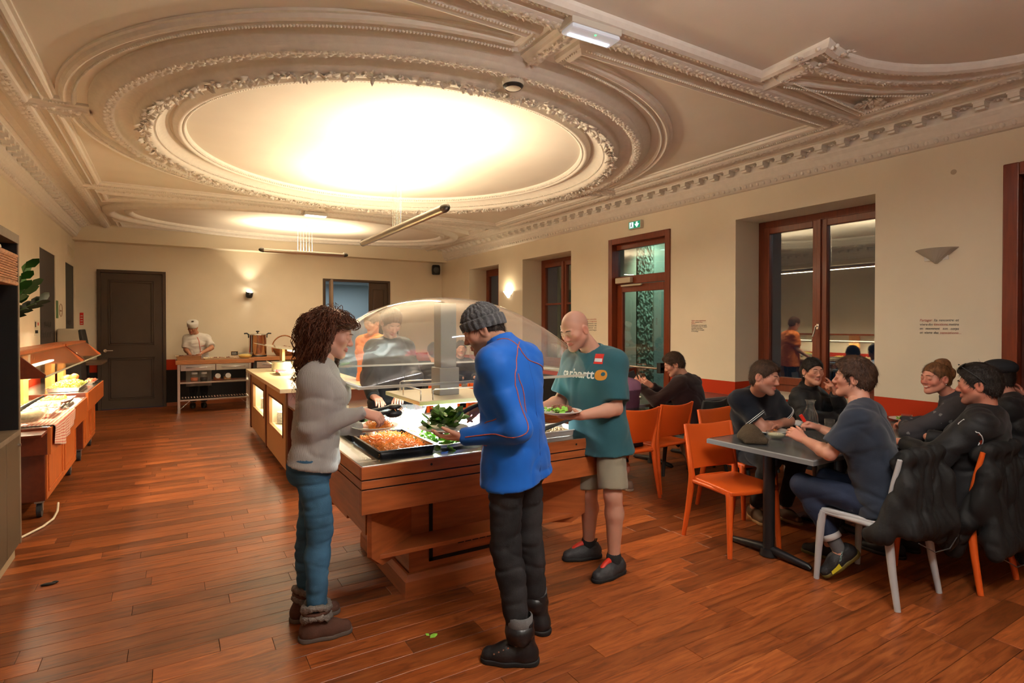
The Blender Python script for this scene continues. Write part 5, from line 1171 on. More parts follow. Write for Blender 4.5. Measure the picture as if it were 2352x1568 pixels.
t = thing('coffee_cup', 'white cup and saucer on the far table beside the bald man', 'cup', (3.75, 4.62, .752)); MB().lathe([(.001, 0), (.05, .002), (.075, .012), (.073, .014), (.001, .006)], (3.75, 4.62, .752), 22).build('saucer', mat('white_china'), t); MB().lathe([(.001, .01), (.028, .012), (.04, .05), (.042, .065), (.039, .065), (.001, .02)], (3.75, 4.62, .752), 22).build('cup_body', mat('white_china'), t)
t = thing('menu_card', 'folded grey card standing on the table of the youth', 'card', (4.45, 4.95, .752)); MB().obox((4.42, 4.93, .82), (.16, .006, .13), M.Rotation(R(-12), 3, 'X')).build('card_sheet', mat('grey_card', (.16, .15, .14), .6), t)
# wall quotations beside the windows
AXR = axes((0, -1, 0), (0, 0, 1)); INK = mat('quote_ink', (.035, .035, .04), .6); INKR = mat('quote_red', (.42, .06, .03), .6)
t = thing('wall_quote', 'four line French quotation printed on the wall between big window and red door', 'lettering', (XR, 2.27, 1.48))
rows = [[('Partager', 1), ('la', 0), ('rencontre', 0), ('et', 0)], [('vivre', 0), ('des', 0), ('émotions,', 1), ('mettre', 0)], [('en', 0), ('mouvement', 0), ('son', 0), ('corps', 0)], [('et', 0), ('vivre', 0), ('des', 0), ('sensations...', 1)]]
for r_, row in enumerate(rows):
    tot = sum(len(w) for w, _ in row); wch = .0118; full = .29; gap = (full - tot * wch) / (len(row) - 1) if r_ < 3 else .012; y = 2.415
    for w, red in row:
        text('word', w, .031, INKR if red else INK, t, (XR - .002, y, 1.61 - .036 * r_), AXR, shear=.2, width=len(w) * wch); y -= len(w) * wch + gap
t = thing('wall_quote', 'short red and black quotation on the wall right of the glazed door', 'lettering', (XR, 4.85, 1.48))
rows = [[('Toucher', 1), ('saveur', 1), ('appétissante', 1)], [('goûter', 1), ('savourer', 0), ('odeur', 1)], [('plaisirs', 1)], [('le', 0), ('goût', 0), ('juste', 0), ('et', 0), ('le', 0), ('bon', 0), ('goût,', 0)], [('les', 0), ('sensations', 0), ('dans', 0), ('le', 0), ('palais', 0)], [('un', 0), ('parfum,', 0), ('des', 0), ('arômes', 0)], [('comme', 0), ('un', 0), ('air', 0), ('de', 0), ('montagne', 0)], [('et', 0), ('le', 0), ('partage', 0)]]
for r_, row in enumerate(rows):
    y = 4.985
    for w, red in row: text('word', w, .018, INKR if red else INK, t, (XR - .002, y, 1.628 - .0195 * r_), AXR, width=len(w) * .0085); y -= len(w) * .0085 + .008
t = thing('wall_quote', 'small quotation on the wall between the second window and the glazed door', 'lettering', (XR, 6.95, 1.5))
for r_ in range(6): text('word', ['vivre ensemble', 'le repas', 'comme un', 'moment de', 'plaisir et', 'de partage'][r_], .03, INKR if r_ < 2 else INK, t, (XR - .002, 7.12, 1.66 - .034 * r_), AXR, width=.25)
t = thing('wall_stain', 'faint round grey stain on the wall above the unlit sconce', 'stain', (XR, 2.17, 2.87)); MB().cyl((XR - .0012, 2.17, 2.876), (XR + .001, 2.17, 2.876), .022, 20).build('stain_mark', mat('stain_paint', (.50, .42, .31), .8), t)

# ------------------------------------------------------------------ outside: terrace seen through the panes
struct(box('ground_terrace', (XR + TW, -1, -.2), (14, 14, -.05), mat('terrace_slab', (.10, .11, .11), .7), None, 0))
t = thing('concrete_pillar', 'rough pale green lit concrete pillar outside the glazed door', 'pillar', (6.95, 7.05, 0))
pm = MB(); nx, nz = 14, 90; vs = []
rgp = random.Random(8)
for k in range(nz + 1):
    for i in range(nx + 1): vs.append((6.85 + .05 * rgp.random(), 6.85 + .36 * i / nx, 3.2 * k / nz))
pm.add(vs, [(k * (nx + 1) + i, k * (nx + 1) + i + 1, (k + 1) * (nx + 1) + i + 1, (k + 1) * (nx + 1) + i) for k in range(nz) for i in range(nx)]).box((6.9, 6.85, 0), (7.3, 7.21, 3.2)).build('pillar_shaft', mat('rough_concrete', (.42, .48, .42), .85, bump=1, bscale=35), t)
struct(box('wall_terrace', (7.6, 7.2, 0), (7.8, 10.6, 3.4), mat('green_lit_render', (.30, .42, .34), .8), None, 0))  # green of the terrace light is put into the wall colour
spot('terrace_lamp_light', (6.55, 6.2, 3.0), 90, (.62, 1, .78), (R(35), 0, R(-35)), 120, .5, .1, None)
for k, (y0_, y1_) in enumerate(((2.2, 4.9),)):
    t = thing('terrace_railing', 'white metal railing on the dark terrace outside the big window', 'railing', (8.2, 3.5, 0))
    for z in (.62, .92, 1.02): MB().cyl((8.2, y0_, z), (8.2, y1_, z), .018, 8).build('rail', mat('pale_rail', (.5, .55, .58), .4), t)
    for j in range(12): MB().cyl((8.2, y0_ + j * .24, 0), (8.2, y0_ + j * .24, 1.02), .012, 6).build('baluster', mat('dark_grey_metal'), t)
t = thing('covered_car', 'pale blue covered shape parked beyond the terrace railing', 'car cover', (9.4, 4, 0)); MB().ball((9.6, 4.0, .55), .62, 24, 12, (.9, 2.0, .95)).build('cover', mat('pale_blue_cover', (.35, .5, .55), .5), t)
area('street_light', (9.0, 3.6, 3.1), 1.0, 45, (.75, .92, 1.0), (0, 0, 0), None)
# ------------------------------------------------------------------ smooth solids for figures and cloth
A_ = lambda p: np.asarray(p, dtype=np.float32)
def unit(v): v = np.asarray(v, float); return v / max(np.linalg.norm(v), 1e-9)
class S:
    """list of blended solids, turned into one quad surface"""
    def __init__(s): s.p = []; s.cut = []
    def c(s, a, b, ra, rb=None, k=.02, op='u', flat=0): s.p.append(('c', A_(a), A_(b), ra, ra if rb is None else rb, k, op, flat)); return s
    def chain(s, pts, rs, k=.02, op='u'):
        for i in range(len(pts) - 1): s.c(pts[i], pts[i + 1], rs[i], rs[i + 1], k, op)
        return s
    def e(s, c, r, rot=None, k=.02, op='u'): s.p.append(('e', A_(c), A_(r), np.eye(3, dtype=np.float32) if rot is None else A_(rot), None, k, op, 0)); return s
    def plane(s, p, n): s.cut.append((A_(p), A_(unit(n)))); return s      # removes what lies along n
    def mesh(s, h):
        lo = np.full(3, 1e9); hi = -lo
        for q in s.p:
            if q[6] != 'u': continue
            if q[0] == 'c': r = max(q[3], q[4]); a = np.minimum(q[1], q[2]) - r; b = np.maximum(q[1], q[2]) + r
            else: r = q[2].max(); a = q[1] - r; b = q[1] + r
            lo = np.minimum(lo, a); hi = np.maximum(hi, b)
        lo -= 4 * h; hi += 4 * h; n = np.ceil((hi - lo) / h).astype(int) + 1
        BIG = .12; g = np.full(n, BIG, np.float32)
        for q in s.p:
            k = q[5]; mg = k + 3 * h
            if q[0] == 'c': r = max(q[3], q[4]); a = np.minimum(q[1], q[2]) - r - mg; b = np.maximum(q[1], q[2]) + r + mg
            else: r = q[2].max(); a = q[1] - r - mg; b = q[1] + r + mg
            i0 = np.clip(np.floor((a - lo) / h).astype(int), 0, n); i1 = np.clip(np.ceil((b - lo) / h).astype(int) + 1, 0, n)
            if (i1 <= i0).any(): continue
            X, Y, Z = [(lo[d] + h * np.arange(i0[d], i1[d])).astype(np.float32) for d in range(3)]
            X, Y, Z = X[:, None, None], Y[None, :, None], Z[None, None, :]
            if q[0] == 'c':
                ax, ay, az = q[1]; ba = q[2] - q[1]; L2 = float(ba @ ba) + 1e-12
                px, py, pz = X - ax, Y - ay, Z - az
                t0 = (px * ba[0] + py * ba[1] + pz * ba[2]) / L2; t = np.clip(t0, 0, 1)
                if q[7]:
                    tt = np.clip(t0, 0, 9); d = np.sqrt((px - tt * ba[0]) ** 2 + (py - tt * ba[1]) ** 2 + (pz - tt * ba[2]) ** 2) - (q[3] + (q[4] - q[3]) * t)
                    d = np.maximum(d, (t0 - 1) * math.sqrt(L2))
                else: d = np.sqrt((px - t * ba[0]) ** 2 + (py - t * ba[1]) ** 2 + (pz - t * ba[2]) ** 2) - (q[3] + (q[4] - q[3]) * t)
            else:
                px, py, pz = X - q[1][0], Y - q[1][1], Z - q[1][2]; Rm = q[3]
                u = px * Rm[0, 0] + py * Rm[1, 0] + pz * Rm[2, 0]; v = px * Rm[0, 1] + py * Rm[1, 1] + pz * Rm[2, 1]; w = px * Rm[0, 2] + py * Rm[1, 2] + pz * Rm[2, 2]
                rx, ry, rz = q[2]; k0 = np.sqrt((u / rx) ** 2 + (v / ry) ** 2 + (w / rz) ** 2); k1 = np.sqrt((u / rx ** 2) ** 2 + (v / ry ** 2) ** 2 + (w / rz ** 2) ** 2) + 1e-9
                d = k0 * (k0 - 1) / k1; d = np.where(k0 < 1e-3, -min(rx, ry, rz), d)
            sl = tuple(slice(i0[d_], i1[d_]) for d_ in range(3)); o = g[sl]
            if q[6] == 'u': hh = np.maximum(k - np.abs(o - d), 0) / k; g[sl] = np.minimum(o, d) - hh * hh * k * .25
            else: d = -d; hh = np.maximum(k - np.abs(o - d), 0) / k; g[sl] = np.maximum(o, d) + hh * hh * k * .25
        X, Y, Z = [(lo[d] + h * np.arange(n[d])).astype(np.float32) for d in range(3)]
        for p, nn in s.cut: g = np.maximum(g, (X[:, None, None] - p[0]) * nn[0] + (Y[None, :, None] - p[1]) * nn[1] + (Z[None, None, :] - p[2]) * nn[2])
        g = np.clip(g, -BIG, BIG).astype(np.float32)
        G = openvdb.FloatGrid(BIG); G.copyFromArray(g)
        P, Q = G.convertToQuads(0.0)
        return P.astype(np.float64) * h + lo, Q.copy()
def join(parts):
    vs, fs, k = [], [], 0
    for P, Q in parts: vs.append(P); fs.append(Q + k); k += len(P)
    return np.vstack(vs), np.vstack(fs)
def normals(P, Q):
    a = P[Q[:, 2]] - P[Q[:, 0]]; b = P[Q[:, 3]] - P[Q[:, 1]]; n = np.cross(a, b); N = np.zeros_like(P)
    for i in range(4): np.add.at(N, Q[:, i], n)
    return N / (np.linalg.norm(N, axis=1, keepdims=True) + 1e-12)
def smooth_mesh(P, Q, it=2):
    for _ in range(it):
        acc = np.zeros_like(P); cnt = np.zeros(len(P))
        for i in range(4):
            np.add.at(acc, Q[:, i], P[Q[:, (i + 1) % 4]]); np.add.at(cnt, Q[:, i], 1)
        P = .5 * P + .5 * acc / np.maximum(cnt, 1)[:, None]
    return P
def surf(name, P, Q, m, parent, col=None):
    me = bpy.data.meshes.new(name); me.vertices.add(len(P)); me.vertices.foreach_set('co', P.astype(np.float32).ravel())
    me.loops.add(len(Q) * 4); me.loops.foreach_set('vertex_index', Q.astype(np.int32).ravel()); me.polygons.add(len(Q))
    me.polygons.foreach_set('loop_start', np.arange(0, len(Q) * 4, 4, dtype=np.int32)); me.polygons.foreach_set('use_smooth', np.ones(len(Q), bool)); me.update(calc_edges=True)
    if col is not None:
        at = me.attributes.new('col', 'FLOAT_COLOR', 'POINT'); at.data.foreach_set('color', np.hstack([col, np.ones((len(col), 1))]).astype(np.float32).ravel())
    return link(name, me, m, parent)
def cloth(name, sd, h, m, parent, amp=.005, f=28, seed=0, stretch=(1, 1, 1), smooth=1, col=None):
    P, Q = sd.mesh(h); P = smooth_mesh(P, Q, smooth); N = normals(P, Q); W_ = P * np.array(stretch)
    d = fnoise(W_, f, seed, 6); d2 = fnoise(W_, f * 2.1, seed + 1, 5)
    cr = np.exp(-(d / .14) ** 2); cr2 = np.exp(-(fnoise(W_[:, [1, 2, 0]], f * .8, seed + 3, 5) / .10) ** 2)
    P = P + N * (amp * (.7 * d + .4 * d2 - 1.0 * cr - .6 * cr2 + .5))[:, None]
    return surf(name, P, Q, m, parent, col(P) if col else None)

# ------------------------------------------------------------------ figures
SKINM = mat('skin', (.6, .35, .25), .48, attr='col', sss=.12, bump=.05, bscale=250, spec=.4)
EYEW = mat('eye_white', (.75, .72, .68), .15); IRIS = mat('iris_brown', (.03, .015, .008), .1)
def frame(f, u):
    f = unit(f); r = unit(np.cross(f, u)); u = np.cross(r, f); return np.stack([r, f, u], 1)     # columns right, forward, up
def head_solid(sd, F, c, s, neck, male=True, eyes='down', jaw=1.0, smile=False):
    def T(x, y, z): return c + F @ (np.array((x, y, z)) * s)
    e = lambda p, r, k=.015, op='u', rot=None: sd.e(T(*p), np.array(r) * s, F if rot is None else F @ rot, k * s, op)
    cc = lambda a, b, ra, rb=None, k=.012, op='u': sd.c(T(*a), T(*b), ra * s, None if rb is None else rb * s, k * s, op)
    e((0, -.014, .030), (.074, .094, .086)); e((0, .020, -.030), (.060, .066, .085), .03)
    for q in (-1, 1):
        cc((q * .052 * jaw, -.002, -.055), (q * .016, .062, -.098), .020, .017, .028)
        e((q * .040, .052, -.020), (.024, .022, .020), .025)
        e((q * .029, .096, .003), (.0165, .014, .0115), .012, 's')
        e((q * .030, .0745, .002), (.0155, .0145, .0135), .004)
        if eyes == 'down': e((q * .030, .0785, .003), (.0165, .013, .0105), .006)
        else: e((q * .030, .0785, .0085), (.0165, .0125, .0060), .006); e((q * .030, .077, -.0065), (.015, .012, .004), .006)
        e((q * .0100, .093, -.034), (.0085, .009, .007), .008)
        Re = np.array(M.Rotation(q * .25, 3, 'Z')); e((q * .079, -.012, -.008), (.0085, .021, .033), .008, 'u', Re); e((q * .084, -.006, -.005), (.006, .011, .019), .006, 's', Re)
        cc((q * .012, .086, .020), (q * .040, .076, .024), .0085 if male else .006, .006, .016)
    cc((0, .080, .012), (0, .103, -.026), .0068, .0105, .012); e((0, .100, -.030), (.0105, .0095, .0085), .008)
    w = .027 if smile else .0215; lift = .006 if smile else 0
    for z, r in ((-.0575, .0052), (-.0685, .0062)):
        cc((0, .0885, z), (w, .0775, z + lift + (.001 if z > -.06 else .006)), r, r * .6, .006); cc((0, .0885, z), (-w, .0775, z + lift + (.001 if z > -.06 else .006)), r, r * .6, .006)
    if smile:
        cc((-w * .8, .092, -.0625 + lift * .6), (w * .8, .092, -.0625 + lift * .6), .0042, None, .004, 's')
        for q in (-1, 1): e((q * .040, .060, -.034), (.018, .016, .014), .02)
    else: cc((-w * .8, .0945, -.0628), (w * .8, .0945, -.0628), .0022, None, .004, 's')
    e((0, .070, -.100), (.022 if male else .017, .019, .017), .02)
    nb = np.asarray(neck)
    sd.c(T(0, -.028, -.045), nb + np.array((0, 0, .0)), .053 * s if male else .046 * s, .060 * s if male else .05 * s, .03 * s)
    return T
def head_color(P, F, c, s, base, stub=0, lip=(.42, .13, .10), flush=.25, pate=0):
    L_ = (P - c) @ F / s; col = np.tile(np.array(base), (len(P), 1)); x, y, z = L_.T
    fl = np.exp(-(((np.abs(x) - .042) / .025) ** 2 + ((z + .03) / .025) ** 2)) * (y > .02) + np.exp(-((x / .016) ** 2 + ((z + .03) / .02) ** 2)) * (y > .08) + np.exp(-(((np.abs(x) - .08) / .012) ** 2 + ((z + .005) / .03) ** 2))
    col = col * (1 - flush * np.clip(fl, 0, 1)[:, None] * np.array((.05, .55, .6)))
    lp = np.clip(1.25 - (np.abs(x) / .026) ** 4 - ((z + .0625) / .0115) ** 4, 0, 1) * (y > .07)
    col = col * (1 - lp[:, None]) + np.array(lip) * lp[:, None]
    if stub:
        sb = np.clip((-.035 - z + .25 * (y - .05)) / .02, 0, 1) * np.clip((y + .02) / .03, 0, 1) * (1 - np.clip(lp * 2, 0, 1)) * np.clip((z + .135) / .02, 0, 1)
        col = col * (1 - stub * sb[:, None] * np.array((.75, .72, .68)))
    if pate: 
        pt_ = np.clip((z - .045 - .75 * (y - .03)) / .03, 0, 1); col = col * (1 - pate * pt_[:, None] * np.array((.6, .58, .55)))
    return col
def hand_solid(sd, w, fd, dn, side, s=1., curl=(.35, .45, .3), thumb=(.5, .3), spread=.06, arm=None, fingers=None):
    """w wrist, fd finger direction, dn back-of-hand direction, side +1 left / -1 right"""
    w = np.asarray(w, float); y = unit(fd); z = unit(np.asarray(dn) - y * np.dot(dn, y)); x = np.cross(y, z)   # x to the right
    tx = x * side                                                                                          # thumb side
    Pt = lambda a, b, c_: w + (tx * a + y * b + z * c_) * s
    if arm is not None: sd.c(w + unit(np.asarray(arm) - w) * .09, w, .031 * s, .0255 * s, .02)
    for i, (xo, ln) in enumerate(((.027, .072), (.009, .080), (-.010, .074), (-.027, .058))):
        kn = Pt(xo, .084 - .004 * abs(i - 1.2), 0)
        sd.c(Pt(xo * .45, .006, 0), kn, .0155 * s, .0105 * s, .014 * s)
        a = 0; p = kn; ca = fingers[i] if fingers else curl
        sp = (1.2 - i) * spread
        for j, (fr, r0, r1) in enumerate(((.45, .0092, .0084), (.30, .0084, .0078), (.25, .0078, .0064))):
            a += ca[j]; d = (y * math.cos(a) - z * math.sin(a)) * math.cos(sp) + tx * math.sin(sp) * math.cos(a)
            q = p + unit(d) * ln * fr * s; sd.c(p, q, r0 * s, r1 * s, .004 * s); p = q
    t0 = Pt(.016, .016, -.006); t1 = t0 + (tx * math.sin(thumb[0]) + y * math.cos(thumb[0]) - z * .35) * .046 * s
    d2 = tx * math.sin(thumb[0] - thumb[1]) + y * math.cos(thumb[0] - thumb[1]) - z * .45; t2 = t1 + unit(d2) * .033 * s; t3 = t2 + unit(d2 - tx * thumb[1] * .5) * .026 * s
    sd.c(t0, t1, .0165 * s, .0115 * s, .012 * s); sd.c(t1, t2, .0108 * s, .0098 * s, .005 * s); sd.c(t2, t3, .0098 * s, .0072 * s, .004 * s)
    sd.e(Pt(0, .045, -.003), np.array((.034, .042, .0135)) * s, np.stack([tx, y, z], 1), .012 * s)
def person(name, label, J, look, root_z=0.0, group=None):
    """J: joint positions in metres; look: clothing and build"""
    g = {k: np.array(v, float) for k, v in J.items() if isinstance(v, (tuple, list)) and len(v) == 3 and not isinstance(v[0], (tuple, list))}
    s = look.get('s', 1.0); hs = look.get('hs', s); yaw = R(J['yaw']); fw = np.array((-math.sin(yaw), math.cos(yaw), 0)); rt = np.array((fw[1], -fw[0], 0))
    pel, nk, hd = g['pel'], g['neck'], g['head']; up = unit(nk - pel); fdir = unit(fw - up * (fw @ up)); male = look.get('male', True)
    sy = R(J.get('shyaw', J['yaw'])); rs_ = np.array((math.cos(sy), math.sin(sy), 0))
    bw = look.get('bw', 1.0) * s; SHW = .163
    shR = g.get('shR', nk + rs_ * SHW * bw - up * .060 * s - fdir * .005); shL = g.get('shL', nk - rs_ * SHW * bw - up * .060 * s - fdir * .005)
    hpR = pel + rt * .085 * bw - up * .03; hpL = pel - rt * .085 * bw - up * .03
    t = thing('person', label, 'person', (pel[0], pel[1], root_z), 0, group)
    base = look.get('skin', (.62, .36, .25)); hb = look.get('hb', .009); hh = look.get('hh', .0036)
    belly = look.get('belly', 0)
    def torso(sd, off, arms=True, lo=.0, k=.05):
        for q in (-1, 1):
            a = pel + rt * q * .068 * bw; b = pel + up * .30 * np.linalg.norm(nk - pel) + rt * q * .052 * bw + fdir * belly; c = pel + up * .66 * np.linalg.norm(nk - pel) + rs_ * q * .072 * bw + fdir * (.01 + (0 if male else .012)); d = nk - up * .075 * s + rs_ * q * .095 * bw - fdir * .005
            sd.chain([a, b, c, d], [.098 * bw + off + (.004 if not male else 0), (.088 if not male else .098) * bw + off + belly * .5, .102 * bw + off, .072 * bw + off], k)
        sd.c(pel + up * .05, nk - up * .10 * s, .10 * bw + off, .085 * bw + off, k)
        sd.c(shL - up * .01, shR - up * .01, .046 * s + off * .7, None, .06); sd.c(nk - up * .012 * s, shL + up * .006, .046 * s + off * .6, .040 * s + off * .6, .06); sd.c(nk - up * .012 * s, shR + up * .006, .046 * s + off * .6, .040 * s + off * .6, .06)
        if look.get('bust'):
            for q in (-1, 1): sd.e(pel + up * .68 * np.linalg.norm(nk - pel) + rs_ * q * .075 * s + fdir * (.10 * s + off * .6), np.array((.055, .05, .055)) * s, None, .04)
    # ---- body
    sb = S(); torso(sb, -.012)
    la = .84 if look.get('top', {}).get('sleeve', 'long') == 'long' else 1.0; ll = .84 if look.get('bottom', {}).get('len', 'long') == 'long' else 1.0
    seated = g['knL'][2] > pel[2] - .2
    for q, sh, hp in (('L', shL, hpL), ('R', shR, hpR)):
        el, wr, kn, an = g['el' + q], g['wr' + q], g['kn' + q], g['an' + q]
        sb.c(sh, el, .045 * s * la, .039 * s * la, .03); m1 = el + (wr - el) * .25; sb.chain([el, m1, wr], [.040 * s * la, .0425 * s * la, .0265 * s], .02)
        sb.c(hp, kn, .082 * s * ll, .054 * s * ll, .03); m2 = kn + (an - kn) * .3 - unit(np.cross(an - kn, rt)) * -.012 * s; sb.chain([kn, m2, an], [.053 * s * ll, .056 * s * ll, .036 * s * ll], .025)
        sb.c(an, an + (0, 0, -.03), .036 * s, .04 * s, .02)
    sb.c(nk - up * .06, nk + (hd - nk) * .25, .06 * s, .054 * s, .03)
    parts = [sb.mesh(hb)]; parts[0] = (smooth_mesh(*parts[0], 1), parts[0][1]); cols = [np.tile(base, (len(parts[0][0]), 1))]
    F = frame(g['hf'], g.get('hu', np.array((0, 0, 1.))))
    sh_ = S(); head_solid(sh_, F, hd, hs, nk + up * .0, male, look.get('eyes', 'down'), look.get('jaw', 1.), look.get('smile', False)); P, Q = sh_.mesh(hh); P = smooth_mesh(P, Q, 1)
    parts.append((P, Q)); cols.append(head_color(P, F, hd, hs, base, look.get('stub', 0), look.get('lip', (.42, .13, .10)), look.get('flush', .3), look.get('pate', 0)))
    for q, sd_ in (('L', 1), ('R', -1)):
        if 'hand' + q in J:
            hj = J['hand' + q]; sh2 = S(); hand_solid(sh2, g['wr' + q], hj['f'], hj['d'], sd_, s * look.get('hand', 1.0), hj.get('curl', (.35, .45, .3)), hj.get('thumb', (.6, .3)), hj.get('spread', .06), g['el' + q], hj.get('fingers'))
            P, Q = sh2.mesh(look.get('hhand', .0034)); P = smooth_mesh(P, Q, 1); parts.append((P, Q)); cc = np.tile(base, (len(P), 1)) * np.array((1.0, .9, .88)); cols.append(cc)
    P, Q = join(parts); surf('body', P, Q, SKINM, t, np.vstack(cols))
    T = lambda x, y, z: hd + F @ (np.array((x, y, z)) * hs)
    if look.get('face', True):
        for q in (-1, 1):
            eb = MB().ball(V(T(q * .030, .0765, .002)), .0122 * hs, 14, 10).build('eye', EYEW, t)
            gz = unit(F @ np.array((0, 1, -.35 if look.get('eyes', 'down') == 'down' else 0)) + (np.array(J['gaze']) if 'gaze' in J else 0))
            MB().ball(V(T(q * .030, .0765, .002) + gz * .0072 * hs), .0062 * hs, 12, 8).build('iris', IRIS, eb)
            bm = MB().tube([V(T(q * a, b, c_)) for a, b, c_ in ((.013, .0955, .0265), (.024, .0935, .0285), (.036, .0865, .0275), (.046, .0755, .0225))], [.0018 * hs, .0030 * hs, .0027 * hs, .0012 * hs], 6).build('eyebrow', look.get('brow') or look.get('hairm') or mat('brow_dark', (.03, .015, .008), .7), t)
        if look.get('smile'): MB().tube([V(T(a, b, c_)) for a, b, c_ in ((-.022, .078, -.0565), (-.01, .0865, -.061), (0, .0885, -.062), (.01, .0865, -.061), (.022, .078, -.0565))], .0042 * hs, 6).build('teeth', mat('teeth', (.75, .72, .62), .3), t)
    # ---- clothing
    tp = look.get('top')
    if tp:
        sd = S(); off = tp.get('off', .014); torso(sd, off)
        if tp.get('hip', True): sd.c(pel + rt * .075 * bw - up * tp.get('drop', .10), pel + rt * .07 * bw, .105 * bw + off + tp.get('flare', .005), .10 * bw + off, .05); sd.c(pel - rt * .075 * bw - up * tp.get('drop', .10), pel - rt * .07 * bw, .105 * bw + off + tp.get('flare', .005), .10 * bw + off, .05)
        for q, sh in (('L', shL), ('R', shR)):
            el, wr = g['el' + q], g['wr' + q]; so = tp.get('soff', off)
            if tp.get('sleeve', 'long') == 'long':
                sd.c(sh, el, .047 * s + so, .041 * s + so, .045); sd.c(el, wr + (wr - el) * .02, .0425 * s + so, .030 * s + so * tp.get('cuff', .6), .03, 'u', 1)
            else:
                f_ = tp['sleeve']; sd.c(sh, sh + (el - sh) * f_, .047 * s + so, .049 * s + so + .008, .045, 'u', 1)
        if tp.get('collar'): sd.c(nk - up * .045 * s, nk + unit(hd - np.array(fdir) * .05 - nk) * tp['collar'], .066 * s + off * .5, .068 * s + off * .3, .02, 'u', 1)
        hz = pel - up * tp.get('drop', .10); hn = unit(-up + fdir * tp.get('htilt', 0)); sd.plane(hz, hn)
        if 'neckcut' in tp: sd.e(nk + up * .035 * s + fdir * .03, np.array((.075, .075, .06)) * s * tp['neckcut'], None, .01, 's')
        ob = cloth('top_garment' if not tp.get('name') else tp['name'], sd, tp.get('h', hb), tp['m'], t, tp.get('amp', .0045), tp.get('f', 24), tp.get('seed', 1), tp.get('st', (1, 1, 1.6)))
    bt = look.get('bottom')
    if bt:
        sd = S(); off = bt.get('off', .012); ph_ = -.006 if seated else off
        sd.c(hpL + up * .03, hpR + up * .03, .098 * bw + ph_, None, .05); sd.c(pel + rt * .06 * bw + up * .10, pel + rt * .07 * bw, .090 * bw + ph_, .10 * bw + ph_, .05); sd.c(pel - rt * .06 * bw + up * .10, pel - rt * .07 * bw, .090 * bw + ph_, .10 * bw + ph_, .05)
        if look.get('seat', True) and not seated:
            for q in (-1, 1): sd.e(pel + rt * q * .07 * bw - fdir * (.045 + off * .5) - up * .06, np.array((.082, .075, .09)) * bw, None, .05)
        for q, hp in (('L', hpL), ('R', hpR)):
            kn, an = g['kn' + q], g['an' + q]
            if bt.get('len', 'long') == 'long':
                e_ = an + (kn - an) * bt.get('hem', .06); cal = kn + (an - kn) * .32 + unit(np.cross(rt, an - kn)) * -.008
                sd.chain([hp, kn], [.083 * bw + off, .056 * s + off], .03); sd.c(kn, cal, .056 * s + off, .056 * s + off * .9, .03); sd.c(cal, e_, .056 * s + off * .9, .040 * s + off * bt.get('ank', 1.1), .02, 'u', 1)
            else: sd.c(hp, hp + (kn - hp) * bt['len'], .085 * bw + off, .070 * s + off + .012, .03, 'u', 1)
        if not seated: sd.plane(pel + up * bt.get('waist', .06 - (tp or {}).get('drop', .1)), up)
        cloth(bt.get('name', 'trousers'), sd, bt.get('h', hb), bt['m'], t, bt.get('amp', .004), bt.get('f', 22), bt.get('seed', 5), bt.get('st', (.8, .8, 1.6)))
    # ---- shoes
    sk = look.get('shoe')
    if sk:
        for q in 'LR':
            an = g['an' + q]; fd = unit(np.array(J.get('ft' + q, fw), float)); ud = np.array(J.get('fu' + q, (0, 0, 1.)), float); Fs = frame(fd, ud)
            gz = an - Fs[:, 2] * (.085 * s) if J.get('lift' + q) else np.array((an[0], an[1], 0.0))
            TT = lambda x, y, z: gz + Fs @ (np.array((x, y, z)) * s)
            k_ = sk.get('k', 1.0); sd = S()
            sd.c(TT(0, -.045, .045), TT(0, .07, .040), .041 * k_ * s, .043 * k_ * s, .03); sd.c(TT(0, .07, .036), TT(.0, .145, .030), .043 * k_ * s, .034 * k_ * s, .03); sd.c(TT(0, -.02, .06), TT(0, .05, .055), .04 * k_ * s, .035 * s, .03)
            top = sk.get('hi', .085); sd.c(TT(0, -.025, .05), TT(0, -.02, top), .044 * k_ * s, .043 * k_ * s, .02, 'u', 1); sd.plane(TT(0, 0, .016), -Fs[:, 2])
            o = cloth('shoe', sd, .005 if hb < .012 else .008, sk['m'], t, sk.get('amp', .0015), 30, 3)
            so = S(); so.c(TT(0, -.045, .012), TT(0, .07, .012), .045 * k_ * s, .047 * k_ * s, .02); so.c(TT(0, .07, .012), TT(0, .147, .012), .047 * k_ * s, .037 * k_ * s, .02); so.plane(TT(0, 0, .024), Fs[:, 2]); so.plane(TT(0, 0, .0), -Fs[:, 2])
            P, Q = so.mesh(.005 if hb < .012 else .008); surf('sole', P, Q, sk.get('sole') or BLACK, o)
            if sk.get('tongue'): MB().tube([V(TT(0, .022, .103)), V(TT(0, .045, .097)), V(TT(0, .075, .085)), V(TT(0, .105, .071)), V(TT(0, .12, .062))], [.016 * s, .020 * s, .021 * s, .018 * s, .010 * s], 10).build('tongue', sk['tongue'], o)
            if sk.get('laces'):
                for i in range(5): MB().tube([V(TT(-.028, .032 + i * .018, .092 - i * .008)), V(TT(0, .038 + i * .018, .118 - i * .0085)), V(TT(.028, .044 + i * .018, .092 - i * .008))], .0030 * s, 6).build('lace', sk['laces'], o)
    # ---- short hair
    hr = look.get('hair')
    if hr:
        sd = S(); th = hr.get('t', .010); E = lambda p, r, k=.02, op='u': sd.e(T(*p), np.array(r) * hs, F, k * hs, op)
        E((0, -.016, .032), (.074 + th, .094 + th, .086 + th * 1.2)); E((0, -.055, -.02), (.062 + th * .6, .055 + th * .6, .062))
        if hr.get('top'): E((0, .015, .085), (.06, .075, .022 + hr['top']), .03)
        fz = hr.get('line', .055); sd.plane(T(0, .078, fz), F @ np.array((0, .80, -.60)))
        E((0, .10, -.055), (.085, .085, .085), .012, 's')
        for q in (-1, 1): E((q * .088, .012, -.02), (.022, .030, .042), .01, 's')
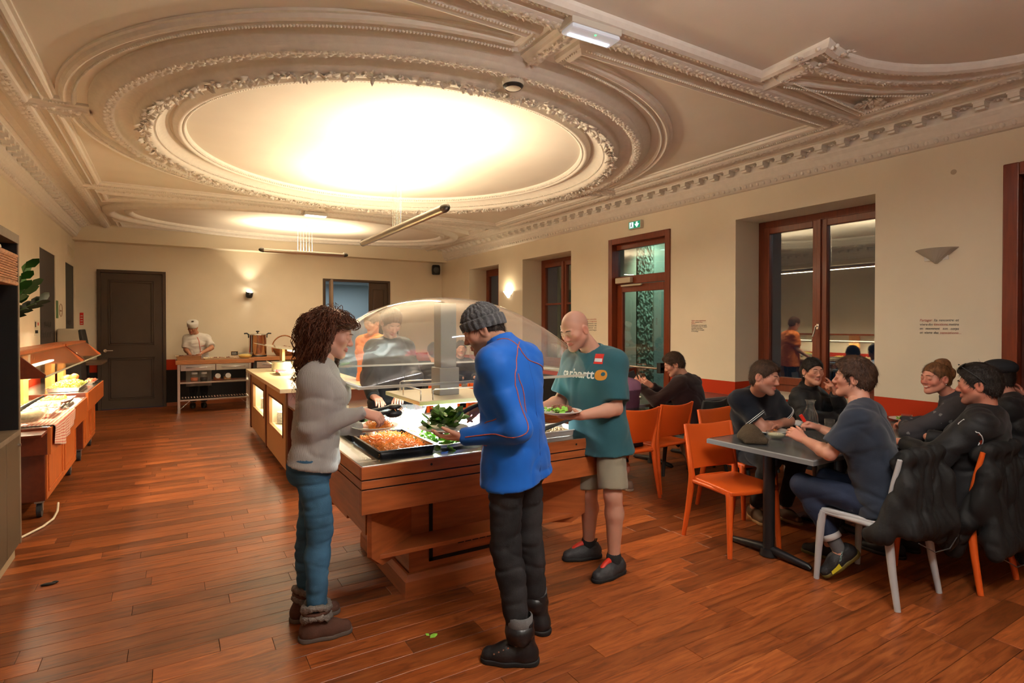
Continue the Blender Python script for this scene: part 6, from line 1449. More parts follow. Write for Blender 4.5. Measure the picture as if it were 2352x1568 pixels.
        sd.plane(T(0, -.05, hr.get('nape', -.075)), F @ np.array((0, .25, -1)))
        P, Q = sd.mesh(hr.get('h', .004)); N = normals(P, Q); L_ = (P - hd) @ F
        d = fnoise(L_ * np.array((1.6, .55, .8)), hr.get('f', 160), 3, 6) * hr.get('amp', .003) + fnoise(L_, hr.get('f', 160) * .35, 7, 5) * hr.get('amp', .003) * .9
        P = P + N * d[:, None]; surf('hair', P, Q, look['hairm'], t)
        ns = hr.get('strands', 2600); rgs = np.random.default_rng(11); ix = rgs.integers(0, len(P), ns); b0 = P[ix]; nn = N[ix]; cw = T(0, -.035, .12)
        fl = b0 - cw; fl = fl - nn * (fl * nn).sum(1, keepdims=True); fl /= np.linalg.norm(fl, axis=1, keepdims=True) + 1e-9; ok = nn @ F[:, 1] < .75; b0, nn, fl = b0[ok], nn[ok], fl[ok]; ns = len(b0)
        ln = hr.get('len', .024) * rgs.uniform(.5, 1.3, (ns, 1)) * hs; sdv = np.cross(fl, nn); w_ = .0011 * rgs.uniform(.7, 1.5, (ns, 1)); jit = rgs.normal(size=(ns, 3)) * .25
        tip = b0 + (fl + nn * rgs.uniform(.0, .5, (ns, 1)) * hr.get('lift', 1) + jit) * ln; mid = b0 + (fl * .5 + nn * .22 + jit * .3) * ln
        vv = np.stack([b0 + sdv * w_ - nn * .002, b0 - sdv * w_ - nn * .002, mid + sdv * w_ * .8, mid - sdv * w_ * .8, tip], 1).reshape(-1, 3); ii = np.arange(ns)[:, None] * 5
        np_mesh('hair_strands', vv, [tuple(x) for x in np.hstack([ii, ii + 1, ii + 3, ii + 2]).tolist()] + [tuple(x) for x in np.hstack([ii + 2, ii + 3, ii + 4]).tolist()], look['hairm'], t)
    return t, T, F, dict(shL=shL, shR=shR, up=up, rt=rt, fw=fdir, pel=pel, neck=nk)
def hairmat(name, c): return mat(name, c, .42, bump=.5, bscale=220, var=.5, vscale=60, vstretch=(1, 1, .3), spec=.35)
def fabric(name, c, rough=.85, bump=.15, bscale=350, var=.06, sheen=.15): return mat(name, c, rough, bump=bump, bscale=bscale, var=var, vscale=8, sheen=sheen, spec=.2)
# ------------------------------------------------------------------ the three diners at the salad bar
RIBKNIT = mat('grey_rib_knit', (.40, .385, .36), .9, bump=.5, bscale=95, bkind='wave', sheen=.2, spec=.15)
JEANS = mat('blue_denim', (.045, .125, .215), .8, bump=.2, bscale=300, var=.35, vscale=5, spec=.2); SUEDE = mat('brown_suede', (.085, .033, .018), .85, bump=.2, bscale=150, var=.2, vscale=12); FLEECE = mat('grey_fleece', (.22, .19, .16), .95, bump=1, bscale=140)
CURLS = hairmat('auburn_curls', (.10, .030, .012)); SOLE_G = mat('taupe_sole', (.10, .075, .06), .8)
t, T, F, B = person('person', 'woman with long curly auburn hair in a grey ribbed sweater and blue jeans serving carrot', dict(yaw=-112, pel=(0.626, 3.035, 0.890), neck=(0.655, 3.012, 1.371), head=(0.726, 3.018, 1.529), hf=(.90, -.36, -.30), hu=(.25, -.05, 1),
    elR=(0.584, 2.911, 1.062), wrR=(0.839, 2.874, 1.128), elL=(0.689, 3.195, 1.030), wrL=(0.911, 3.197, .985), knR=(0.636, 2.955, 0.545), anR=(0.611, 2.929, 0.109), knL=(0.619, 3.116, 0.502), anL=(0.607, 3.154, 0.093),
    ftR=(.985, -.14, 0), ftL=(.99, -.10, 0), handR=dict(f=(.80, -.45, -.28), d=(-.25, -.45, .85), curl=(.75, .85, .5), thumb=(.35, .2)), handL=dict(f=(.95, -.25, -.05), d=(.05, .1, -1), curl=(.15, .2, .15), thumb=(.9, .2))),
    dict(s=.94, bw=.92, hs=.95, male=False, bust=True, skin=(.60, .34, .25), flush=.35, lip=(.45, .14, .12), eyes='down', hairm=CURLS, hh=.0033,
         top=dict(m=RIBKNIT, off=.017, soff=.016, drop=.03, flare=.014, amp=.005, f=20, cuff=.5, htilt=-.15, h=.008), bottom=dict(m=JEANS, off=.009, waist=.03, amp=.0055, f=30, st=(.5, .5, 2.2), ank=.9, hem=.06, h=.008), shoe=dict(m=SUEDE, sole=SOLE_G, hi=.15, k=1.12)))
WOMAN = t
for q, an in ((-1, (0.611, 2.929)), (1, (0.607, 3.154))):
    for z, r_ in ((.165, .062), (.118, .064)):
        mb = MB(); mb.tube([(an[0] + .0 + r_ * math.cos(a), an[1] + r_ * .95 * math.sin(a), z + .012 * math.sin(a * 2 + q)) for a in np.linspace(0, 2 * pi, 36)[:-1]], .016, 10, True)
        P = np.array(mb.v); P += np.random.default_rng(3).normal(size=P.shape) * .0028; mb.v = [tuple(p) for p in P]; mb.build('fleece_cuff', FLEECE, t)
    MB().tube([(an[0] + .062 * math.cos(a), an[1] + .058 * math.sin(a), .142) for a in np.linspace(0, 2 * pi, 28)[:-1]], .012, 8, True).build('boot_strap', SUEDE, t)
# curly hair
def curly(T, F, hd, hs, m, parent, n=720, seed=2):
    rg = np.random.default_rng(seed); sd = S(); E = lambda p, r, k=.03, op='u': sd.e(T(*p), np.array(r) * hs, F, k * hs, op)
    E((0, -.03, .03), (.10, .115, .105)); E((0, -.07, -.06), (.11, .085, .11), .05); E((0, -.09, -.14), (.105, .07, .10), .05); E((-.05, -.03, -.17), (.045, .05, .10), .05); E((.072, -.035, -.06), (.032, .05, .11), .03); E((-.07, .0, -.06), (.035, .05, .11), .03)
    E((0, .115, -.035), (.075, .090, .105), .02, 's'); E((.08, .07, -.04), (.05, .065, .10), .02, 's'); P, Q = sd.mesh(.006); N = normals(P, Q); d = fnoise(P, 110, 4, 6) * .007 + fnoise(P, 50, 9, 5) * .008
    surf('hair_mass', P + N * d[:, None], Q, m, parent)
    mb = MB()
    for i in range(n):
        while True:
            v = rg.normal(size=3); v /= np.linalg.norm(v)
            if v[2] > -.45 and not (v[1] > .30 and v[2] < .62) and not (v[1] > .05 and v[2] < .1): break
        root = np.array((v[0] * .092, v[1] * .108 - .03, v[2] * .10 + .03)); out = np.array((v[0], v[1] * .8, .15))
        ln = rg.uniform(.24, .50) * (1.0 if v[1] < .4 else .95); steps = 44; ph = rg.uniform(0, 6.28); amp = rg.uniform(.007, .015); turns = rg.uniform(3, 5.5)
        wp = hd + F @ (root * hs); vel = F @ out; pts = []; p = wp.copy(); vel = vel / np.linalg.norm(vel)
        down = np.array((0, 0, -1.))
        for k in range(steps):
            f_ = k / (steps - 1); dr = vel * max(0, .85 - f_ * 3.4) + down * (.2 + 1.4 * f_) + np.array((rg.normal() * .05, rg.normal() * .05, 0))
            lp = (p - hd) @ F
            if lp[1] > (.005 if lp[0] > 0 else .04) and lp[2] < .075: dr = dr + F @ np.array((np.sign(lp[0] + 1e-6) * .6, -1.6, 0))
            if lp[2] < -.10 and lp[1] > -.03 and abs(lp[0]) < .05: dr = dr + F @ np.array((0, -.5, 0))
            dr /= np.linalg.norm(dr); p = p + dr * ln * hs / steps
            a = ph + turns * 2 * pi * f_; am = amp * min(1, f_ * 4); x_, y_, _ = ang_frame(V(dr))
            pts.append(V(p) + x_ * (am * math.cos(a)) + y_ * (am * math.sin(a)))
        r0 = rg.uniform(.0009, .0021); mb.tube(pts, [r0 * (1 - .6 * (k / steps) ** 2) for k in range(steps)], 4, cap=False)
    mb.build('hair_curls', m, parent)
curly(T, F, np.array((0.726, 3.018, 1.529)), .95, CURLS, t)
pw = thing('dinner_plate', 'white plate of grated carrot held by the curly haired woman', 'plate', (.985, 3.155, .975)); WC = mat('white_china')
MB().lathe([(.001, 0), (.075, 0), (.095, .006), (.132, .019), (.135, .022), (.13, .023), (.092, .010), (.001, .006)], (.985, 3.155, .985), 36).build('plate_body', WC, pw); shreds('carrot_helping', CAR, (.945, 3.10, 1.075, 3.205), .995, .022, 260, .03, .0016, 12, pw)
tg = thing('serving_tongs', 'black serving tongs with grated carrot in the woman\'s hand', 'tongs', (.88, 2.88, 1.12)); MB().tube([(.795, 2.895, 1.105), (.87, 2.875, 1.118), (.99, 2.92, 1.108)], [.011, .012, .009], 8).build('tong_arm', BLACK, tg); MB().tube([(.795, 2.895, 1.105), (.87, 2.87, 1.132), (.985, 2.915, 1.14)], [.011, .010, .008], 8).build('tong_arm', BLACK, tg)
MB().ball((1.02, 2.935, 1.10), .04, 16, 10, (1.2, .8, .55)).build('tong_spoon', BLACK, tg); MB().ball((1.02, 2.935, 1.137), .036, 16, 10, (1.2, .8, .4)).build('tong_spoon', BLACK, tg)
cm = MB(); rg = random.Random(6)
for k in range(90):
    p = V((1.04 + rg.gauss(0, .018), 2.95 + rg.gauss(0, .015), 1.12 + rg.gauss(0, .012))); d = V((rg.gauss(0, .4), rg.gauss(0, .4), -abs(rg.gauss(.6, .5)))).normalized() * rg.uniform(.02, .05); cm.tube([p, p + d * .5 + V((rg.gauss(0, .004), 0, 0)), p + d], .0016, 3, smooth=False)
stuff(cm.build('hanging_carrot', CAR, tg))

# man in the blue jacket
BLUEJ = mat('bright_blue_softshell', (.004, .105, .48), .62, bump=.06, bscale=300, sheen=.1, spec=.3); CHAR = mat('charcoal_denim', (.022, .021, .022), .8, bump=.2, bscale=300, var=.4, vscale=6, spec=.2); BOOT = mat('black_boot_leather', (.010, .010, .011), .4, bump=.1, bscale=80); PIPE = mat('orange_piping', (.42, .08, .045), .6); KNIT = mat('grey_knit', (.075, .077, .082), .95, bump=.6, bscale=160, var=.3, vscale=30, sheen=.2)
t, T, F, B = person('person', 'man in bright blue jacket and grey knitted hat in front of the salad bar', dict(yaw=28, pel=(1.457, 2.382, 0.932), neck=(1.398, 2.355, 1.465), head=(1.336, 2.510, 1.553), hf=(-.74, .50, -.42), hu=(-.4, .3, 1),
    elL=(1.352, 2.192, 1.102), wrL=(1.193, 2.427, 1.042), elR=(1.538, 2.595, 1.104), wrR=(1.505, 2.824, 1.124), knL=(1.357, 2.322, 0.526), anL=(1.384, 2.228, 0.116), knR=(1.564, 2.431, 0.482), anR=(1.602, 2.428, 0.098),
    ftL=(-.82, .57, 0), ftR=(-.35, .94, 0), handL=dict(f=(-.86, .50, -.02), d=(.1, -.25, -1), curl=(.25, .35, .2), thumb=(.8, .3)), handR=dict(f=(-.85, .35, -.35), d=(-.2, -.3, .9), curl=(.8, .9, .5), thumb=(.3, .2))),
    dict(s=1.0, skin=(.50, .28, .19), stub=.75, eyes='down', hairm=hairmat('dark_brown_hair', (.02, .011, .007)), hair=dict(t=.004, nape=-.07),
         top=dict(m=BLUEJ, name='jacket', off=.022, soff=.017, drop=.115, flare=.018, amp=.0055, f=15, collar=.075, cuff=.75, h=.008, st=(1, 1, 1.3)), bottom=dict(m=CHAR, off=.012, amp=.0065, f=24, hem=.10, ank=1.4, h=.008), shoe=dict(m=BOOT, hi=.195, k=1.08, sole=mat('black_sole', (.008, .008, .008), .7))))
BLUE = t; jk = [o for o in t.children if o.name.startswith('jacket')][0]
def bvh_of(o):
    me = o.data; n = len(me.vertices); co = np.empty(n * 3); me.vertices.foreach_get('co', co); return BVHTree.FromPolygons(co.reshape(-1, 3).tolist(), [tuple(p.vertices) for p in me.polygons])
def snapped(tree, pts, n, lift):
    P = [V(p) for p in pts]; out = []
    for i in range(n):
        f = i / (n - 1) * (len(P) - 1); k = min(int(f), len(P) - 2); u = f - k
        a, b, c, d = P[max(k - 1, 0)], P[k], P[k + 1], P[min(k + 2, len(P) - 1)]
        q = .5 * ((2 * b) + (c - a) * u + (2 * a - 5 * b + 4 * c - d) * u * u + (3 * b - a - 3 * c + d) * u ** 3)
        co, no, _, _ = tree.find_nearest(q); out.append(co + no * lift)
    return out
bt_ = bvh_of(jk); sh, el, wr, up, rt, fw, pel, nk = B['shL'], np.array((1.352, 2.192, 1.102)), np.array((1.193, 2.427, 1.042)), B['up'], B['rt'], B['fw'], B['pel'], B['neck']
cam_v = np.array((-.5, -.84, .1))
for pts in ([nk - fw * .06 + up * .03, nk - rt * .07 - fw * .07 - up * .02, sh - fw * .05 - up * .06 + rt * .03, (sh + el) / 2 + rt * .01 - fw * .06, el - fw * .05 + cam_v * .03, (el + wr) / 2 + cam_v * .05, wr + cam_v * .04 + (el - wr) * .05],
            [sh - fw * .05 - up * .06 + rt * .05, sh - up * .17 - fw * .07 + rt * .07, sh - up * .28 - fw * .04 + rt * .04, pel + up * .15 - rt * .14 + fw * .02, pel + up * .06 - rt * .13 + fw * .10, pel - up * .10 - rt * .10 + fw * .13],
            [nk + fw * .02 - rt * .05 + up * .02, nk + rt * .0 - fw * .1 - up * .05, B['shR'] - fw * .06 - up * .05, B['shR'] - fw * .05 - up * .12]):
    MB().tube(snapped(bt_, pts, 46, .0008), .0028, 5).build('piping', PIPE, jk)
MB().tube(snapped(bt_, [nk - fw * .085 - up * .02, pel + up * .3 - fw * .14, pel - fw * .15 - up * .10], 30, -.001), .0016, 5).build('back_seam', mat('navy_seam', (.003, .05, .25), .7), jk)
for an, hz in (((1.384, 2.228), .19), ((1.602, 2.428), .185)):
    mb = MB().lathe([(.052, -.035), (.060, -.03), (.061, .03), (.053, .036)], (an[0], an[1], hz), 24); mb.build('turn_up', mat('grey_turn_up', (.12, .12, .12), .9, bump=.3, bscale=300), t)
    mb = MB().lathe([(.045, -.05), (.062, -.045), (.070, .0), (.064, .03), (.045, .035)], (an[0] + .0, an[1], .150), 22, noise=.04); mb.build('boot_collar', BOOT, t)
for i in range(4): MB().cyl(tuple(np.array((1.384, 2.228, .0)) + np.array((-.82, .57, 0)) * (.055 + .022 * i) + np.array((-.5, -.84, 0)) * .036 + np.array((0, 0, .085 - .01 * i))), tuple(np.array((1.384, 2.228, .0)) + np.array((-.82, .57, 0)) * (.055 + .022 * i) + np.array((-.5, -.84, 0)) * .042 + np.array((0, 0, .086 - .01 * i))), .004, 8).build('eyelet', mat('chrome'), t)
def knit_hat(T, m, parent, line=-.005, tilt=.25, big=1.0, ribs=22):
    vs = []; nt, nr = 176, 40
    for j in range(nr + 1):
        f = j / nr; ph = f * pi * .60
        for i in range(nt):
            th = i / nt * 2 * pi; brim = f > .72
            rib = (.0032 * math.cos(th * ribs + (0 if brim else 1.1 * math.sin(f * 26 + (i * ribs // nt) * 2))) if f > .06 else 0) + (.006 if brim else 0) - (.006 if .69 < f <= .74 else 0)
            if not brim: rib += .002 * math.sin(f * 70 + th * ribs)
            r = 1 + rib / .1 - .06 * max(0, (.12 - f) / .12)
            x = .090 * big * math.sin(ph) * math.cos(th) * r; y = -.018 + .107 * big * math.sin(ph) * math.sin(th) * r; z = .036 + .102 * big * math.cos(ph) * r
            z -= tilt * (-(y + .018)) * max(0, f - .2) * .9
            vs.append(V(T(x, y, z)))
    np_mesh('knit_hat', vs, [(j * nt + i, j * nt + (i + 1) % nt, (j + 1) * nt + (i + 1) % nt, (j + 1) * nt + i) for j in range(nr) for i in range(nt)], m, parent, True)
knit_hat(T, KNIT, t)
pb = thing('dinner_plate', 'white plate of green lettuce held by the man in the blue jacket', 'plate', (1.10, 2.60, 1.03)); MB().lathe([(.001, 0), (.07, 0), (.09, .006), (.122, .017), (.125, .02), (.12, .021), (.088, .010), (.001, .006)], (1.155, 2.585, 1.05), 32).build('plate_body', WC, pb)
GL_ = mat('dark_lettuce', (.10, .24, .03), .4, var=.5, vscale=22); sal = MB(); rg = random.Random(9)
for k in range(46):
    a = rg.uniform(0, 6.28); leaf(sal, (1.17 + rg.gauss(0, .035), 2.60 + rg.gauss(0, .035), 1.07 + rg.uniform(0, .05)), (math.cos(a), math.sin(a), rg.uniform(0, .9)), (rg.uniform(-.5, .5), rg.uniform(-.5, .5), 1), rg.uniform(.05, .09), rg.uniform(.04, .07), rg.uniform(-.3, .4))
sal.build('lettuce_helping', GL_, pb)
ts = thing('serving_tongs', 'black serving tongs holding lettuce in the blue jacket man\'s hand', 'tongs', (1.45, 2.83, 1.12)); MB().tube([(1.53, 2.79, 1.155), (1.44, 2.83, 1.115), (1.34, 2.83, 1.075)], [.010, .012, .014], 8).build('tong_arm', BLACK, ts); MB().ball((1.30, 2.82, 1.062), .045, 16, 10, (1.15, .7, .4), M.Rotation(R(20), 3, 'Y')).build('tong_spoon', BLACK, ts)
sal = MB()
for k in range(22):
    a = rg.uniform(0, 6.28); leaf(sal, (1.27 + rg.gauss(0, .02), 2.80 + rg.gauss(0, .02), 1.06 + rg.gauss(0, .02)), (math.cos(a), math.sin(a), rg.uniform(-.6, .9)), (rg.uniform(-.6, .6), -.5, 1), rg.uniform(.06, .10), rg.uniform(.05, .08), rg.uniform(-.2, .5))
sal.build('gripped_lettuce', mat('bright_lettuce', (.14, .34, .04), .4, var=.4, vscale=20), ts)

# bald man in the teal T-shirt
TEAL = fabric('teal_jersey', (.022, .085, .105)); KHAKI = fabric('khaki_cotton', (.24, .22, .16)); TRAIL = mat('dark_grey_shoe', (.035, .036, .038), .6, bump=.2, bscale=120, var=.4, vscale=14); REDL = mat('red_lace', (.62, .03, .01), .5)
t, T, F, B = person('person', 'bald man in a teal T-shirt and khaki shorts at the end of the salad bar', dict(yaw=103, pel=(2.378, 2.853, 0.908), neck=(2.349, 2.876, 1.402), head=(2.200, 2.877, 1.548), hf=(-.90, -.18, -.40), hu=(-.35, 0, 1),
    elL=(2.355, 2.659, 1.058), wrL=(2.077, 2.665, 1.036), elR=(2.238, 3.086, 1.063), wrR=(2.006, 3.012, 1.037), knL=(2.351, 2.681, 0.513), anL=(2.380, 2.705, 0.114), knR=(2.358, 2.932, 0.463), anR=(2.408, 2.992, 0.096),
    ftL=(-.98, -.15, 0), ftR=(-.96, .26, 0), handL=dict(f=(-.96, .08, -.05), d=(.05, -.2, -1), curl=(.2, .25, .2), thumb=(.9, .3)), handR=dict(f=(-.95, -.1, -.2), d=(-.2, .1, 1), curl=(.6, .8, .5))),
    dict(s=1.02, skin=(.56, .30, .21), stub=.35, pate=.30, eyes='down', flush=.3, hb=.0075, brow=mat('brow_dark', (.03, .015, .008), .7),
         top=dict(m=TEAL, name='t_shirt', off=.028, soff=.024, sleeve=.82, drop=.155, flare=.022, amp=.006, f=15, st=(1.2, 1.2, .8), neckcut=.95), bottom=dict(m=KHAKI, name='shorts', off=.010, len=.90, amp=.004, f=20), shoe=dict(m=TRAIL, hi=.085, k=1.1, tongue=REDL, laces=mat('dark_lace', (.02, .01, .01), .6), sole=mat('black_sole'))))
BALD = t; ts_ = [o for o in t.children if o.name.startswith('t_shirt')][0]
def print_on(o, parts_, origin, xdir, updir, out, name):
    """flat lettering pressed on to a garment surface"""
    tree = bvh_of(o); ax = axes(xdir, updir); outs = []
    for body, size, dx, dz, m_, kw in parts_:
        q = text(name, body, size, m_, o, (0, 0, 0), np.eye(3), depth=.0002, **kw)
        co = np.empty(len(q.data.vertices) * 3); q.data.vertices.foreach_get('co', co); co = co.reshape(-1, 3); P = []
        for x, y, z in co:
            w = V(origin) + V(ax.col[0]) * (x + dx) + V(ax.col[1]) * (y + dz); hit = tree.ray_cast(w + V(out) * .3, -V(out)); 
            if hit[0] is None: hit = tree.find_nearest(w)
            P.append(hit[0] + hit[1] * (.0012 + z))
        q.data.vertices.foreach_set('co', np.array(P).ravel()); q.data.update(); outs.append(q)
    return outs
fw, rt, up = B['fw'], B['rt'], B['up']; org = B['pel'] + up * .345; LW = mat('white_print', (.72, .72, .7), .7); OG = mat('ochre_print', (.55, .22, .02), .7)
print_on(ts_, [('carhartt', .075, -.165, 0, LW, dict(bold=.0015, width=.27))], org, tuple(-rt), tuple(up), tuple(fw), 'chest_lettering')
tree = bvh_of(ts_)
def patch(o, tree, cx, cz, pts, m, name, lift=.0016, rings=5):
    P = []; n = len(pts); mx_ = sum(p[0] for p in pts) / n; mz_ = sum(p[1] for p in pts) / n
    pts = [(pts[i // 6][0] + (pts[(i // 6 + 1) % n][0] - pts[i // 6][0]) * (i % 6) / 6, pts[i // 6][1] + (pts[(i // 6 + 1) % n][1] - pts[i // 6][1]) * (i % 6) / 6) for i in range(n * 6)] if n < 8 else pts; n = len(pts)
    for k in range(1, rings + 1):
        for x, z in pts:
            x, z = mx_ + (x - mx_) * k / rings, mz_ + (z - mz_) * k / rings
            w = V(org) + V(-rt) * (cx + x) + V(up) * (cz + z); h_ = tree.ray_cast(w + V(fw) * .3, -V(fw)); h_ = h_ if h_[0] is not None else tree.find_nearest(w); P.append(h_[0] + h_[1] * lift)
    np_mesh(name, P, [tuple(range(n))] + [(k * n + i, k * n + (i + 1) % n, (k + 1) * n + (i + 1) % n, (k + 1) * n + i) for k in range(rings - 1) for i in range(n)], m, o)
patch(ts_, tree, .145, .022, [(.036 * math.cos(a), .036 * math.sin(a) * (1 + .12 * math.cos(2 * a))) for a in np.linspace(0, 2 * pi, 25)[:-1]], OG, 'round_emblem')
patch(ts_, tree, .158, .028, [(.012 * math.cos(a), .012 * math.sin(a)) for a in np.linspace(0, 6.28, 15)[:-1]], TEAL, 'emblem_swirl', .0026)
patch(ts_, tree, .115, .118, [(-.032, -.03), (.032, -.03), (.032, .03), (-.032, .03)], mat('sticker_red', (.60, .03, .02), .6), 'name_sticker', .002)
patch(ts_, tree, .115, .112, [(-.027, -.011), (.027, -.011), (.027, .009), (-.027, .009)], LW, 'sticker_field', .003)
for q, an in ((-1, (2.380, 2.705)), (1, (2.408, 2.992))):
    MB().lathe([(.047, -.02), (.048, .02), (.041, .045), (.038, .046)], (an[0], an[1], .095), 22).build('sock', mat('black_sock', (.012, .012, .013), .9), t)
    fd = np.array((-.98, -.15, 0) if q < 0 else (-.96, .26, 0)); a3 = np.array((*an, 0.))
    MB().tube([tuple(a3 - fd * .05 + (0, 0, .09)), tuple(a3 - fd * .062 + (0, 0, .125)), tuple(a3 - fd * .048 + (0, 0, .12))], .004, 6).build('heel_loop', BLACK, t)
pc = thing('dinner_plate', 'plate of meat and salad held by the bald man', 'plate', (1.99, 2.74, 1.02)); MB().lathe([(.001, 0), (.075, 0), (.095, .006), (.128, .018), (.131, .021), (.126, .022), (.092, .010), (.001, .006)], (1.955, 2.70, 1.055), 32).build('plate_body', WC, pc)
lumps('meat', mat('roast_brown', (.16, .05, .02), .6), (1.93, 2.66, 2.04, 2.78), 1.068, .02, 26, .018, 41, pc); flakes('herbs', mat('lettuce'), (1.86, 2.62, 1.97, 2.78), 1.066, .02, 40, .04, 42, pc)
sp_ = thing('serving_spoon', 'black spoon lying in the tray of grain salad', 'spoon', (2.1, 2.98, .9)); MB().tube([(2.03, 3.0, .905), (2.12, 2.95, .94), (2.2, 2.90, .975)], [.018, .01, .008], 8).build('spoon_body', BLACK, sp_)
# ------------------------------------------------------------------ cook and the people behind the bar
HB = hairmat('brown_hair', (.045, .020, .010)); HD = hairmat('near_black_hair', (.014, .009, .007)); HG = hairmat('chestnut_hair', (.09, .035, .014)); HL = hairmat('light_brown_hair', (.16, .07, .025))
WHITEC = fabric('white_cotton', (.66, .64, .61)); DARKT = fabric('dark_trousers', (.014, .014, .016)); BLKJ = mat('black_jacket', (.008, .008, .009), .6, bump=.12, bscale=120, sheen=.05, spec=.3); SHOEB = mat('black_shoe', (.01, .01, .01), .5)
SM = dict(hb=.012, hh=.0065, hhand=.006)
hnd = lambda f, d, c=(.5, .6, .4): dict(f=f, d=d, curl=c)
t, T, F, B = person('person', 'cook in white jacket and paper cap carving at the steel table', dict(yaw=180, pel=(0.401, 12.33, 0.914), neck=(0.381, 12.30, 1.379), head=(0.31, 12.21, 1.530), hf=(-.35, -.85, -.45), hu=(0, -.4, 1), elR=(0.20, 12.26, 1.110), wrR=(0.262, 12.02, 1.03), elL=(0.625, 12.10, 1.143), wrL=(0.445, 11.93, 1.055), knR=(0.327, 12.34, 0.468), anR=(0.311, 12.36, 0.09), knL=(0.505, 12.30, 0.466), anL=(0.496, 12.32, 0.09),
    handR=hnd((.1, -.8, -.4), (-.5, 0, .8)), handL=hnd((-.75, -.45, -.4), (.3, -.2, .9))), dict(s=.98, skin=(.42, .20, .12), hairm=HB, hair=dict(t=.006, h=.006), top=dict(m=WHITEC, name='cook_jacket', off=.022, sleeve=.85, drop=.16, amp=.006, f=16), bottom=dict(m=DARKT, off=.02), shoe=dict(m=SHOEB), **SM))
pts = [(.0, -.085), (.03, -.095)]; MB().lathe([(.086, .02), (.093, .03), (.098, .11), (.09, .116), (.001, .118)], tuple(T(0, -.012, .0)), 26, sy=1.15, axis=V(F[:, 2])).build('paper_cap', mat('white_paper', (.72, .71, .68), .7), t)
RED = mat('cook_red_trim', (.62, .06, .02), .7); MB().lathe([(.062, -.01), (.068, .0), (.066, .035), (.06, .035)], tuple(B['neck'] - B['up'] * .03), 22).build('collar', RED, t)
ck = [o for o in t.children if o.name.startswith('cook_jacket')][0]; tr = bvh_of(ck); n_, u_, f_, r_ = B['neck'], B['up'], B['fw'], B['rt']
MB().tube(snapped(tr, [n_ + f_ * .08 - u_ * .03, n_ + f_ * .12 - u_ * .12 - r_ * .03, n_ + f_ * .13 - u_ * .35 - r_ * .045, n_ + f_ * .13 - u_ * .52 - r_ * .045], 24, .001), .005, 5).build('piping', RED, ck); MB().tube(snapped(tr, [n_ + f_ * .12 - u_ * .19 - r_ * .06, n_ + f_ * .12 - u_ * .18 - r_ * .13], 8, .001), .005, 5).build('pocket_trim', RED, ck)
ap = MB(); ap.add([(x, 12.19 + .02 * math.sin(x * 40), z) for z in (.84, .62, .42) for x in np.linspace(.2, .62, 15)], [(j * 15 + i, j * 15 + i + 1, (j + 1) * 15 + i + 1, (j + 1) * 15 + i) for j in range(2) for i in range(14)], True); o = ap.build('apron', fabric('grey_apron', (.42, .41, .39)), t); o.modifiers.new('thick', 'SOLIDIFY').thickness = .004
kn = thing('carving_fork', 'steel carving fork in the cook\'s hand', 'fork', (.42, 11.88, 1.03)); MB().tube([(.44, 11.87, 1.06), (.36, 11.84, 1.045), (.28, 11.82, 1.035)], .006, 6).build('fork_shaft', mat('chrome'), kn)

t, T, F, B = person('person', 'man in a black jacket serving himself behind the dome', dict(yaw=195, pel=(1.66, 4.86, 0.917), neck=(1.64, 4.80, 1.43), head=(1.605, 4.68, 1.60), hf=(.05, -.80, -.60), hu=(0, -.6, 1), elR=(1.42, 4.72, 1.12), wrR=(1.39, 4.50, 1.0), elL=(1.79, 4.62, 1.12), wrL=(1.60, 4.45, 1.0), knR=(1.60, 4.86, 0.48), anR=(1.60, 4.86, 0.093), knL=(1.74, 4.83, 0.48), anL=(1.74, 4.83, 0.093),
    handR=hnd((.2, -.9, -.2), (0, -.2, 1)), handL=hnd((-.4, -.85, -.1), (0, 0, 1))), dict(skin=(.55, .30, .21), hairm=HG, stub=.3, hair=dict(t=.012, h=.005, amp=.004, top=.01), top=dict(m=BLKJ, name='jacket', off=.03, drop=.14, amp=.008, f=14, collar=.05), bottom=dict(m=DARKT), shoe=dict(m=SHOEB), hb=.010, hh=.0045, hhand=.004))
t, T, F, B = person('person', 'person in an orange T-shirt standing by the counter behind the curly haired woman', dict(yaw=120, pel=(2.02, 6.55, 0.931), neck=(2.02, 6.55, 1.43), head=(1.99, 6.48, 1.605), hf=(-.8, -.4, -.3), elR=(2.0, 6.72, 1.13), wrR=(1.92, 6.5, .98), elL=(2.1, 6.38, 1.13), wrL=(2.0, 6.2, .98), knR=(2.0, 6.58, 0.48), anR=(2.0, 6.58, 0.10), knL=(2.06, 6.50, 0.48), anL=(2.06, 6.48, 0.10)),
    dict(skin=(.55, .30, .21), hairm=HG, hair=dict(t=.012, h=.006), top=dict(m=fabric('orange_jersey', (.75, .20, .04)), off=.03, sleeve=.8, drop=.15, amp=.006), bottom=dict(m=DARKT), shoe=dict(m=SHOEB), **SM))
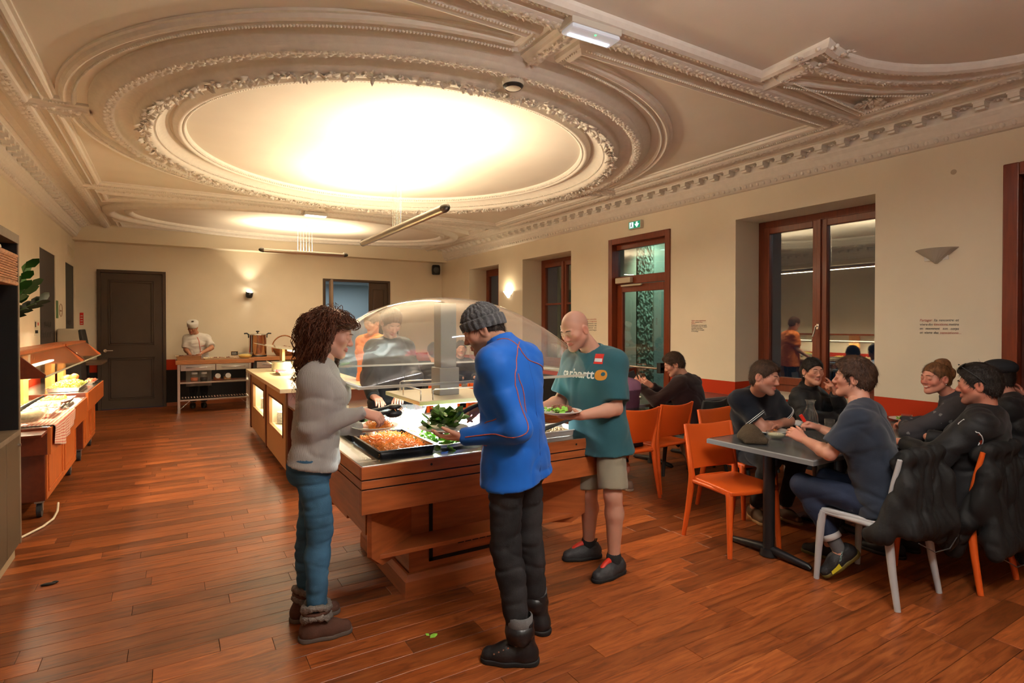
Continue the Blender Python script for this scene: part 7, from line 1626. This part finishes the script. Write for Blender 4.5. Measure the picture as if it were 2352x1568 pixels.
# ------------------------------------------------------------------ diners on the right
MAROON = fabric('dark_maroon_knit', (.016, .005, .005))
t, T, F, B = person('person', 'youth in a dark maroon sweater looking at a phone', dict(yaw=14, pel=(4.61, 3.98, .54), neck=(4.52, 4.06, 1.03), head=(4.425, 4.115, 1.175), hf=(-.72, .60, -.42), hu=(-.4, .3, 1), elL=(4.22, 4.14, .80), wrL=(4.13, 4.30, .945), elR=(4.60, 4.36, .80), wrR=(4.36, 4.36, .93), knL=(4.48, 4.40, .53), anL=(4.62, 4.16, .30), knR=(4.66, 4.42, .53), anR=(4.80, 4.22, .26),
    ftL=(.1, -.15, -1), fuL=(.2, .9, 0), liftL=1, ftR=(.1, -.15, -1), fuR=(.2, .9, 0), liftR=1, handL=hnd((-.2, .5, .6), (-.7, -.5, 0)), handR=hnd((-.6, .3, .4), (.3, -.5, -.5))), dict(s=.97, skin=(.58, .30, .21), hairm=HB, hair=dict(t=.012, h=.0045, amp=.004, top=.008), top=dict(m=MAROON, off=.026, drop=.10, amp=.007, f=15), bottom=dict(m=DARKT), shoe=dict(m=mat('tan_shoe', (.20, .13, .09), .8), sole=mat('pale_sole', (.30, .22, .16), .7)), hb=.010, hh=.0042, hhand=.004))
ph = thing('mobile_phone', 'black mobile phone held by the youth in maroon', 'phone', (4.1, 4.36, 1.0)); rm = axes((.75, -.45, .35), (-.35, .2, .9)); MB().obox((4.105, 4.37, 1.025), (.075, .15, .009), rm).build('phone_body', BLACK, ph, bevel=.003); MB().obox(V((4.105, 4.37, 1.025)) - V(rm.col[2]) * .005, (.066, .13, .001), rm).build('phone_screen', mat('phone_glow', (.02, .02, .03), .2, emit=.6, ecol=(.3, .5, .9)), ph)
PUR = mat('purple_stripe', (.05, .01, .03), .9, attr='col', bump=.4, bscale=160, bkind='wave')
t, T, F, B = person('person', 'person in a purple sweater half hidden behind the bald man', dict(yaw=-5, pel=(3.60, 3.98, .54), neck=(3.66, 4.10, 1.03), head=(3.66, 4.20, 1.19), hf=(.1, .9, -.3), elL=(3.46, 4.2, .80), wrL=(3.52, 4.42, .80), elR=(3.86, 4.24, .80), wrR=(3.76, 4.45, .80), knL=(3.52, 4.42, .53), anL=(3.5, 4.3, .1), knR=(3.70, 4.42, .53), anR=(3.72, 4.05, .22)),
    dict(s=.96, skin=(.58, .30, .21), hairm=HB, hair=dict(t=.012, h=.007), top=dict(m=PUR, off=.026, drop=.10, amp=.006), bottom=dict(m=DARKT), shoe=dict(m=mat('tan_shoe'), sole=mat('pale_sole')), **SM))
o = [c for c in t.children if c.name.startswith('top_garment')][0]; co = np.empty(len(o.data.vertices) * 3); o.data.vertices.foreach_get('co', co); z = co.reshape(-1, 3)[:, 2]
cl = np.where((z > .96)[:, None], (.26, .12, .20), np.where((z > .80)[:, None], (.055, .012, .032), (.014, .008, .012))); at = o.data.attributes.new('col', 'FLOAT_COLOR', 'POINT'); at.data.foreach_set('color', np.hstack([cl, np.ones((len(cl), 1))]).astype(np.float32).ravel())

NAVY = fabric('navy_pique', (.006, .008, .014)); DENIM2 = fabric('dark_denim', (.012, .014, .020))
t, T, F, B = person('person', 'man in a dark navy polo shirt leaning on folded arms', dict(yaw=168, pel=(4.14, 3.02, .54), neck=(3.905, 2.775, 1.04), head=(3.775, 2.615, 1.188), hf=(.12, -.97, -.16), hu=(.15, -.1, 1), elR=(3.85, 2.68, .80), wrR=(4.10, 2.70, .80), elL=(4.27, 2.74, .80), wrL=(4.02, 2.66, .815), knR=(3.92, 2.66, .54), anR=(4.06, 2.90, .10), knL=(4.2, 2.60, .54), anL=(4.26, 2.78, .1), ftR=(-.5, -.8, 0), ftL=(-.2, -.98, 0),
    handR=hnd((.9, .1, .1), (0, -.3, .95), (.3, .4, .3)), handL=hnd((-.9, .0, .1), (0, -.3, .95), (.3, .4, .3))), dict(s=1.0, skin=(.52, .25, .17), stub=.5, eyes='open', hairm=HB, flush=.3, hair=dict(t=.010, h=.004, amp=.003, top=.008, line=.062), top=dict(m=NAVY, name='polo_shirt', off=.020, sleeve=.72, drop=.10, amp=.006, f=15, collar=.03), bottom=dict(m=DENIM2), shoe=dict(m=mat('brown_shoe', (.10, .055, .03), .7), sole=mat('gum_sole', (.42, .26, .12), .6)), hb=.0085, hh=.0036))
po_ = [c for c in t.children if c.name.startswith('polo_shirt')][0]; trp = bvh_of(po_)
for q in 'LR':
    sh = B['sh' + q]; el = np.array((4.27, 2.74, .80) if q == 'L' else (3.85, 2.68, .80)); d_ = V(el - sh).normalized(); x_, y_, _ = ang_frame(d_)
    for f_ in (.64, .685):
        c = V(sh + (el - sh) * f_); ring = []
        for a in np.linspace(0, 2 * pi, 33)[:-1]:
            h_ = trp.ray_cast(c + (x_ * math.cos(a) + y_ * math.sin(a)) * .14, -(x_ * math.cos(a) + y_ * math.sin(a)))
            ring.append((h_[0] + h_[1] * .001) if h_[0] is not None else c + (x_ * math.cos(a) + y_ * math.sin(a)) * .075)
        MB().tube(ring, .0028, 5, True).build('sleeve_band', LW, po_)
t, T, F, B = person('person', 'dark-haired woman in a black jacket with her hand at her mouth', dict(yaw=188, pel=(4.85, 3.10, .54), neck=(4.75, 2.86, 1.005), head=(4.665, 2.78, 1.185), hf=(-.50, -.86, -.04), elR=(4.56, 2.78, .80), wrR=(4.80, 2.66, .79), elL=(4.88, 2.63, .81), wrL=(4.69, 2.60, 1.015), knR=(4.75, 2.66, .53), anR=(4.75, 2.78, .1), knL=(4.95, 2.66, .53), anL=(4.95, 2.78, .1), gaze=(-.2, .1, 0),
    handL=dict(f=(-.35, .25, .9), d=(.55, -.75, .1), fingers=((.1, .25, .2), (1.2, 1.2, .6), (1.3, 1.2, .6), (1.3, 1.2, .6)), thumb=(.5, .2)), handR=hnd((.8, -.4, 0), (0, 0, 1))), dict(s=.95, bw=.92, hs=.93, male=False, skin=(.56, .28, .19), eyes='open', hairm=HD, hair=dict(t=.010, h=.0045, amp=.002, line=.058, nape=-.09), top=dict(m=BLKJ, name='jacket', off=.028, drop=.10, amp=.008, f=14, collar=.075), bottom=dict(m=DARKT), shoe=dict(m=SHOEB), hb=.010, hh=.0038))
pn = S(); pn.e(T(0, -.12, .0), np.array((.05, .05, .06)), None, .02).c(T(0, -.13, -.02), T(0, -.15, -.14), .035, .015, .03); P, Q = pn.mesh(.006); surf('hair_knot', P + normals(P, Q) * (fnoise(P, 120, 3) * .004)[:, None], Q, HD, t)
for q in (-1, 1): MB().ball(V(T(q * .082, -.008, -.05)), .006, 8, 6).build('earring', mat('chrome'), t)

SLATE = fabric('slate_blue_jersey', (.019, .026, .042)); DJ = mat('indigo_denim', (.008, .016, .042), .8, bump=.2, bscale=300, var=.3, vscale=6)
t, T, F, B = person('person', 'man in a slate blue T-shirt seen from behind on the grey chair', dict(yaw=14, pel=(3.63, 1.73, .545), neck=(3.60, 1.85, 1.075), head=(3.625, 1.905, 1.25), hf=(-.42, .90, .02), elL=(3.36, 1.90, .81), wrL=(3.505, 2.145, .835), elR=(3.84, 2.02, .80), wrR=(3.86, 2.25, .86), knL=(3.45, 2.12, .555), anL=(3.53, 1.93, .185), knR=(3.76, 2.13, .545), anR=(3.80, 2.14, .10),
    ftL=(-.62, .45, -.60), fuL=(-.45, .30, .84), liftL=1, ftR=(-.2, .97, 0), handL=dict(f=(-.10, .88, .42), d=(-.75, -.3, .5), curl=(.5, .5, .35), thumb=(.6, .2)), handR=dict(f=(-.5, .65, .35), d=(.5, -.3, .7), curl=(.9, .9, .5), thumb=(.3, .2))),
    dict(s=1.0, skin=(.54, .27, .19), hairm=HB, hair=dict(t=.019, h=.004, amp=.0065, f=120, top=.012, nape=-.10), top=dict(m=SLATE, name='t_shirt', off=.022, sleeve=.80, drop=.08, amp=.007, f=15, neckcut=.9), bottom=dict(m=DJ, hem=.22, ank=1.2), shoe=dict(m=mat('black_trail_shoe', (.014, .014, .015), .6, bump=.3, bscale=90), sole=mat('yellow_black_sole', (.10, .075, .01), .6)), hb=.008, hh=.004))
an, kn_ = np.array((3.53, 1.93, .185)), np.array((3.45, 2.12, .555)); ax_ = V(kn_ - an)
MB().lathe([(.050, -.02), (.056, -.018), (.056, .016), (.050, .018)], tuple(an + (kn_ - an) * .22), 24, axis=ax_).build('turn_up', mat('pale_turn_up', (.45, .44, .43), .9), t); MB().lathe([(.040, -.05), (.042, .05), (.040, .06)], tuple(an + (kn_ - an) * .10), 20, axis=ax_).build('sock', mat('grey_sock', (.08, .08, .085), .9), t)
Fs = frame(np.array((-.62, .45, -.60)), np.array((-.45, .30, .84))); g0 = an - Fs[:, 2] * .085; TT = lambda x, y, z: V(g0 + Fs @ np.array((x, y, z)))
YEL = mat('shoe_yellow', (.55, .48, .02), .5); sdl = -1
patch_pts = [(.0475, .06, .02), (.0475, .13, .018), (.044, .125, .034), (.046, .09, .04), (.047, .06, .05)]
for sgn in (-1, 1): np_mesh('shoe_flash', [TT(sgn * x, y, z) for x, y, z in patch_pts], [(0, 1, 2, 3, 4)], YEL, t).modifiers.new('thick', 'SOLIDIFY').thickness = .004
text('shoe_lettering', 'SALOMON', .016, mat('pale_teal_print', (.35, .55, .5), .5), t, TT(-.0475, .05, .045), np.array(M((V(-Fs[:, 1] * .75 + Fs[:, 2] * .66), V(Fs[:, 1] * .66 + Fs[:, 2] * .75), V(-Fs[:, 0]))).transposed()), width=.07)
lt = thing('red_lighter', 'small red and silver tube held by the slate T-shirt man', 'tube', (3.80, 2.34, .9)); MB().cyl((3.805, 2.325, .90), (3.785, 2.345, .945), .012, 14).build('tube_cap', mat('tube_red', (.6, .02, .01), .35), lt); MB().cyl((3.82, 2.31, .865), (3.805, 2.325, .90), .0115, 14).build('tube_body', mat('chrome'), lt)

def duck_mat():
    m = bpy.data.materials.new('printed_fleece'); m.use_nodes = True; N = m.node_tree.nodes; L = m.node_tree.links; tc = N.new('ShaderNodeTexCoord'); v = N.new('ShaderNodeTexVoronoi'); v.inputs['Scale'].default_value = 17; v.inputs['Randomness'].default_value = .55
    n = N.new('ShaderNodeTexNoise'); n.inputs['Scale'].default_value = 60; L.new(tc.outputs['Object'], n.inputs[0]); L.new(tc.outputs['Object'], v.inputs[0]); ad = N.new('ShaderNodeMath'); ad.operation = 'MULTIPLY_ADD'; ad.inputs[1].default_value = .35; L.new(n.outputs[0], ad.inputs[0]); L.new(v.outputs['Distance'], ad.inputs[2])
    g = N.new('ShaderNodeMath'); g.operation = 'LESS_THAN'; g.inputs[1].default_value = .36; L.new(ad.outputs[0], g.inputs[0]); mx = N.new('ShaderNodeMix'); mx.data_type = 'RGBA'; mx.inputs['A'].default_value = (.030, .026, .030, 1); mx.inputs['B'].default_value = (.16, .15, .15, 1); L.new(g.outputs[0], mx.inputs['Factor'])
    b = N['Principled BSDF']; b.inputs['Roughness'].default_value = .9; L.new(mx.outputs['Result'], b.inputs['Base Color']); return m
t, T, F, B = person('person', 'smiling woman with tied-up hair in a dark printed fleece', dict(yaw=18, shyaw=25, pel=(4.93, 1.68, .54), neck=(4.89, 1.86, 1.03), head=(4.78, 1.93, 1.19), hf=(-.92, .38, -.05), elL=(4.63, 2.02, .79), wrL=(4.86, 2.16, .80), elR=(5.12, 2.06, .80), wrR=(5.0, 2.25, .80), knL=(4.85, 2.1, .52), anL=(4.85, 2.05, .1), knR=(5.05, 2.1, .52), anR=(5.05, 2.05, .1),
    handL=hnd((.6, .7, 0), (0, 0, 1))), dict(s=.95, bw=.94, hs=.94, male=False, skin=(.60, .26, .18), flush=.55, smile=True, eyes='down', hairm=HL, hair=dict(t=.007, h=.0045, amp=.002, line=.066), top=dict(m=duck_mat(), name='fleece', off=.030, drop=.10, amp=.007, f=15, collar=.055), bottom=dict(m=DARKT), shoe=dict(m=SHOEB), hb=.010, hh=.0038))
pn = S(); pn.e(T(0, -.06, .115), np.array((.05, .045, .03)), None, .02).c(T(0, -.09, .10), T(0, -.135, .03), .035, .03, .03).c(T(0, -.135, .03), T(.01, -.14, -.06), .028, .010, .03); P, Q = pn.mesh(.005); surf('hair_bun', P + normals(P, Q) * (fnoise(P, 140, 3) * .005)[:, None], Q, HL, t)
MB().lathe([(.056, .0), (.064, .005), (.066, .035), (.060, .05)], tuple(B['neck'] + B['up'] * .0), 22, axis=V(T(0, 0, 0) - B['neck'])).build('inner_collar', fabric('beige_collar', (.32, .26, .19)), t); MB().ball(V(T(.083, -.01, -.045)), .006, 8, 6).build('earring', mat('chrome'), t); MB().ball(V(T(-.083, -.01, -.045)), .006, 8, 6).build('earring', mat('chrome'), t)
t, T, F, B = person('person', 'man in a black jacket with sunglasses pushed up on his dark hair', dict(yaw=8, pel=(4.30, 1.56, .54), neck=(4.335, 1.475, 1.03), head=(4.315, 1.51, 1.205), hf=(-.26, .95, -.10), elL=(4.03, 1.62, .76), wrL=(4.14, 1.84, .80), elR=(4.60, 1.63, .76), wrR=(4.50, 1.86, .8), knL=(4.2, 1.98, .53), anL=(4.2, 1.95, .1), knR=(4.4, 1.98, .53), anR=(4.4, 1.95, .1),
    handL=hnd((.3, .8, 0), (-.2, 0, 1))), dict(s=1.03, skin=(.50, .21, .14), stub=.45, flush=.5, eyes='open', hairm=HD, hair=dict(t=.013, h=.0042, amp=.005, f=110, top=.018, line=.06, nape=-.06), top=dict(m=BLKJ, name='jacket', off=.032, drop=.12, amp=.009, f=13, collar=.03), bottom=dict(m=DARKT), shoe=dict(m=SHOEB), hb=.009, hh=.0038))
sg = thing('sunglasses', 'dark sunglasses resting on the head of the man in black', 'sunglasses', tuple(T(0, .05, .13)))
for q in (-1, 1):
    MB().ball(V(T(q * .042, .065, .118)), .03, 16, 8, (1, .25, .75), M([V(F[:, 0]), V(F[:, 1] * .6 + F[:, 2] * .8), V(-F[:, 1] * .8 + F[:, 2] * .6)]).transposed()).build('lens', mat('smoked_lens', (.015, .015, .013), .1), sg); MB().tube([V(T(q * .078, .06, .115)), V(T(q * .094, .0, .06)), V(T(q * .092, -.045, .01))], .0028, 6).build('temple_arm', BLACK, sg)
MB().tube([V(T(-.018, .08, .125)), V(T(0, .083, .128)), V(T(.018, .08, .125))], .003, 6).build('bridge', BLACK, sg)
jb = [c for c in t.children if c.name.startswith('jacket')][0]; trb = bvh_of(jb)
lo_ = [np.array((4.135, 1.46, .905)) + np.array((.018 * math.cos(a) * (1 + .5 * math.sin(a)), .035 * math.cos(a), .040 * math.sin(a))) for a in np.linspace(0, 2 * pi, 22)[:-1]]
MB().tube([trb.find_nearest(V(p))[0] + trb.find_nearest(V(p))[1] * .002 for p in lo_], .003, 5, True).build('sleeve_emblem_edge', LW, jb); pc_ = [trb.find_nearest(V(p * .9 + np.array((4.135, 1.46, .905)) * .1))[0] + trb.find_nearest(V(p))[1] * .0015 for p in lo_]; np_mesh('sleeve_emblem', pc_, [tuple(range(len(pc_)))], mat('emblem_red', (.30, .03, .01), .6), jb)
t, T, F, B = person('person', 'person in a dark flat cap scratching the neck, behind the sunglasses man', dict(yaw=12, pel=(5.40, 1.58, .54), neck=(5.40, 1.70, 1.02), head=(5.375, 1.77, 1.18), hf=(-.3, .94, -.05), elL=(5.2, 1.80, .80), wrL=(5.25, 2.04, .80), elR=(5.60, 1.52, .94), wrR=(5.535, 1.66, 1.03), knL=(5.3, 2.05, .53), anL=(5.3, 2.0, .1), knR=(5.5, 2.05, .53), anR=(5.5, 2.0, .1),
    handR=hnd((-.35, .2, .85), (.7, -.6, .1), (.3, .4, .3))), dict(s=.98, skin=(.55, .26, .19), hairm=HD, hair=dict(t=.008, h=.006), top=dict(m=BLKJ, name='jacket', off=.026, drop=.10, amp=.007), bottom=dict(m=DARKT), shoe=dict(m=SHOEB), hb=.011, hh=.0055, hhand=.004))
cp = S(); cp.e(T(0, -.02, .075), np.array((.102, .115, .065)), F, .02).c(T(-.05, .09, .055), T(.05, .09, .055), .022, None, .03); cp.plane(T(0, 0, .035), -F[:, 2]); cloth('flat_cap', cp, .006, mat('navy_cap', (.008, .010, .014), .85), t, .002, 30)
place(dc, 5.40, 1.60, 2, 'anthracite chair under the person in the flat cap')
# two people glimpsed through the dome
t, T, F, B = person('person', 'seated figure in black and red seen through the dome', dict(yaw=-5, pel=(2.95, 6.76, .54), neck=(2.95, 6.84, 1.04), head=(2.94, 6.88, 1.22), hf=(.2, .95, -.2), elL=(2.72, 6.95, .80), wrL=(2.85, 7.12, .80), elR=(3.18, 6.95, .80), wrR=(3.05, 7.12, .80), knL=(2.87, 7.2, .53), anL=(2.87, 7.1, .1), knR=(3.03, 7.2, .53), anR=(3.03, 7.1, .1)), dict(skin=(.55, .28, .2), hairm=HD, hair=dict(t=.012, h=.007), top=dict(m=BLKJ, off=.03, drop=.1, amp=.007), bottom=dict(m=fabric('red_cloth', (.3, .02, .02))), shoe=dict(m=SHOEB), **SM))
t, T, F, B = person('person', 'man in dark clothes facing us at the far table through the dome', dict(yaw=180, pel=(3.72, 7.80, .54), neck=(3.71, 7.70, 1.04), head=(3.70, 7.63, 1.22), hf=(-.35, -.93, 0), elL=(3.95, 7.6, .80), wrL=(3.82, 7.42, .80), elR=(3.48, 7.6, .80), wrR=(3.62, 7.42, .80), knL=(3.82, 7.35, .53), anL=(3.82, 7.5, .1), knR=(3.62, 7.35, .53), anR=(3.62, 7.5, .1)), dict(skin=(.52, .28, .2), eyes='open', stub=.4, hairm=HD, hair=dict(t=.008, h=.006), top=dict(m=fabric('charcoal_knit', (.02, .02, .022)), off=.028, drop=.1, amp=.007), bottom=dict(m=DARKT), shoe=dict(m=SHOEB), **SM))

# ------------------------------------------------------------------ coats over the chairs, beanie on the table
LEATH = mat('black_coat', (.0085, .0085, .0085), .7, bump=.15, bscale=60, spec=.35)
def coat(label, cx, cy, yaw, zlow, wide, seed, lining=False):
    t = thing('draped_coat', label, 'coat', (cx, cy, 0)); c, s_ = math.cos(R(yaw)), math.sin(R(yaw)); rt = np.array((c, s_, 0)); fw = np.array((-s_, c, 0)); o = np.array((cx, cy, 0.)); sd = S()
    W2 = lambda x, y, z: o + rt * x + fw * y + np.array((0, 0, z))
    for x in np.linspace(-wide, wide, 5):
        sd.c(W2(x * .85, -.255 - .03 * (1 - (x / wide) ** 2), .83), W2(x * 1.05, -.31 - .02 * math.cos(x * 9 + seed), zlow + .12 + .05 * math.sin(x * 7 + seed)), .030, .045, .05)
    sd.c(W2(-wide * .8, -.27, .85), W2(wide * .8, -.27, .85), .034, None, .05); sd.c(W2(-wide * .8, -.21, .80), W2(wide * .8, -.21, .80), .03, None, .05)
    sd.c(W2(-wide, -.29, .70), W2(-wide - .06, -.20, .42), .055, .05, .05); sd.c(W2(-wide - .06, -.20, .42), W2(-wide - .03, -.12, zlow + .1), .05, .042, .04)
    sd.c(W2(wide, -.29, .70), W2(wide + .07, -.27, .45), .055, .05, .05); sd.c(W2(wide + .07, -.27, .45), W2(wide + .03, -.30, zlow + .02), .05, .045, .04)
    sd.c(W2(-wide * 1.0, -.30, zlow + .2), W2(wide, -.31, zlow + .16), .05, .055, .06)
    cloth('coat_cloth', sd, .008, LEATH, t, .012, 20, seed, (1.5, 1.5, .7), 2)
    MB().tube([W2(-wide * 1.1, -.36, zlow + .13), W2(-wide * .4, -.375, zlow + .06), W2(wide * .4, -.375, zlow + .05), W2(wide * 1.1, -.36, zlow + .10)], .003, 5).build('hem_zip', mat('zip_grey', (.06, .06, .06), .4), t)
coat('black padded coat hung over the back of the light grey chair', 3.645, 1.80, -2, .28, .20, 3)
coat('black leather coat hung over the orange chair behind the man in black', 4.27, 1.64, -3, .12, .20, 8)
bn = thing('beanie', 'olive brown beanie lying on the near corner of the grey table', 'hat', (3.47, 2.52, .752)); sd = S(); sd.e((3.49, 2.53, .795), (.10, .085, .055), None, .03).e((3.52, 2.55, .83), (.055, .055, .045), None, .04).c((3.40, 2.50, .765), (3.50, 2.43, .768), .016, None, .03).c((3.50, 2.43, .768), (3.585, 2.47, .768), .016, None, .03); sd.plane((0, 0, .754), (0, 0, -1))
cloth('beanie_knit', sd, .005, mat('olive_knit', (.055, .036, .018), .95, bump=.5, bscale=150), bn, .005, 22, 4)
